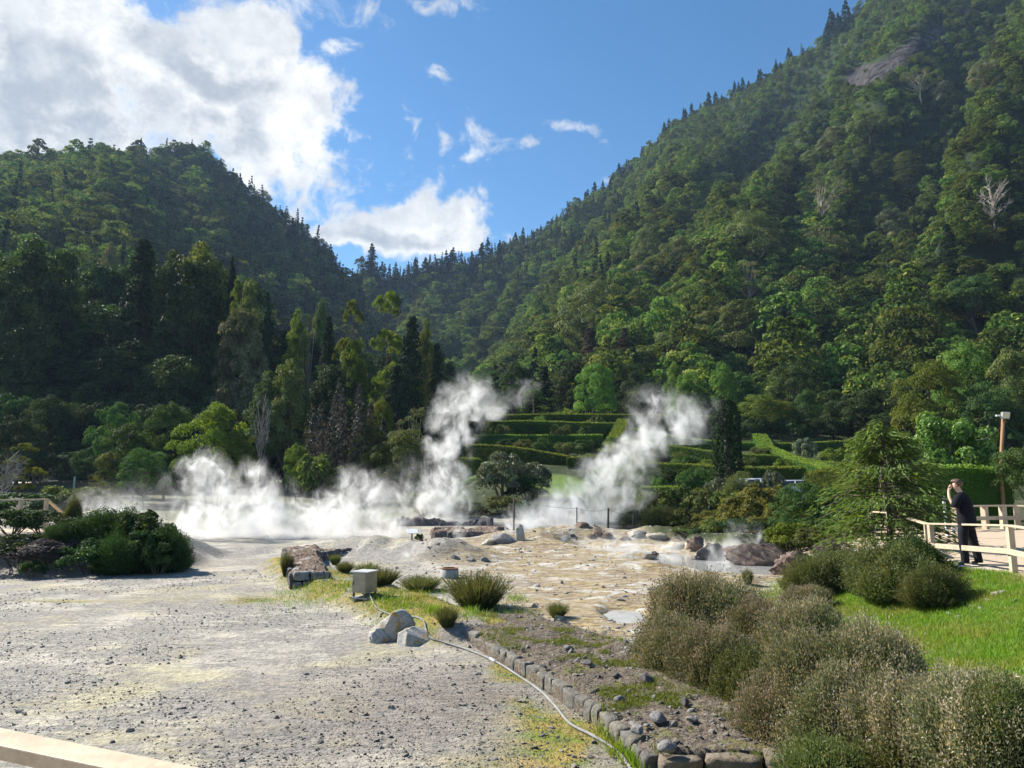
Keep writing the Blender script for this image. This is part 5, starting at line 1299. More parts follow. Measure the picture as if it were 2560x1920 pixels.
slab(1404, 1568, 40, 30, 'blue-grey slab standing before the small tuft on the wall', -.25, -.15)
slab(1224, 1512, 36, 26, 'grey slab leaning at the foot of the big round tuft', .2, -.5)
# loose stones on the grey ground and on the wall
r = np.random.default_rng(12)
LOOSE = [rock_mesh(f'loose_stone{i}', 300 + i, (.5, .42, .36), 8, 3, .14) for i in range(5)]
RK_GRAV = rock_mat('gravel_stone', (.43, .41, .375), (.30, .28, .255), (.50, .45, .36), 4)
RK_MID = rock_mat('mid_grey_stone', (.24, .235, .225), (.16, .155, .15), (.30, .28, .24), 5)
for me in LOOSE[:1]: me.materials.append(RK_MID)
for me in LOOSE[1:]: me.materials.append(RK_GRAV)
stones = [(170, 1710, 24), (235, 1708, 16), (225, 1600, 14), (766, 1688, 20), (656, 1687, 12), (690, 1797, 22), (800, 1784, 22), (582, 1760, 20), (485, 1797, 20), (326, 1830, 30), (60, 1790, 22), (112, 1850, 18),
          (420, 1660, 14), (450, 1646, 16), (508, 1755, 14), (280, 1860, 20), (395, 1845, 16), (710, 1902, 16), (1035, 1783, 14), (1170, 1806, 12), (760, 1830, 16), (620, 1845, 14), (220, 1760, 16), (100, 1690, 14), (540, 1870, 18), (345, 1780, 14), (870, 1740, 14), (930, 1700, 12), (1368, 1862, 14), (300, 1665, 12)]
for px, py, w in stones:
    b = hit(px, py, H); s = .72 * w / ppm(b.y)
    o = link('stone', LOOSE[r.integers(5)], None, None, (b.x, b.y, b.z + .05 * s), (r.normal() * .3, r.normal() * .3, r.random() * 6), (s, s * r.uniform(.8, 1.1), s * r.uniform(.7, 1.1)))
    tag(o, 'dark stone lying loose on the grey gravel ground', 'stone', 'loose stones on the gravel')
# gravel: small stones nobody could count
n = 70000
Yq = 5.2 + 19 * r.random(n) ** 1.7; xq = (r.random(n) * 2 - 1) * Yq * .75
d, _ = seg_dist(xq, Yq, BERM, True)
keep = (d > .2) & (z_path(xq, Yq, 0 * xq) < .3) & (fbm(xq * .45, Yq * .45, 4, 55) + .25 * z_dark(xq, Yq, 0 * xq) > .36 + .16 * r.random(n))
xq, Yq = xq[keep], Yq[keep]; n = len(xq)
sz = np.clip(.0070 * np.exp(.55 * r.normal(size=n)), .0035, .035) * (1 + .02 * Yq)
scatter('gravel', np.stack([xq, Yq, H(xq, Yq) + sz * .1], 1), r.integers(0, 5, n), np.stack([r.normal(size=n) * .5, r.normal(size=n) * .5, r.random(n) * 6.28], 1),
        np.stack([sz * 1.2, sz, sz * .5], 1) * 2, LOOSE, 'loose gravel scattered over the grey crusted ground', 'gravel')
n = 7000
Yq = 12 + 24 * r.random(n) ** 1.3; xq = -6 + 17 * r.random(n)
d, _ = seg_dist(xq, Yq, BERM, True)
keep = (d < -.8) & (z_path(xq, Yq, 0 * xq) < .1) & (H(xq, Yq) < .8) & (fbm(xq * .5, Yq * .9, 4, 57) > .45); xq, Yq = xq[keep], Yq[keep]; n = len(xq)
sz = np.clip(.02 * np.exp(.6 * r.normal(size=n)), .008, .12)
scatter('pebbles', np.stack([xq, Yq, H(xq, Yq)], 1), r.integers(0, 5, n), np.stack([r.normal(size=n) * .5, r.normal(size=n) * .5, r.random(n) * 6.28], 1),
        np.stack([sz * 1.3, sz, sz * .7], 1) * 2, LOOSE, 'small broken stones over the yellow field', 'pebbles')

# ------------------------------------------------------------------ stone wall in front
WL = np.array([gq[:] for gq in [(Vector(at(px, py, 1)) - Vector((0, 0, CAMZ))) for px, py in ((1640, 1866), (1504, 1752), (1331, 1648), (1169, 1562), (1120, 1535))]])
ZT = .25
WLp = np.array([[a * (ZT - CAMZ) / c, b * (ZT - CAMZ) / c] for a, b, c in WL])
WR = np.array([(Vector(at(px, py, 1)) - Vector((0, 0, CAMZ)))[:] for px, py in ((2055, 1893), (1830, 1712), (1625, 1622), (1470, 1565), (1330, 1530))])
WRp = np.array([[a * (ZT - CAMZ) / c, b * (ZT - CAMZ) / c] for a, b, c in WR])
WRp[0] = WLp[0] + np.array([1.55, -.12])
wallm, t = nt('earth_and_moss')
p = objco(t); n1 = noise(t, p, 2.2, 7, .7, .4); n2 = noise(t, p, 9, 6, .7); n3 = noise(t, p, 30, 4, .7)
c = mixc(t, mapr(t, n2, .35, .65), (.125, .10, .078), (.24, .20, .155))
c = mixc(t, mapr(t, n3, .45, .62), c, (.07, .056, .046))
c = mixc(t, math_(t, 'MULTIPLY', mapr(t, n1, .54, .66), .6), c, mixc(t, mapr(t, n2, .4, .6), (.20, .17, .05), (.13, .16, .035)))
out(t, princ(t, c, .95, .1, bump(t, math_(t, 'ADD', n2, n3), .9, .05)))
STONEW = rock_mat('wall_stone', (.20, .19, .165), (.13, .12, .105), (.26, .23, .17), 3)
def wall_top(name, Lp, Rp, z, mat, nu, nv, amp, seed, rag=0.):
    u = np.linspace(0, 1, nu); v = np.linspace(-.06, 1.06, nv)
    def rs(Pq):
        l = np.concatenate([[0], np.cumsum(np.hypot(*np.diff(Pq, axis=0).T))]); s = u * l[-1]
        return np.stack([np.interp(s, l, Pq[:, 0]), np.interp(s, l, Pq[:, 1])], 1)
    A, B = rs(Lp), rs(Rp)
    P = A[:, None] * (1 - v[None, :, None]) + B[:, None] * v[None, :, None]
    zz = z + amp * (fbm(P[..., 0] * 2.4, P[..., 1] * 2.4, 4, seed) - .5) * 2 + amp * .8 * (fbm(P[..., 0] * 9, P[..., 1] * 9, 3, seed + 1) - .5) + amp * .9 * (fbm(P[..., 0] * 24, P[..., 1] * 24, 2, seed + 2) - .5)
    edge = np.minimum(v, 1 - v)[None, :]
    zz = zz - .10 * (1 - sst(-.06, .10, edge)) - rag * np.clip(fbm(P[..., 0] * .9 + 4, P[..., 1] * .9, 3, seed + 7) - .42, 0, 1)
    P = P + rag * .35 * np.stack([fbm(P[..., 0] * 2.2, P[..., 1] * 2.2, 3, seed + 8) - .5, fbm(P[..., 0] * 2.2, P[..., 1] * 2.2, 3, seed + 9) - .5], -1)
    zz[:, 0] = zz[:, -1] = -.15; zz[0, :] = np.minimum(zz[0, :], z - .08); zz[-1, :] = -.1
    V = np.concatenate([P, zz[..., None]], -1).reshape(-1, 3)
    i = np.arange(nu * nv).reshape(nu, nv)
    Q = np.stack([i[:-1, :-1], i[:-1, 1:], i[1:, 1:], i[1:, :-1]], -1).reshape(-1, 4)
    return V, Q, A, B
def blocks(mb_list, A, off, z0, z1, r, lmin, lmax, thick=.16, rows=1):
    """rough stones along a line A; each a bulged block"""
    l = np.concatenate([[0], np.cumsum(np.hypot(*np.diff(A, axis=0).T))])
    for row in range(rows):
        a0, a1 = z0 + (z1 - z0) * row / rows, z0 + (z1 - z0) * (row + 1) / rows
        s = -r.random() * lmin
        while s < l[-1]:
            ln = r.uniform(lmin, lmax); e = min(s + ln - .008, l[-1] + .05)
            if e - max(s, 0) > .07:
                c0 = np.array([np.interp(max(s, 0), l, A[:, k]) for k in (0, 1)]); c1 = np.array([np.interp(e, l, A[:, k]) for k in (0, 1)])
                mid = (c0 + c1) / 2; d = c1 - c0; L_ = np.hypot(*d); ang = math.atan2(d[1], d[0])
                bm = bmesh.new(); bmesh.ops.create_cube(bm, size=1); bmesh.ops.subdivide_edges(bm, edges=bm.edges[:], cuts=4, use_grid_fill=True)
                V = np.array([v.co[:] for v in bm.verts]); 
                q = 1 - .09 * (np.abs(V[:, [0, 1, 2]] * 2) ** 6).sum(1, keepdims=True) * .5
                V = V * q
                sd = r.integers(1, 999)
                V = V * np.array([L_, thick, a1 - a0 - .012]) 
                V += .05 * np.stack([vn(V[:, 1] * 9 + sd, V[:, 2] * 9, 1) - .5, vn(V[:, 0] * 7 + sd, V[:, 2] * 8, 2) - .5, vn(V[:, 0] * 6 + sd, V[:, 1] * 9, 3) - .5], 1)
                ca, sa = math.cos(ang), math.sin(ang)
                W = np.stack([mid[0] + V[:, 0] * ca - (V[:, 1] + off) * sa, mid[1] + V[:, 0] * sa + (V[:, 1] + off) * ca, V[:, 2] + (a0 + a1) / 2 + .012 * r.normal()], 1)
                mb_list.add(W, [[v.index for v in f.verts] for f in bm.faces], r.random()); bm.free()
            s = e + .008
wr = np.random.default_rng(3)
V, Q, A, B = wall_top('wall', WLp, WRp, ZT - .02, wallm, 300, 90, .042, 101)
wt = empty('stone_wall', (float(A[0, 0]), float(A[0, 1]), 0), 0, 'low wide dry stone wall topped with earth, moss and stones, running past the heather', 'stone wall')
o0 = np.array([A[0, 0], A[0, 1], 0])
o = link('earth_top', mk('earth_top', V - o0, Q[:, ::-1], None, None, True), wallm, wt)
fb = MB(); blocks(fb, A[:, :2] , .02, -.03, ZT - .05, wr, .12, .40, .16, 1)
fs = MB(); fs.n = 0
o = link('side_stones', fb.mesh('side_stones', True), STONEW, None); o.parent = wt; o.location = tuple(-o0)
fb = MB(); E = np.array([A[0] + (A[0] - A[6]) * .3, B[0] + (A[0] - A[6]) * .3]); blocks(fb, E, 0, -.14, ZT - .02, wr, .30, .60, .30, 2)
o = link('end_stones', fb.mesh('end_stones', True), rock_mat('warm_wall_stone', (.23, .185, .13), (.15, .125, .095), (.30, .26, .20), 3), None); o.parent = wt; o.location = tuple(-o0)
for px, py, w, h, lab in ((1615, 1700, 40, 24, 'rounded dark'), (1645, 1798, 42, 26, 'flat grey'), (1548, 1750, 26, 14, 'small brown'), (1712, 1760, 22, 22, 'dark pointed'), (1668, 1872, 44, 28, 'pale tilted'), (1594, 1828, 34, 24, 'whitish corner'),
                          (1700, 1690, 26, 14, 'low brown'), (1880, 1806, 50, 14, 'dark flat'), (1730, 1800, 26, 16, 'little grey'), (1470, 1660, 26, 14, 'dark small'), (1420, 1620, 22, 12, 'brown small'), (1540, 1690, 20, 12, 'tiny dark')):
    a, b = ray(px, py); Y = (ZT - CAMZ) / b; s = 1 / ppm(Y)
    o = link('stone', rock_mesh('wall_stone', px, (w * s * .55, w * s * .5, h * s * .6), 9, 3, .12), RK_DARK if 'dark' in lab else RK_GREY, None, (a * Y, Y, ZT + .01), (0, 0, px * .1))
    tag(o, f'{lab} stone lying on top of the front stone wall', 'stone')
n = 1300; u_ = r.random(n); q = r.random(n)
Lq = np.stack([np.interp(u_, np.linspace(0, 1, len(WLp)), WLp[:, k]) for k in (0, 1)], 1); Rq = np.stack([np.interp(u_, np.linspace(0, 1, len(WRp)), WRp[:, k]) for k in (0, 1)], 1)
P_ = Lq * (1 - q[:, None]) + Rq * q[:, None]; sz = np.clip(.013 * np.exp(.6 * r.normal(size=n)), .006, .05)
scatter('rubble', np.stack([P_[:, 0], P_[:, 1], 0 * q + ZT - .015], 1), r.integers(0, 5, n), np.stack([r.normal(size=n) * .4, r.normal(size=n) * .4, r.random(n) * 6.28], 1), np.stack([sz * 1.3, sz, sz * .8], 1) * 2, LOOSE, 'small rubble stones set in the top of the front wall', 'rubble')
# the old brown wall beyond the cabinet, and its continuation round the mound
RUSTW, t = nt('rusty_rubble'); p = objco(t); n1 = noise(t, p, 5, 7, .7, .3); n2 = noise(t, p, 22, 5, .7)
c = mixc(t, mapr(t, n1, .35, .65), (.17, .115, .085), (.28, .22, .17)); c = mixc(t, mapr(t, n2, .45, .65), c, (.09, .065, .055)); c = mixc(t, mapr(t, noise(t, p, 2.4, 5, .6), .55, .66), c, (.42, .39, .36))
out(t, princ(t, c, .95, .1, bump(t, math_(t, 'ADD', n1, n2), 1., .06)))
def ruin(name, Lpx, Rpx, z, label, face_h, seed, rag_=.6):
    def gp(l): return np.array([[at(px, py, 1)[0] * (z - CAMZ) / (at(px, py, 1)[2] - CAMZ), (z - CAMZ) / (at(px, py, 1)[2] - CAMZ)] for px, py in l])
    Lp, Rp = gp(Lpx), gp(Rpx)
    V, Q, A, B = wall_top(name, Lp, Rp, z, RUSTW, 220, 60, .075, seed, rag_)
    V[:, 2] += 0
    e = empty('stone_wall', (float(A[0, 0]), float(A[0, 1]), 0), 0, label, 'stone wall'); o0 = np.array([A[0, 0], A[0, 1], 0])
    link('rubble_top', mk('rubble_top', V - o0, Q[:, ::-1], None, None, True), RUSTW, e)
    fb = MB(); blocks(fb, np.array([A[0] + (A[0] - A[5]) * .05, B[0] + (A[0] - A[5]) * .05]), 0, .0, z - .03, wr, .3, .5, .22, face_h)
    o = link('end_stones', fb.mesh('end_stones', True), RK_GREY, None); o.parent = e; o.location = tuple(-o0)
    fb = MB(); blocks(fb, A, .03, .0, z - .04, wr, .25, .5, .14, 1)
    o = link('side_stones', fb.mesh('side_stones', True), RK_DARK, None); o.parent = e; o.location = tuple(-o0)
ruin('old_wall', [(734, 1428), (716, 1392), (712, 1366)], [(822, 1424), (800, 1388), (795, 1362)], .50, 'old brown rubble wall with a squared end, left of the cabinet', 2, 120, .25)
ruin('old_wall', [(800, 1376), (900, 1364), (1062, 1352)], [(790, 1366), (900, 1356), (1066, 1345)], .42, 'thin rusty line of wall curving over the grey mound', 1, 130)
ruin('old_wall', [(1275, 1328), (1200, 1326), (1085, 1328)], [(1262, 1314), (1190, 1314), (1080, 1318)], .50, 'broken dark red wall stub behind the grey mound', 1, 140, 1.3)

# ------------------------------------------------------------------ metal cabinet with its hose
CABM = simple_mat('weathered_tan_metal', (.36, .31, .22), (.27, .23, .165), 5, .45, .5, .05, .01, (1, 1, 1), .35)
LIDM = simple_mat('bright_lid_metal', (.72, .72, .72), (.60, .60, .60), 6, .35, .6, .03, .005, (1, 1, 1), .3)
DKM = simple_mat('dark_metal', (.04, .038, .036), (.08, .07, .06), 20, .6, .4, .2, .01)
CONC = simple_mat('concrete', (.36, .35, .33), (.25, .24, .225), 12, .9, .2, .5, .01)
b = hit(906, 1503, H); s = 1 / ppm(b.y); rz = R(-24)
cab = empty('metal_cabinet', (b.x, b.y + .2, b.z + .03), rz, 'small tan metal cabinet on short legs standing on a slab', 'cabinet')
W, Dp, Hh = .37, .40, .44
link('body', MB().box((0, 0, .13 + Hh / 2), (W, Dp, Hh)).mesh('body'), CABM, cab)
dr = link('door', MB().box((.0, -Dp / 2 - .008, .13 + Hh / 2), (W - .035, .012, Hh - .04)).mesh('door'), CABM, cab)
link('handle', MB().box((-W / 2 + .035, -Dp / 2 - .022, .13 + Hh * .46), (.022, .018, .06)).mesh('handle'), DKM, dr)
link('lid', MB().box((0, -.005, .13 + Hh + .012), (W + .05, Dp + .06, .02)).mesh('lid'), LIDM, cab)
for i, j in ((-1, -1), (1, -1), (1, 1), (-1, 1)):
    link('leg', MB().box((i * (W / 2 - .025), j * (Dp / 2 - .025), .085), (.035, .035, .09)).mesh('leg'), DKM, cab)
link('base_slab', MB().box((.0, 0, .022), (W + .10, Dp + .06, .036)).box((-.12, 0, -.02), (.08, Dp, .05)).box((.14, 0, -.02), (.08, Dp, .05)).mesh('base_slab'), CONC, cab)
HOSE = simple_mat('grey_hose', (.27, .27, .265), (.18, .18, .17), 3, .8, .15, 0)
hp = [(922, 1500), (940, 1520), (968, 1540), (1000, 1545), (1035, 1545), (1058, 1556), (1066, 1580), (1080, 1600), (1110, 1612), (1170, 1628), (1240, 1660), (1300, 1698), (1352, 1734), (1390, 1772), (1425, 1815), (1482, 1850), (1540, 1886), (1575, 1925), (1605, 1970)]
pts = []
for i, (px, py) in enumerate(hp):
    q = hit(px, py, H); pts.append([q.x, q.y, q.z + .022])
pts[0][2] += .09; pts[0][1] += .02
pts = np.array(pts)
def crom(P, k=8):
    o = []
    for i in range(len(P) - 1):
        a, b_, c_, d_ = P[max(i - 1, 0)], P[i], P[i + 1], P[min(i + 2, len(P) - 1)]
        for u in np.linspace(0, 1, k, endpoint=False):
            o.append(.5 * (2 * b_ + (c_ - a) * u + (2 * a - 5 * b_ + 4 * c_ - d_) * u * u + (3 * b_ - a - 3 * c_ + d_) * u ** 3))
    o.append(P[-1]); return np.array(o)
hc = crom(pts); hc[:, 2] = np.maximum(hc[:, 2], H(hc[:, 0], hc[:, 1]) + .014)
hm = MB(); hm.tube(hc - hc[0], .0165, 8)
hb = MB()
ho = link('hose', hm.mesh('hose', True), HOSE, None, tuple(hc[0])); tag(ho, 'light grey hose winding from the cabinet down past the stone wall', 'hose')
jm = MB(); k = 78; jm.tube(hc[k:k + 3] - hc[0], .027, 8); link('coupling', jm.mesh('coupling', True), LIDM, ho)
# concrete ring, sign board
b = hit(1122, 1447, H); rr_ = .27; m = MB(); th = np.linspace(0, 2 * np.pi, 40, endpoint=False)
prof = [(rr_, -.05), (rr_, .24), (rr_ - .05, .26), (rr_ - .07, .22), (rr_ - .07, -.05)]
V = np.array([[q * math.cos(a), q * math.sin(a), z] for q, z in prof for a in th]); k = np.arange(40)
Q = np.concatenate([np.stack([i * 40 + k, i * 40 + (k + 1) % 40, (i + 1) * 40 + (k + 1) % 40, (i + 1) * 40 + k], 1) for i in range(4)])
m.add(V, Q); o = link('well_ring', m.mesh('well_ring', True), CONC, None, (b.x, b.y + .2, b.z)); tag(o, 'round concrete ring between the wide tuft and the big tuft', 'well ring')
m = MB(); th_ = th; V = np.array([[q * math.cos(a), q * math.sin(a), z] for q, z in ((rr_ - .005, .262), (rr_ - .065, .262), (rr_ - .065, .285), (rr_ - .005, .285)) for a in th])
Q = np.concatenate([np.stack([i * 40 + k, i * 40 + (k + 1) % 40, ((i + 1) % 4) * 40 + (k + 1) % 40, ((i + 1) % 4) * 40 + k], 1) for i in range(4)])
m.add(V, Q); link('rusty_rim', m.mesh('rusty_rim'), simple_mat('rust', (.20, .08, .04), (.32, .15, .08), 12), o)
b = hit(1030, 1352, H); e = empty('sign_board', (b.x, b.y, b.z + .05), .3, 'small white tilted board on the rusty wall of the mound', 'sign')
link('board', MB().box((0, 0, .28), (.42, .30, .03), 0, .5, 0, .5).mesh('board'), simple_mat('white_board', (.82, .82, .82), (.74, .74, .74), 5, .4, .4, 0), e)
link('post', MB().box((0, .04, .08), (.05, .05, .34)).mesh('post'), DKM, e)
tree_px('small_shrub', 'shrub_dark0', 1046, 1334, 1352, 26, 'small dark bush behind the tilted white board', 'shrub', None, 31.5, part=('foliage', 'stems'))

# ------------------------------------------------------------------ wooden fences
WOOD, t = nt('pale_fence_wood'); mp = N_(t, 'Mapping'); mp.inputs['Scale'].default_value = (1, 1, 1); t.links.new(geopos(t), mp.inputs[0])
wv = N_(t, 'TexWave'); wv.inputs['Scale'].default_value = 16; wv.inputs['Distortion'].default_value = 14; wv.inputs['Detail'].default_value = 3; wv.inputs['Detail Scale'].default_value = .8
t.links.new(mp.outputs[0], wv.inputs['Vector']); n1 = noise(t, mp.outputs[0], 5, 5, .6)
c = mixc(t, mapr(t, noise(t, mp.outputs[0], 26, 5, .7), .3, .7), (.44, .355, .25), (.52, .43, .31)); c = mixc(t, mapr(t, n1, .45, .7), c, (.38, .30, .21))
kn = N_(t, 'TexVoronoi'); kn.inputs['Scale'].default_value = 3.1; t.links.new(mp.outputs[0], kn.inputs['Vector'])
c = mixc(t, mapr(t, kn.outputs['Distance'], .02, .07, .75, 0), c, (.20, .10, .05))
out(t, princ(t, c, .65, .3, bump(t, noise(t, mp.outputs[0], 60, 4, .7), .3, .006)))
def bev(o, w=.006):
    md = o.modifiers.new('bevel', 'BEVEL'); md.width = w; md.segments = 2; return o
def fence(label, posts, hgt, rails, pw=.10, top=(.12, .045), low=(.04, .10), open_ends=(0, 0)):
    """posts: (x, y); rails: heights above ground of the lower rails; top plank laid flat on the posts"""
    zs = [gz(x, y) for x, y in posts]
    e = empty('wooden_fence', (posts[0][0], posts[0][1], zs[0]), 0, label, 'wooden fence'); o0 = Vector((posts[0][0], posts[0][1], zs[0]))
    for (x, y), z in zip(posts, zs):
        i = [k for k, p_ in enumerate(posts) if p_ == (x, y)][0]
        a = posts[max(i - 1, 0)]; c_ = posts[min(i + 1, len(posts) - 1)]
        bev(link('post', MB().box((x - o0.x, y - o0.y, z - o0.z + (hgt - .4) / 2), (pw, pw, hgt + .4), math.atan2(c_[1] - a[1], c_[0] - a[0])).mesh('post'), WOOD, e))
    for i in range(len(posts) - 1):
        p, q = Vector((*posts[i], zs[i])) - o0, Vector((*posts[i + 1], zs[i + 1])) - o0
        d = (q - p).normalized()
        a_ = p - d * (.12 if i == 0 else -.0); b_ = q + d * (.12 if i == len(posts) - 2 else 0)
        up = Vector((0, 0, hgt + top[1] / 2 + .001))
        bev(link('top_rail', MB().beam(a_ + up + d * .002, b_ + up - d * .002, top[0], top[1]).mesh('top_rail'), WOOD, e))
        for h_ in rails:
            sd = Vector((0, 0, 1)).cross(d) * -(pw / 2 + low[0] / 2 + .002)
            bev(link('lower_rail', MB().beam(p + sd + Vector((0, 0, h_)) + d * .002, q + sd + Vector((0, 0, h_)) - d * .002, low[0], low[1]).mesh('lower_rail'), WOOD, e))
    return e
def gpos(px, py, Y): q = at(px, py, Y); return (round(q.x, 3), Y)
fence('wooden fence along the near side of the sandy path, in front of the man', [gpos(2332, 1388, 17.2), gpos(2535, 1430, 14.4), gpos(2700, 1480, 12.0)], .90, [.42], .11, (.125, .04), (.045, .11))
fence('short wooden fence running back from the corner post behind the young conifer', [gpos(2322, 1385, 17.6), gpos(2268, 1370, 20.2), gpos(2226, 1355, 22.8), gpos(2184, 1345, 25.4)], .86, [.40], .11, (.125, .04), (.045, .10))
fence('wooden fence at the back of the sandy path below the clipped hedge', [gpos(2392, 1330, 27.5), gpos(2464, 1312, 28.6), gpos(2510, 1312, 28.6), gpos(2545, 1312, 28.6), gpos(2600, 1312, 28.0)], .88, [.44], .20, (.16, .06), (.05, .15))
fence('far wooden rail on the left bank, dropping away to the right', [gpos(-60, 1300, 25.2), gpos(48, 1300, 26.4), gpos(112, 1300, 27.6), gpos(165, 1300, 29.4), gpos(240, 1300, 33)], 1.12, [.70], .12, (.14, .05), (.05, .10))
# rail right in front of the camera
p0, p1 = at(-60, 1846, 2.35), at(600, 1985, 2.02)
e = empty('wooden_fence', (p0.x, p0.y, 1.0), 0, 'wooden rail close up, cut by the lower left corner', 'wooden fence'); o0 = Vector((p0.x, p0.y, 1.0))
bev(link('top_rail', MB().beam(p0 - o0, p1 - o0, .105, .042).mesh('top_rail'), WOOD, e), .004)
pp = at(262, 1900, 2.24) - o0; d = (p1 - p0).normalized()
zr = (p0 - o0).z + (pp.x / (p1 - p0).x) * (p1 - p0).z
bev(link('post', MB().box((pp.x, pp.y - .02, zr / 2 - .15), (.10, .09, zr + .25), math.atan2(d.y, d.x)).mesh('post'), WOOD, e), .004)
bev(link('lower_rail', MB().beam(p0 - o0 - Vector((0, 0, .45)) + Vector((0, .02, 0)), p1 - o0 - Vector((0, 0, .45)) + Vector((0, .02, 0)), .04, .10).mesh('lower_rail'), WOOD, e), .004)

# ------------------------------------------------------------------ lamp post, posts with wire, white post
b = at(2500, 1190, 31); zg = gz(b.x, 31)
e = empty('lamp_post', (b.x, 31, zg), 0, 'wooden pole with a square floodlight above the tall hedge', 'lamp post')
tp = at(2508, 1046, 31); hgt = tp.z - zg
m = MB(); m.tube([(0, 0, 0), (.05, 0, hgt * .5), (tp.x - b.x, 0, hgt)], [.085, .08, .07], 8); link('pole', m.mesh('pole', True), simple_mat('orange_pole_wood', (.34, .20, .10), (.24, .14, .08), 8, .8, .2, .3, .02, (1, 1, .2)), e)
lm = link('floodlight', MB().box((tp.x - b.x + .02, -.12, hgt + .12), (.36, .12, .28), .15, .5, 0, .35).mesh('floodlight'), simple_mat('lamp_housing', (.36, .36, .33), (.28, .28, .26), 8, .4, .5, 0), e)
link('glass', MB().box((tp.x - b.x + .01, -.183, hgt + .098), (.30, .012, .22), .15, .5, 0, .35).mesh('glass'), simple_mat('lamp_glass', (.50, .56, .40), (.44, .50, .36), 4, .15, .6, 0), lm)
link('bracket', MB().box((tp.x - b.x - .26, -.05, hgt + .12), (.16, .08, .07)).mesh('bracket'), LIDM, lm)
wm = MB()
for q1, q2, dp in (((2504, 1066, 31), (2440, 1100, 33), .15), ((2512, 1062, 31), (2580, 1090, 33), .2)):
    a_, c_ = at(*q1), at(*q2); P = [(a_.lerp(c_, u) - Vector((b.x, 31, zg)) - Vector((0, 0, dp * 4 * u * (1 - u))))[:] for u in np.linspace(0, 1, 9)]
    wm.tube(P, .012, 5)
link('wire', wm.mesh('wire'), DKM, e)
DKW = simple_mat('dark_post_wood', (.05, .045, .04), (.09, .08, .07), 10, .9, .1, .3, .02)
fp = [(1442, 1310, 1268, 36.5, .03), (1519, 1300, 1270, 38.5, .055), (1582, 1296, 1282, 39.5, .055), (1646, 1286, 1268, 40.5, .06), (1711, 1292, 1272, 41, .06), (1771, 1280, 1264, 41.5, .055), (1846, 1250, 1226, 43, .06), (1284, 1290, 1245, 40, .05)]
prev = None
fe = empty('wire_fence', (at(1442, 1310, 36.5).x, 36.5, 0), 0, 'thin wire fence with dark leaning posts below the hedge garden', 'wire fence'); fo = Vector((at(1442, 1310, 36.5).x, 36.5, 0))
tops = []
for i, (px, yb, yt, Y, rad) in enumerate(fp):
    a_, c_ = at(px, yb, Y), at(px + (2 if i else 0), yt, Y); a_.z = min(a_.z, gz(a_.x, Y)) - .1
    m = MB(); m.tube([(a_ - fo)[:], ((a_ + c_) / 2 - fo)[:], (c_ - fo)[:]], rad, 8); link('post', m.mesh('post', True), DKW, fe); tops.append(c_ - fo - Vector((0, 0, .06)))
m = MB(); order = [7, 0, 1, 2, 3, 4, 5, 6]
for i, j in zip(order[:-1], order[1:]):
    m.tube([tops[i].lerp(tops[j], u)[:2] + (tops[i].lerp(tops[j], u).z - .12 * 4 * u * (1 - u),) if False else (tops[i].lerp(tops[j], u) - Vector((0, 0, .12 * 4 * u * (1 - u))))[:] for u in np.linspace(0, 1, 7)], .008, 4)
link('wire', m.mesh('wire'), DKM, fe)
b = at(2365, 1290, 24); zg = gz(b.x, 24)
m = MB(); hgt = at(2360, 1226, 24).z - zg; m.tube([(0, 0, -.1), (-.03, 0, hgt * .7), (-.05, 0, hgt)], [.05, .05, .02], 8)
o = link('post', m.mesh('white_post', True), simple_mat('white_paint', (.78, .78, .76), (.70, .70, .68), 6, .5, .4, 0), None, (b.x, 24, zg)); o.name = 'marker_post'; tag(o, 'thin white post standing beside the man', 'post')
sg = link('panel', MB().box((.30, 0, hgt * .18), (.30, .02, .26), 0, .5, 0, .3).mesh('panel'), o.data.materials[0], o)
# dead reddish sprig by the stream
tree_px('withered_sapling', 'shrub_dry1', 1638, 1378, 1402, 20, 'withered rust-brown sapling beside the white stream', 'sapling', None, None, part=('foliage', 'stems'))

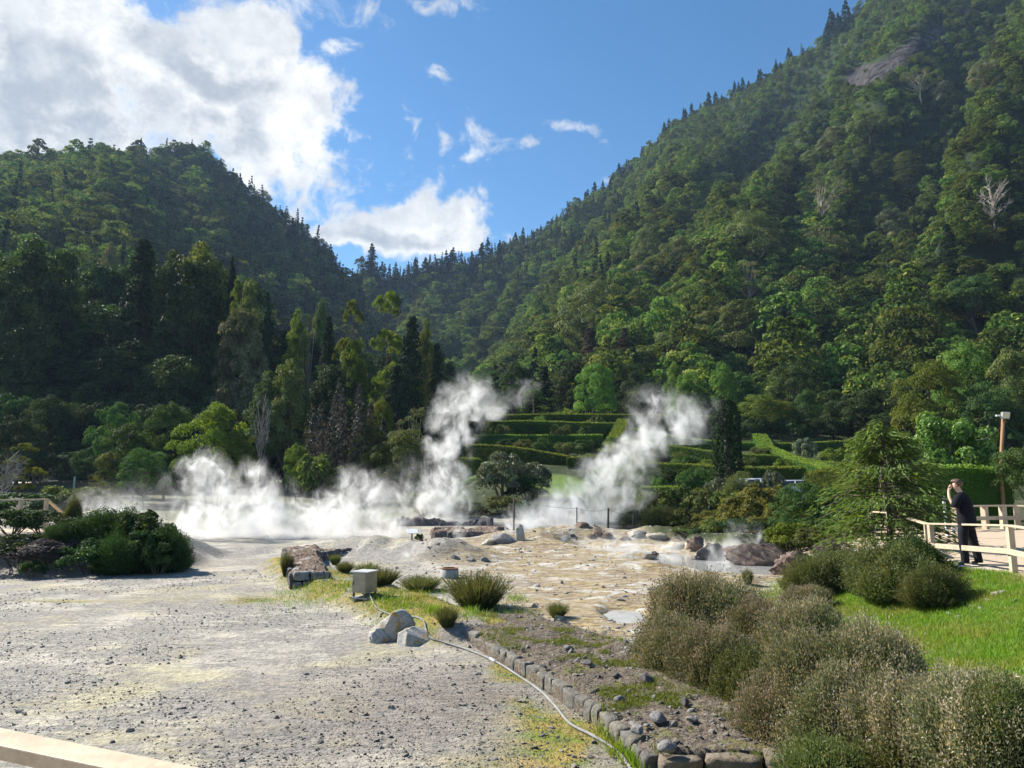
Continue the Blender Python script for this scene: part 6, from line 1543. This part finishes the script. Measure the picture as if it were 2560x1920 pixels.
# ------------------------------------------------------------------ parked cars half hidden behind the shrubs
CARW = simple_mat('white_car_paint', (.78, .79, .80), (.76, .77, .78), 3, .2, .6, 0); CARS = simple_mat('silver_car_paint', (.60, .61, .62), (.58, .59, .60), 3, .25, .6, 0, .01, (1, 1, 1), .4)
CGL = simple_mat('car_glass', (.03, .04, .045), (.05, .06, .065), 2, .06, .8, 0); TYRE = simple_mat('tyre', (.02, .02, .02), (.03, .03, .03), 8, .8, .2, 0)
def car(x, y, z, rz, paint, label):
    e = empty('parked_car', (x, y, z), rz, label, 'car')
    prof = [(-2.1, .35), (-2.15, .75), (-1.9, .95), (-1.55, 1.0), (-.95, 1.45), (.75, 1.48), (1.35, 1.08), (2.0, .92), (2.15, .6), (2.1, .32)]
    bm = bmesh.new(); f = bm.faces.new([bm.verts.new((a, -.84, c_)) for a, c_ in prof]); g = bmesh.ops.extrude_face_region(bm, geom=[f])
    bmesh.ops.translate(bm, verts=[v for v in g['geom'] if isinstance(v, bmesh.types.BMVert)], vec=(0, 1.68, 0)); bmesh.ops.recalc_face_normals(bm, faces=bm.faces)
    for v in bm.verts:
        if v.co.z > 1.2: v.co.y *= .80
    bmesh.ops.bevel(bm, geom=bm.edges[:], offset=.06, segments=3, affect='EDGES'); me = bpy.data.meshes.new('car_body'); bm.to_mesh(me); bm.free()
    for p_ in me.polygons: p_.use_smooth = True
    link('body', me, paint, e)
    for sy in (-1, 1):
        V = [(-1.25, sy * .80, 1.08), (-.12, sy * .80, 1.08), (-.12, sy * .70, 1.40), (-.88, sy * .70, 1.38)]; W_ = [(-.02, sy * .80, 1.08), (1.12, sy * .80, 1.08), (.72, sy * .70, 1.40), (-.02, sy * .70, 1.40)]
        for q in (V, W_):
            q = np.array(q); m = MB(); m.add(np.concatenate([q + [0, sy * .02, 0], q + [0, sy * .035, 0]]), BOXF); link('side_window', m.mesh('side_window'), CGL, e)
    for q in ([(1.30, -.68, 1.10), (1.30, .68, 1.10), (.82, .60, 1.43), (.82, -.60, 1.43)], [(-1.52, -.68, 1.03), (-1.52, .68, 1.03), (-1.02, .6, 1.40), (-1.02, -.6, 1.40)]):
        q = np.array(q); sx = 1 if q[0, 0] > 0 else -1; m = MB(); m.add(np.concatenate([q + [sx * .03, 0, .02], q + [sx * .045, 0, .03]]), BOXF); link('windscreen', m.mesh('windscreen'), CGL, e)
    for wx in (-1.35, 1.35):
        for sy in (-1, 1):
            m = MB(); m.tube([(wx, sy * .70, .32), (wx, sy * .78, .32), (wx, sy * .87, .32)], .32, 20); th = np.linspace(0, 2 * np.pi, 20, endpoint=False)
            w_ = link('wheel', m.mesh('wheel', True), TYRE, e)
            m = MB(); m.tube([(wx, sy * .80, .32), (wx, sy * .855, .32), (wx, sy * .86, .32)], [.21, .21, .02], 20); link('rim', m.mesh('rim', True), LIDM, w_)
for px, yr, Y, rz, pt, lab in ((1890, 1196, 48.5, .15, CARW, 'white parked car whose roof shows behind the shrubs'), (1982, 1200, 49, -.1, CARS, 'silver parked car half hidden right of the white one')):
    b = at(px, yr, Y); car(b.x, Y, b.z - 1.46, rz, pt, lab)
# low shelter under the wood on the left
b = at(128, 1236, 56); zg = gz(b.x, 56)
e = empty('low_shelter', (b.x, 56, zg), .05, 'low dark flat-roofed shelter with a pale ledge, at the foot of the left wood', 'shelter')
zt_ = at(128, 1203, 56).z - zg
link('roof', MB().box((0, 0, zt_), (5.6, 2.4, .10)).mesh('roof'), DKW, e)
link('ledge', MB().box((.75, -1.24, zt_ + .02), (.78, .06, .09)).mesh('ledge'), WOOD, e)
link('wall', MB().box((.6, .6, zt_ / 2), (3.6, .08, zt_ - .12)).mesh('wall'), simple_mat('dull_blue_boards', (.05, .09, .11), (.07, .12, .13), 6), e)
for x_ in (-2.6, -.3, 1.2, 2.6): link('post', MB().box((x_, -1.05, zt_ / 2 - .05), (.10, .10, zt_ - .0)).mesh('post'), DKW, e)
link('light_post', MB().box((2.35, -1.24, zt_ - .15), (.12, .08, 1.0)).mesh('light_post'), simple_mat('pale_green_post', (.30, .38, .30), (.24, .32, .25), 6), e)
# low dark revetment behind the middle steam
A_ = [at(px, 1296, Y) for px, Y in ((990, 43), (1100, 42.5), (1230, 42))]
V_, Q_, _, _ = wall_top('rev', np.array([[p_.x, p_.y] for p_ in A_]), np.array([[p_.x + .1, p_.y + .8] for p_ in A_]), .8, RUSTW, 160, 30, .12, 151, 1.2)
o0 = np.array([A_[0].x, A_[0].y, 0]); o = link('low_wall', mk('low_wall', V_ - o0, Q_, None, None, True), RK_DARK, None, tuple(o0)); tag(o, 'long low dark wall behind the middle steam', 'wall')

# ------------------------------------------------------------------ water: the white stream, the steaming pool, the puddle
WAT, t = nt('milky_water'); n1 = noise(t, geopos(t), 4, 3, .5); out(t, princ(t, mixc(t, n1, (.26, .265, .26), (.40, .40, .38)), .10, .6, bump(t, n1, .08, .05)))  # pale tone: milky water, with the sky's reflection put into the colour too
def water(name, outline, z, label):
    P = [hit(px, py, lambda x, y: 0 * x + z) for px, py in outline]; c_ = sum(P, Vector()) / len(P)
    bm = bmesh.new(); V = [bm.verts.new((p_ - c_)) for p_ in P]; bm.faces.new(V); me = bpy.data.meshes.new(name); 
    if bm.faces[:][0].normal.z < 0 or True: bmesh.ops.recalc_face_normals(bm, faces=bm.faces)
    bm.to_mesh(me); bm.free(); me.flip_normals() if me.polygons[0].normal.z < 0 else None
    return tag(link(name, me, WAT, None, c_), label, 'water', kind='structure')
water('pool', [(1400, 1350), (1500, 1345), (1650, 1358), (1800, 1372), (1950, 1385), (2060, 1420), (2000, 1475), (1800, 1470), (1600, 1430), (1430, 1395)], -.09, 'steaming milky pool and stream under the rock face')
water('puddle', [(1480, 1500), (1640, 1500), (1680, 1545), (1640, 1600), (1540, 1610), (1470, 1560)], -.09, 'pale puddle where two rills meet by the heather')
# ------------------------------------------------------------------ the man on the path
SKIN, t = nt('skin'); out(t, princ(t, mixc(t, noise(t, objco(t), 9, 3), (.52, .32, .23), (.58, .37, .27)), .55, .35))
BLACK = simple_mat('black_cotton', (.006, .006, .010), (.012, .012, .016), 30, .9, .15, .3, .005)
TROU = simple_mat('black_trousers', (.008, .008, .010), (.015, .015, .018), 25, .85, .2, .3, .006)
HAIR = simple_mat('brown_hair', (.06, .034, .02), (.11, .065, .04), 40, .6, .4, .5, .01, (1, 1, .3))
SHOE = simple_mat('dark_trainers', (.03, .035, .045), (.06, .065, .075), 20, .7, .3, .2, .004); SOLE = simple_mat('pale_sole', (.6, .6, .6), (.5, .5, .5), 10, .7, .3, 0)
def skin_obj(name, verts, edges, mat, parent, sub=2, root=0, squash=1.):
    bm = bmesh.new(); L = bm.verts.layers.skin.verify()
    vs = []
    for i, (x, y, z, rx, ry) in enumerate(verts):
        v = bm.verts.new((x, y, z)); v[L].radius = (rx, ry); v[L].use_root = (i == root); vs.append(v)
    for a, b_ in edges: bm.edges.new((vs[a], vs[b_]))
    me = bpy.data.meshes.new(name); bm.to_mesh(me); bm.free()
    o = link(name, me, mat, parent)
    s_ = o.modifiers.new('skin', 'SKIN'); s_.use_smooth_shade = True
    if sub: md = o.modifiers.new('sub', 'SUBSURF'); md.levels = sub; md.render_levels = sub
    return o
# local frame: x to the photo's right, -y towards the camera, z up; he faces left and away a little, head bowed to his raised hand
b = at(2418, 1392, 16.0); b = Vector((b.x, 16.0, gz(b.x, 16.0)))
man = empty('person', b, -.62, 'man in black T-shirt and trousers on the path, head bowed, hand at his face', 'person')
V = [(.03, 0, .93, .10, .085),
     (.02, 0, 1.10, .095, .08), (.02, .01, 1.27, .10, .085), (.0, .0, 1.42, .085, .07),
     (-.03, .0, 1.53, .055, .055), (-.07, .0, 1.60, .062, .060), (-.092, .0, 1.67, .094, .078), (-.085, .0, 1.745, .072, .064),
     (-.05, -.19, 1.43, .05, .05), (-.13, -.24, 1.20, .046, .044), (-.215, -.16, 1.42, .036, .034), (-.225, -.09, 1.535, .028, .024), (-.21, -.06, 1.59, .034, .018),
     (.05, .19, 1.43, .05, .05), (.08, .24, 1.17, .044, .042), (-.0, .22, .95, .036, .034), (-.02, .21, .90, .034, .02),
     (-.02, -.09, .86, .055, .055), (-.05, -.11, .50, .042, .042), (-.03, -.12, .12, .032, .034), (-.13, -.12, .04, .030, .025),
     (.09, .09, .86, .055, .055), (.11, .11, .50, .042, .042), (.19, .12, .12, .032, .034), (.10, .12, .04, .030, .025)]
Eg = [(0, 1), (1, 2), (2, 3), (3, 4), (4, 5), (5, 6), (6, 7), (3, 8), (8, 9), (9, 10), (10, 11), (11, 12), (3, 13), (13, 14), (14, 15), (15, 16), (0, 17), (17, 18), (18, 19), (19, 20), (0, 21), (21, 22), (22, 23), (23, 24)]
# fingers grow out of the palms as part of the same body
def finger(k, pts):
    p = k
    for x, y, z, q in pts:
        V.append((x, y, z, q, q)); Eg.append((p, len(V) - 1)); p = len(V) - 1
hx, hy, hz_ = V[12][:3]
for i in range(4):
    dy = -.028 + .018 * i; l = (.9, 1.05, 1., .8)[i]
    finger(12, [(hx - .006, hy + dy, hz_ + .045 * l, .009), (hx + .022, hy + dy, hz_ + .072 * l, .0085), (hx + .048, hy + dy, hz_ + .066 * l, .0075)])
finger(12, [(hx + .022, hy - .03, hz_ + .01, .010), (hx + .05, hy - .03, hz_ + .035, .0085)])
hx, hy, hz_ = V[16][:3]
for i in range(4):
    dx = -.026 + .018 * i; l = (.8, 1., 1.05, .9)[i]
    finger(16, [(hx + dx, hy, hz_ - .05 * l, .009), (hx + dx - .006, hy - .012, hz_ - .09 * l, .008)])
finger(16, [(hx - .03, hy - .02, hz_ - .01, .010), (hx - .036, hy - .03, hz_ - .045, .0085)])
man.scale = (1.05, 1.05, 1.05)
body = skin_obj('body', V, Eg, SKIN, man)
# face details joined to the head as small meshes of the body's skin
m = MB(); m.tube([(-.185, -.0, 1.685), (-.207, 0, 1.655), (-.190, 0, 1.645)], [.010, .016, .010], 8); m.tube([(-.075, -.080, 1.69), (-.072, -.092, 1.67), (-.078, -.080, 1.645)], [.012, .018, .010], 8); m.tube([(-.075, .080, 1.69), (-.072, .092, 1.67), (-.078, .080, 1.645)], [.012, .018, .010], 8)
link('nose_and_ears', m.mesh('nose_and_ears', True), SKIN, man)
m = MB(); m.tube([(-.168, -.045, 1.69), (-.181, -.034, 1.69), (-.183, -.024, 1.69)], [.006, .012, .006], 8); m.tube([(-.168, .045, 1.69), (-.181, .034, 1.69), (-.183, .024, 1.69)], [.006, .012, .006], 8)
link('eyes', m.mesh('eyes', True), DKM, man)
link('mouth', MB().box((-.176, 0, 1.618), (.012, .045, .008)).mesh('mouth'), simple_mat('lips', (.35, .15, .12), (.38, .17, .14)), man)
bm = bmesh.new(); bmesh.ops.create_icosphere(bm, subdivisions=4, radius=1)
for v in bm.verts:
    q = np.array(v.co[:]); n_ = float(fbm(q[0] * 3 + q[2] * 2, q[1] * 9, 3, 9)) - .5
    c_ = np.array([-.070, 0, 1.713]) + q * np.array([.112, .098, .098]) * (1 + .10 * n_)
    if (c_[0] < -.105 and c_[2] < 1.742) or c_[2] < 1.64: c_ = np.array([-.070, 0, 1.713]) + q * np.array([.06, .06, .06])
    if c_[0] < -.13 and c_[2] > 1.742: c_[0] -= .018
    v.co = c_
for f in bm.faces: f.smooth = True
me = bpy.data.meshes.new('hair'); bm.to_mesh(me); bm.free(); link('hair', me, HAIR, man)
def cloth(name, rings, mat, k=18, smooth=2):
    """a garment lofted through elliptical rings (centre, rx, ry, tilt)"""
    th = np.linspace(0, 2 * np.pi, k, endpoint=False); V_ = []
    for i, (x, y, z, rx, ry) in enumerate(rings):
        w = 1 + .05 * np.sin(th * 3 + i * 1.3) + .03 * np.sin(th * 5 - i * 2.1)
        V_.append(np.stack([x + rx * np.cos(th) * w, y + ry * np.sin(th) * w, z + 0 * th], 1))
    j = np.arange(k); n_ = len(rings)
    Q = np.concatenate([np.stack([i * k + j, i * k + (j + 1) % k, (i + 1) * k + (j + 1) % k, (i + 1) * k + j], 1) for i in range(n_ - 1)])
    o = link(name, mk(name, np.concatenate(V_), Q, None, None, True), mat, man)
    md = o.modifiers.new('sub', 'SUBSURF'); md.levels = md.render_levels = smooth
    so = o.modifiers.new('thick', 'SOLIDIFY'); so.thickness = .008
    return o
def tube_cloth(name, pts, mat, parent):
    m_ = MB(); P_ = np.array([q[:3] for q in pts]); m_.tube(P_, [q[3] for q in pts], 14)
    o = link(name, m_.mesh(name, True), mat, parent)
    md = o.modifiers.new('sub', 'SUBSURF'); md.levels = md.render_levels = 2
    so = o.modifiers.new('thick', 'SOLIDIFY'); so.thickness = .008; return o
sh_ = cloth('shirt', [(.05, 0, .80, .185, .20), (.045, 0, .86, .185, .20), (.05, 0, 1.0, .175, .20), (.045, 0, 1.15, .165, .205), (.03, 0, 1.30, .165, .215), (.015, 0, 1.40, .145, .205), (.0, 0, 1.465, .115, .155), (-.02, 0, 1.51, .082, .085), (-.028, 0, 1.53, .072, .072)], BLACK)
tube_cloth('sleeve', [(-.005, -.12, 1.44, .085), (-.04, -.185, 1.42, .092), (-.09, -.22, 1.32, .090), (-.125, -.24, 1.22, .088), (-.128, -.242, 1.205, .086)], BLACK, sh_)
tube_cloth('sleeve', [(.01, .12, 1.44, .085), (.05, .185, 1.42, .092), (.065, .22, 1.32, .090), (.078, .24, 1.20, .088), (.079, .242, 1.185, .086)], BLACK, sh_)
tr_ = cloth('trousers', [(.03, 0, 1.0, .14, .15), (.035, 0, .92, .155, .175), (.035, 0, .82, .16, .185), (.035, 0, .76, .12, .16)], TROU)
tube_cloth('leg', [(.0, -.07, .86, .10), (-.02, -.09, .76, .112), (-.045, -.11, .52, .092), (-.035, -.12, .30, .082), (-.03, -.12, .14, .080), (-.03, -.12, .07, .078)], TROU, tr_)
tube_cloth('leg', [(.06, .07, .86, .10), (.085, .09, .76, .112), (.12, .11, .52, .092), (.165, .12, .30, .082), (.19, .12, .14, .080), (.195, .12, .07, .078)], TROU, tr_)
for sx, sy in ((-.03, -.12), (.195, .12)):
    sh = skin_obj('shoe', [(sx + .03, sy, .062, .055, .055), (sx - .05, sy, .062, .055, .052), (sx - .15, sy, .045, .050, .040), (sx - .0, sy, .12, .05, .05)], [(0, 1), (1, 2), (0, 3)], SHOE, man)
    link('sole', MB().box((sx - .06, sy, .010), (.27, .095, .025)).mesh('sole'), SOLE, sh)

# ------------------------------------------------------------------ grass
r = np.random.default_rng(91)
def blades(name, x, y, h, w, mat, label, cat, lean=.35, fn=H):
    n = len(x); z = fn(x, y) - .01
    a = r.random(n) * 6.283; s = np.stack([np.cos(a), np.sin(a), 0 * a], 1) * (w * .5)[:, None] if np.ndim(w) else np.stack([np.cos(a), np.sin(a), 0 * a], 1) * w * .5
    b_ = np.stack([x, y, z], 1); t_ = b_ + np.stack([lean * h * r.normal(size=n), lean * h * r.normal(size=n), h], 1)
    md = b_ * .5 + t_ * .5; md[:, 2] += h * .12
    V = np.stack([b_ - s, b_ + s, md + s * .8, md - s * .8, t_ + s * .15, t_ - s * .15], 1).reshape(-1, 3); i = np.arange(n)[:, None] * 6
    Q = np.concatenate([i + [0, 1, 2, 3], i + [3, 2, 4, 5]]); v = np.clip(.5 + .22 * r.normal(size=n), 0, 1)
    me = mk(name, V, Q, np.concatenate([v * .8, np.clip(v + .1, 0, 1)])); return tag(link(name, me, mat), label, cat, None, 'stuff')
n = 240000; x = 1.5 + 12 * r.random(n); y = 5 + 15 * r.random(n)
k = (z_grass(x, y, 0 * x) > .25 + .5 * r.random(n)) & (y < 20.5); x, y = x[k], y[k]
blades('grass', x, y, (.05 + .06 * r.random(len(x))) * (.6 + .8 * fbm(x * 1.5, y * 1.5, 3, 14)), .009, G['grass'], 'bright green lawn on the bank beside the path', 'lawn')
n = 110000; x = -9 + 12 * r.random(n); y = 6 + 15 * r.random(n)
k = z_moss(x, y, 0 * x) > .35 + .5 * r.random(n); x, y = x[k], y[k]
blades('mossy_grass', x, y, (.02 + .07 * r.random(len(x)) * fbm(x * 2, y * 2, 3, 15)), .007, G['moss'], 'patchy moss and short grass along the old wall line', 'grass', .5)
# bright tussocks by the cabinet and the hose, and in the wall's shade
P = []
for px, py, w, k_ in ((985, 1515, 60, 500), (960, 1500, 40, 260), (1050, 1500, 50, 260), (1085, 1530, 34, 240), (1110, 1480, 50, 220), (1240, 1530, 60, 300), (1310, 1540, 40, 200), (1290, 1500, 30, 160), (890, 1470, 60, 240), (800, 1480, 90, 500), (740, 1478, 60, 260), (1180, 1535, 40, 180), (1030, 1475, 50, 220),
                        (1560, 1880, 40, 420), (1530, 1840, 34, 260), (1590, 1640, 30, 300), (1560, 1625, 24, 200), (1600, 1915, 30, 240)):
    b = hit(px, py, H); s_ = w / ppm(b.y)
    P.append(np.stack([b.x + .5 * s_ * r.normal(size=k_), b.y + 1.2 * s_ * r.normal(size=k_)], 1))
P = np.concatenate(P); blades('tussock_grass', P[:, 0], P[:, 1], .05 + .12 * r.random(len(P)), .011, G['grass'], 'bright green grass tussocks around the cabinet, hose and wall foot', 'grass', .45)
zw = lambda x, y: 0 * x + ZT - .02
xs, ys = [], []
for (a, c_) in zip(np.linspace(0, 1, 60), np.linspace(0, 1, 60)):
    L_ = np.array([np.interp(a, np.linspace(0, 1, len(WLp)), WLp[:, k]) for k in (0, 1)]); R_ = np.array([np.interp(a, np.linspace(0, 1, len(WRp)), WRp[:, k]) for k in (0, 1)])
    q = r.random(900)[:, None]; p_ = L_ * (1 - q) + R_ * q + .08 * r.normal(size=(900, 2))
    k = fbm(p_[:, 0] * 2.2, p_[:, 1] * 2.2, 4, 18) > .58 + .06 * r.random(900) - .10 * q[:, 0] ** 3; xs.append(p_[k, 0]); ys.append(p_[k, 1])
x, y = np.concatenate(xs), np.concatenate(ys)
blades('wall_moss', x, y, .02 + .045 * r.random(len(x)), .007, G['moss'], 'moss and thin grass growing on top of the front wall', 'moss', .5, zw)

# ------------------------------------------------------------------ steam plumes
def plume(name, rows, Y, dens, label, thick=.8, nscale=.55, soft=.55, cut=.5, seed=0, amp=1.6, lean=0.):
    """rows: (py, centre px, half width px) from the ground up; a closed lofted hull holding a volume that thins towards its skin"""
    S = [(at(px, py, Y), hw / ppm(Y)) for py, px, hw in rows]
    z0, z1 = S[0][0].z, S[-1][0].z; x0 = S[0][0].x
    Hh = z1 - z0; n = 26
    zz = np.array([s_[0].z - z0 for s_ in S]); cx = np.array([s_[0].x - x0 for s_ in S]); rw = np.array([s_[1] for s_ in S])
    if zz[0] > zz[-1]: zz, cx, rw = zz[::-1], cx[::-1], rw[::-1]
    z = np.linspace(0, Hh, n); c_ = np.interp(z, zz, cx); w = np.interp(z, zz, rw)
    k = 28; th = np.linspace(0, 2 * np.pi, k, endpoint=False)
    ext = 1.27
    V = np.stack([c_[:, None] + ext * w[:, None] * np.cos(th), ext * thick * w[:, None] * np.sin(th), np.repeat(z[:, None], k, 1)], -1)
    V[0, :, 2] -= .05; V[-1, :, 2] += .35 * w[-1]
    top = V[-1].mean(0); V[-1] = top + (V[-1] - top) * .6; V[-1, :, 2] = z[-1] + .35 * w[-1]
    V = V.reshape(-1, 3); bm = bmesh.new(); vs = [bm.verts.new(v) for v in V]
    for i in range(n - 1):
        for j in range(k): bm.faces.new((vs[i * k + j], vs[i * k + (j + 1) % k], vs[(i + 1) * k + (j + 1) % k], vs[(i + 1) * k + j]))
    bm.faces.new(vs[:k][::-1]); bm.faces.new(vs[-k:]); bmesh.ops.recalc_face_normals(bm, faces=bm.faces)
    me = bpy.data.meshes.new(name); bm.to_mesh(me); bm.free()
    m, t = nt(name)
    p = objco(t); sx = N_(t, 'SeparateXYZ'); t.links.new(p, sx.inputs[0])
    u = math_(t, 'MULTIPLY', sx.outputs[2], 1 / Hh, clamp=True)
    def curve(vals, lo, hi):
        f = t.nodes.new('ShaderNodeFloatCurve'); cv = f.mapping.curves[0]; P_ = list(zip(zz / Hh, (np.array(vals) - lo) / max(hi - lo, 1e-6)))
        cv.points[0].location = (max(0, P_[0][0]), P_[0][1]); cv.points[1].location = (1, P_[-1][1])
        for a, b_ in P_[1:-1]: cv.points.new(a, b_)
        f.mapping.update(); t.links.new(u, f.inputs['Value'])
        return math_(t, 'MULTIPLY_ADD', f.outputs[0], hi - lo, lo)
    CX = curve(cx, cx.min(), cx.max() + 1e-3); RW = curve(rw, 0., rw.max())
    # billows: the sample point is pushed about before its distance to the axis is taken
    sc_ = N_(t, 'Mapping'); sc_.inputs['Scale'].default_value = (1, 1, .8); sc_.inputs['Location'].default_value = (seed * 7.3, seed * 3.1, seed * 1.7); t.links.new(p, sc_.inputs[0])
    nb = math_(t, 'ADD', math_(t, 'MULTIPLY', noise(t, sc_.outputs[0], nscale, 3, .55, 1.4), .55), math_(t, 'MULTIPLY', noise(t, sc_.outputs[0], nscale * 2.7, 6, .66, 1.2), .45))
    dx = math_(t, 'DIVIDE', math_(t, 'SUBTRACT', sx.outputs[0], CX), RW); dy = math_(t, 'DIVIDE', sx.outputs[1], math_(t, 'MULTIPLY', RW, thick))
    q = math_(t, 'SQRT', math_(t, 'ADD', math_(t, 'MULTIPLY', dx, dx), math_(t, 'MULTIPLY', dy, dy)))
    edge = math_(t, 'SUBTRACT', 1.24, q)
    lo = noise(t, sc_.outputs[0], nscale, 3, .55, 1.2)
    d = mapr(t, math_(t, 'ADD', edge, math_(t, 'MULTIPLY_ADD', lo, 3.4, -1.92)), .0, 1.1)
    fine = mapr(t, noise(t, sc_.outputs[0], nscale * 1.7, 6, .58, 1.6), .34, .68)
    d = math_(t, 'MULTIPLY', d, math_(t, 'MULTIPLY_ADD', math_(t, 'MULTIPLY', fine, fine), 1.5, .06))
    d = math_(t, 'MULTIPLY', d, mapr(t, edge, 0., .6))
    d = math_(t, 'MULTIPLY', d, math_(t, 'MULTIPLY_ADD', u, -.9, 1.6))
    d = math_(t, 'MULTIPLY', d, mapr(t, sx.outputs[2], Hh + .3 * rw[-1], Hh * .8))
    d = math_(t, 'MULTIPLY', d, dens * .88)
    pv = t.nodes.new('ShaderNodeVolumePrincipled'); pv.inputs['Color'].default_value = (.99, .99, .99, 1); pv.inputs['Anisotropy'].default_value = .3
    t.links.new(d, pv.inputs['Density']); out(t, None, pv.outputs[0])
    try: m.volume_intersection_method
    except Exception: pass
    m.cycles.volume_step_rate = STEP
    o = link('steam_plume', me, m, None, (x0, Y, z0)); return tag(o, label, 'steam')
plume('left_bank_steam', [(1362, 600, 215), (1320, 580, 200), (1280, 570, 180), (1240, 545, 150), (1200, 520, 115), (1150, 508, 72), (1115, 515, 42)], 37.5, 1.5, 'broad bank of white steam left of the middle, with a peak on its left', .45, .62, .9, .52, 1)
plume('left_bank_second', [(1360, 700, 150), (1300, 690, 130), (1240, 660, 110), (1190, 640, 80), (1145, 628, 45)], 39.5, 1.2, 'second hump of steam right of the peaked bank', .5, .6, .9, .52, 2)
plume('thin_left_steam', [(1345, 330, 150), (1290, 290, 140), (1250, 250, 110), (1212, 235, 60)], 42, .45, 'thin drifting steam over the left rail', .5, .6, .8, .54, 3)
plume('middle_steam', [(1352, 850, 190), (1310, 870, 170), (1270, 895, 145), (1230, 900, 120), (1190, 890, 85), (1160, 885, 45)], 38, 1.2, 'puffy steam cloud left of the tall plume', .5, .62, .9, .52, 4)
plume('tall_steam', [(1335, 1120, 80), (1280, 1105, 90), (1220, 1100, 90), (1160, 1110, 80), (1110, 1125, 72), (1060, 1140, 90), (1010, 1160, 100), (965, 1172, 80), (925, 1165, 40)], 44, 1.1, 'tall plume that rises against the dark wood in the middle', .8, .55, .85, .50, 5)
plume('wisp_steam', [(1050, 1210, 60), (1015, 1250, 66), (980, 1295, 60), (945, 1325, 36)], 45, .40, 'faint wisp blown right from the top of the tall plume', .8, .55, .8, .52, 6)
plume('right_steam', [(1354, 1400, 180), (1325, 1410, 185), (1290, 1430, 180), (1250, 1465, 160), (1200, 1512, 130), (1150, 1552, 112), (1100, 1620, 118), (1050, 1672, 116), (1000, 1665, 112), (962, 1640, 66)], 41, 1.5, 'thick slanting plume that rises to the right over the hedges', .55, .6, .9, .50, 7)
plume('right_wisp_steam', [(1110, 1690, 80), (1060, 1720, 88), (1020, 1755, 70), (990, 1780, 36)], 42, .35, 'faint steam veil right of the slanting plume', .6, .6, .8, .52, 8)
plume('pool_steam', [(1440, 1850, 120), (1400, 1845, 105), (1360, 1850, 85), (1320, 1855, 62), (1290, 1852, 30)], 26.4, 1.5, 'light steam rising off the pool under the rock face', .5, .9, .8, .52, 9)
plume('stream_steam', [(1392, 1610, 170), (1375, 1600, 170), (1355, 1590, 150), (1335, 1580, 90)], 31, .9, 'low steam lying over the white stream', .35, .9, .8, .52, 10)
plume('vent_wisp', [(1345, 1144, 22), (1320, 1148, 20), (1295, 1150, 17), (1268, 1152, 12)], 34, 1.6, 'thin wisp from a small vent by the dark red wall stub', .8, 1.6, .8, .5, 11)
plume('mound_steam', [(1415, 1030, 90), (1395, 1025, 80), (1375, 1035, 60), (1355, 1042, 40)], 26.2, .7, 'faint steam creeping up the grey mound', .5, 1.2, .8, .52, 12)

plume('left_veil_steam', [(1352, 420, 300), (1310, 400, 300), (1270, 390, 270), (1230, 400, 210), (1190, 420, 120)], 39, .14, 'thin veil of steam spreading left of the broad bank', .35, .45, .8, .52, 13)
plume('middle_veil_steam', [(1335, 1010, 250), (1290, 1000, 240), (1240, 1010, 210), (1190, 1030, 150), (1140, 1040, 80)], 45, .16, 'thin veil of steam between the puffy cloud and the tall plume', .35, .5, .8, .52, 14)

# ------------------------------------------------------------------ the air
m, t = nt('hazy_air'); pv = t.nodes.new('ShaderNodeVolumePrincipled'); pv.inputs['Color'].default_value = (.48, .68, 1, 1); pv.inputs['Density'].default_value = HAZE; pv.inputs['Anisotropy'].default_value = .1
out(t, None, pv.outputs[0])
HZ0 = min(v.co.z for o_ in (ground, mtl, mtr) for v in o_.data.vertices) - 1; HZ1 = max(v.co.z for o_ in (mtl, mtr) for v in o_.data.vertices) + 40
hz = link('haze', MB().box((0, 0, (HZ0 + HZ1) / 2), (5100, 5100, HZ1 - HZ0)).mesh('haze'), m, None); hz.visible_shadow = True
tag(hz, 'thin bluish haze in the air of the valley', 'haze', None, 'stuff')
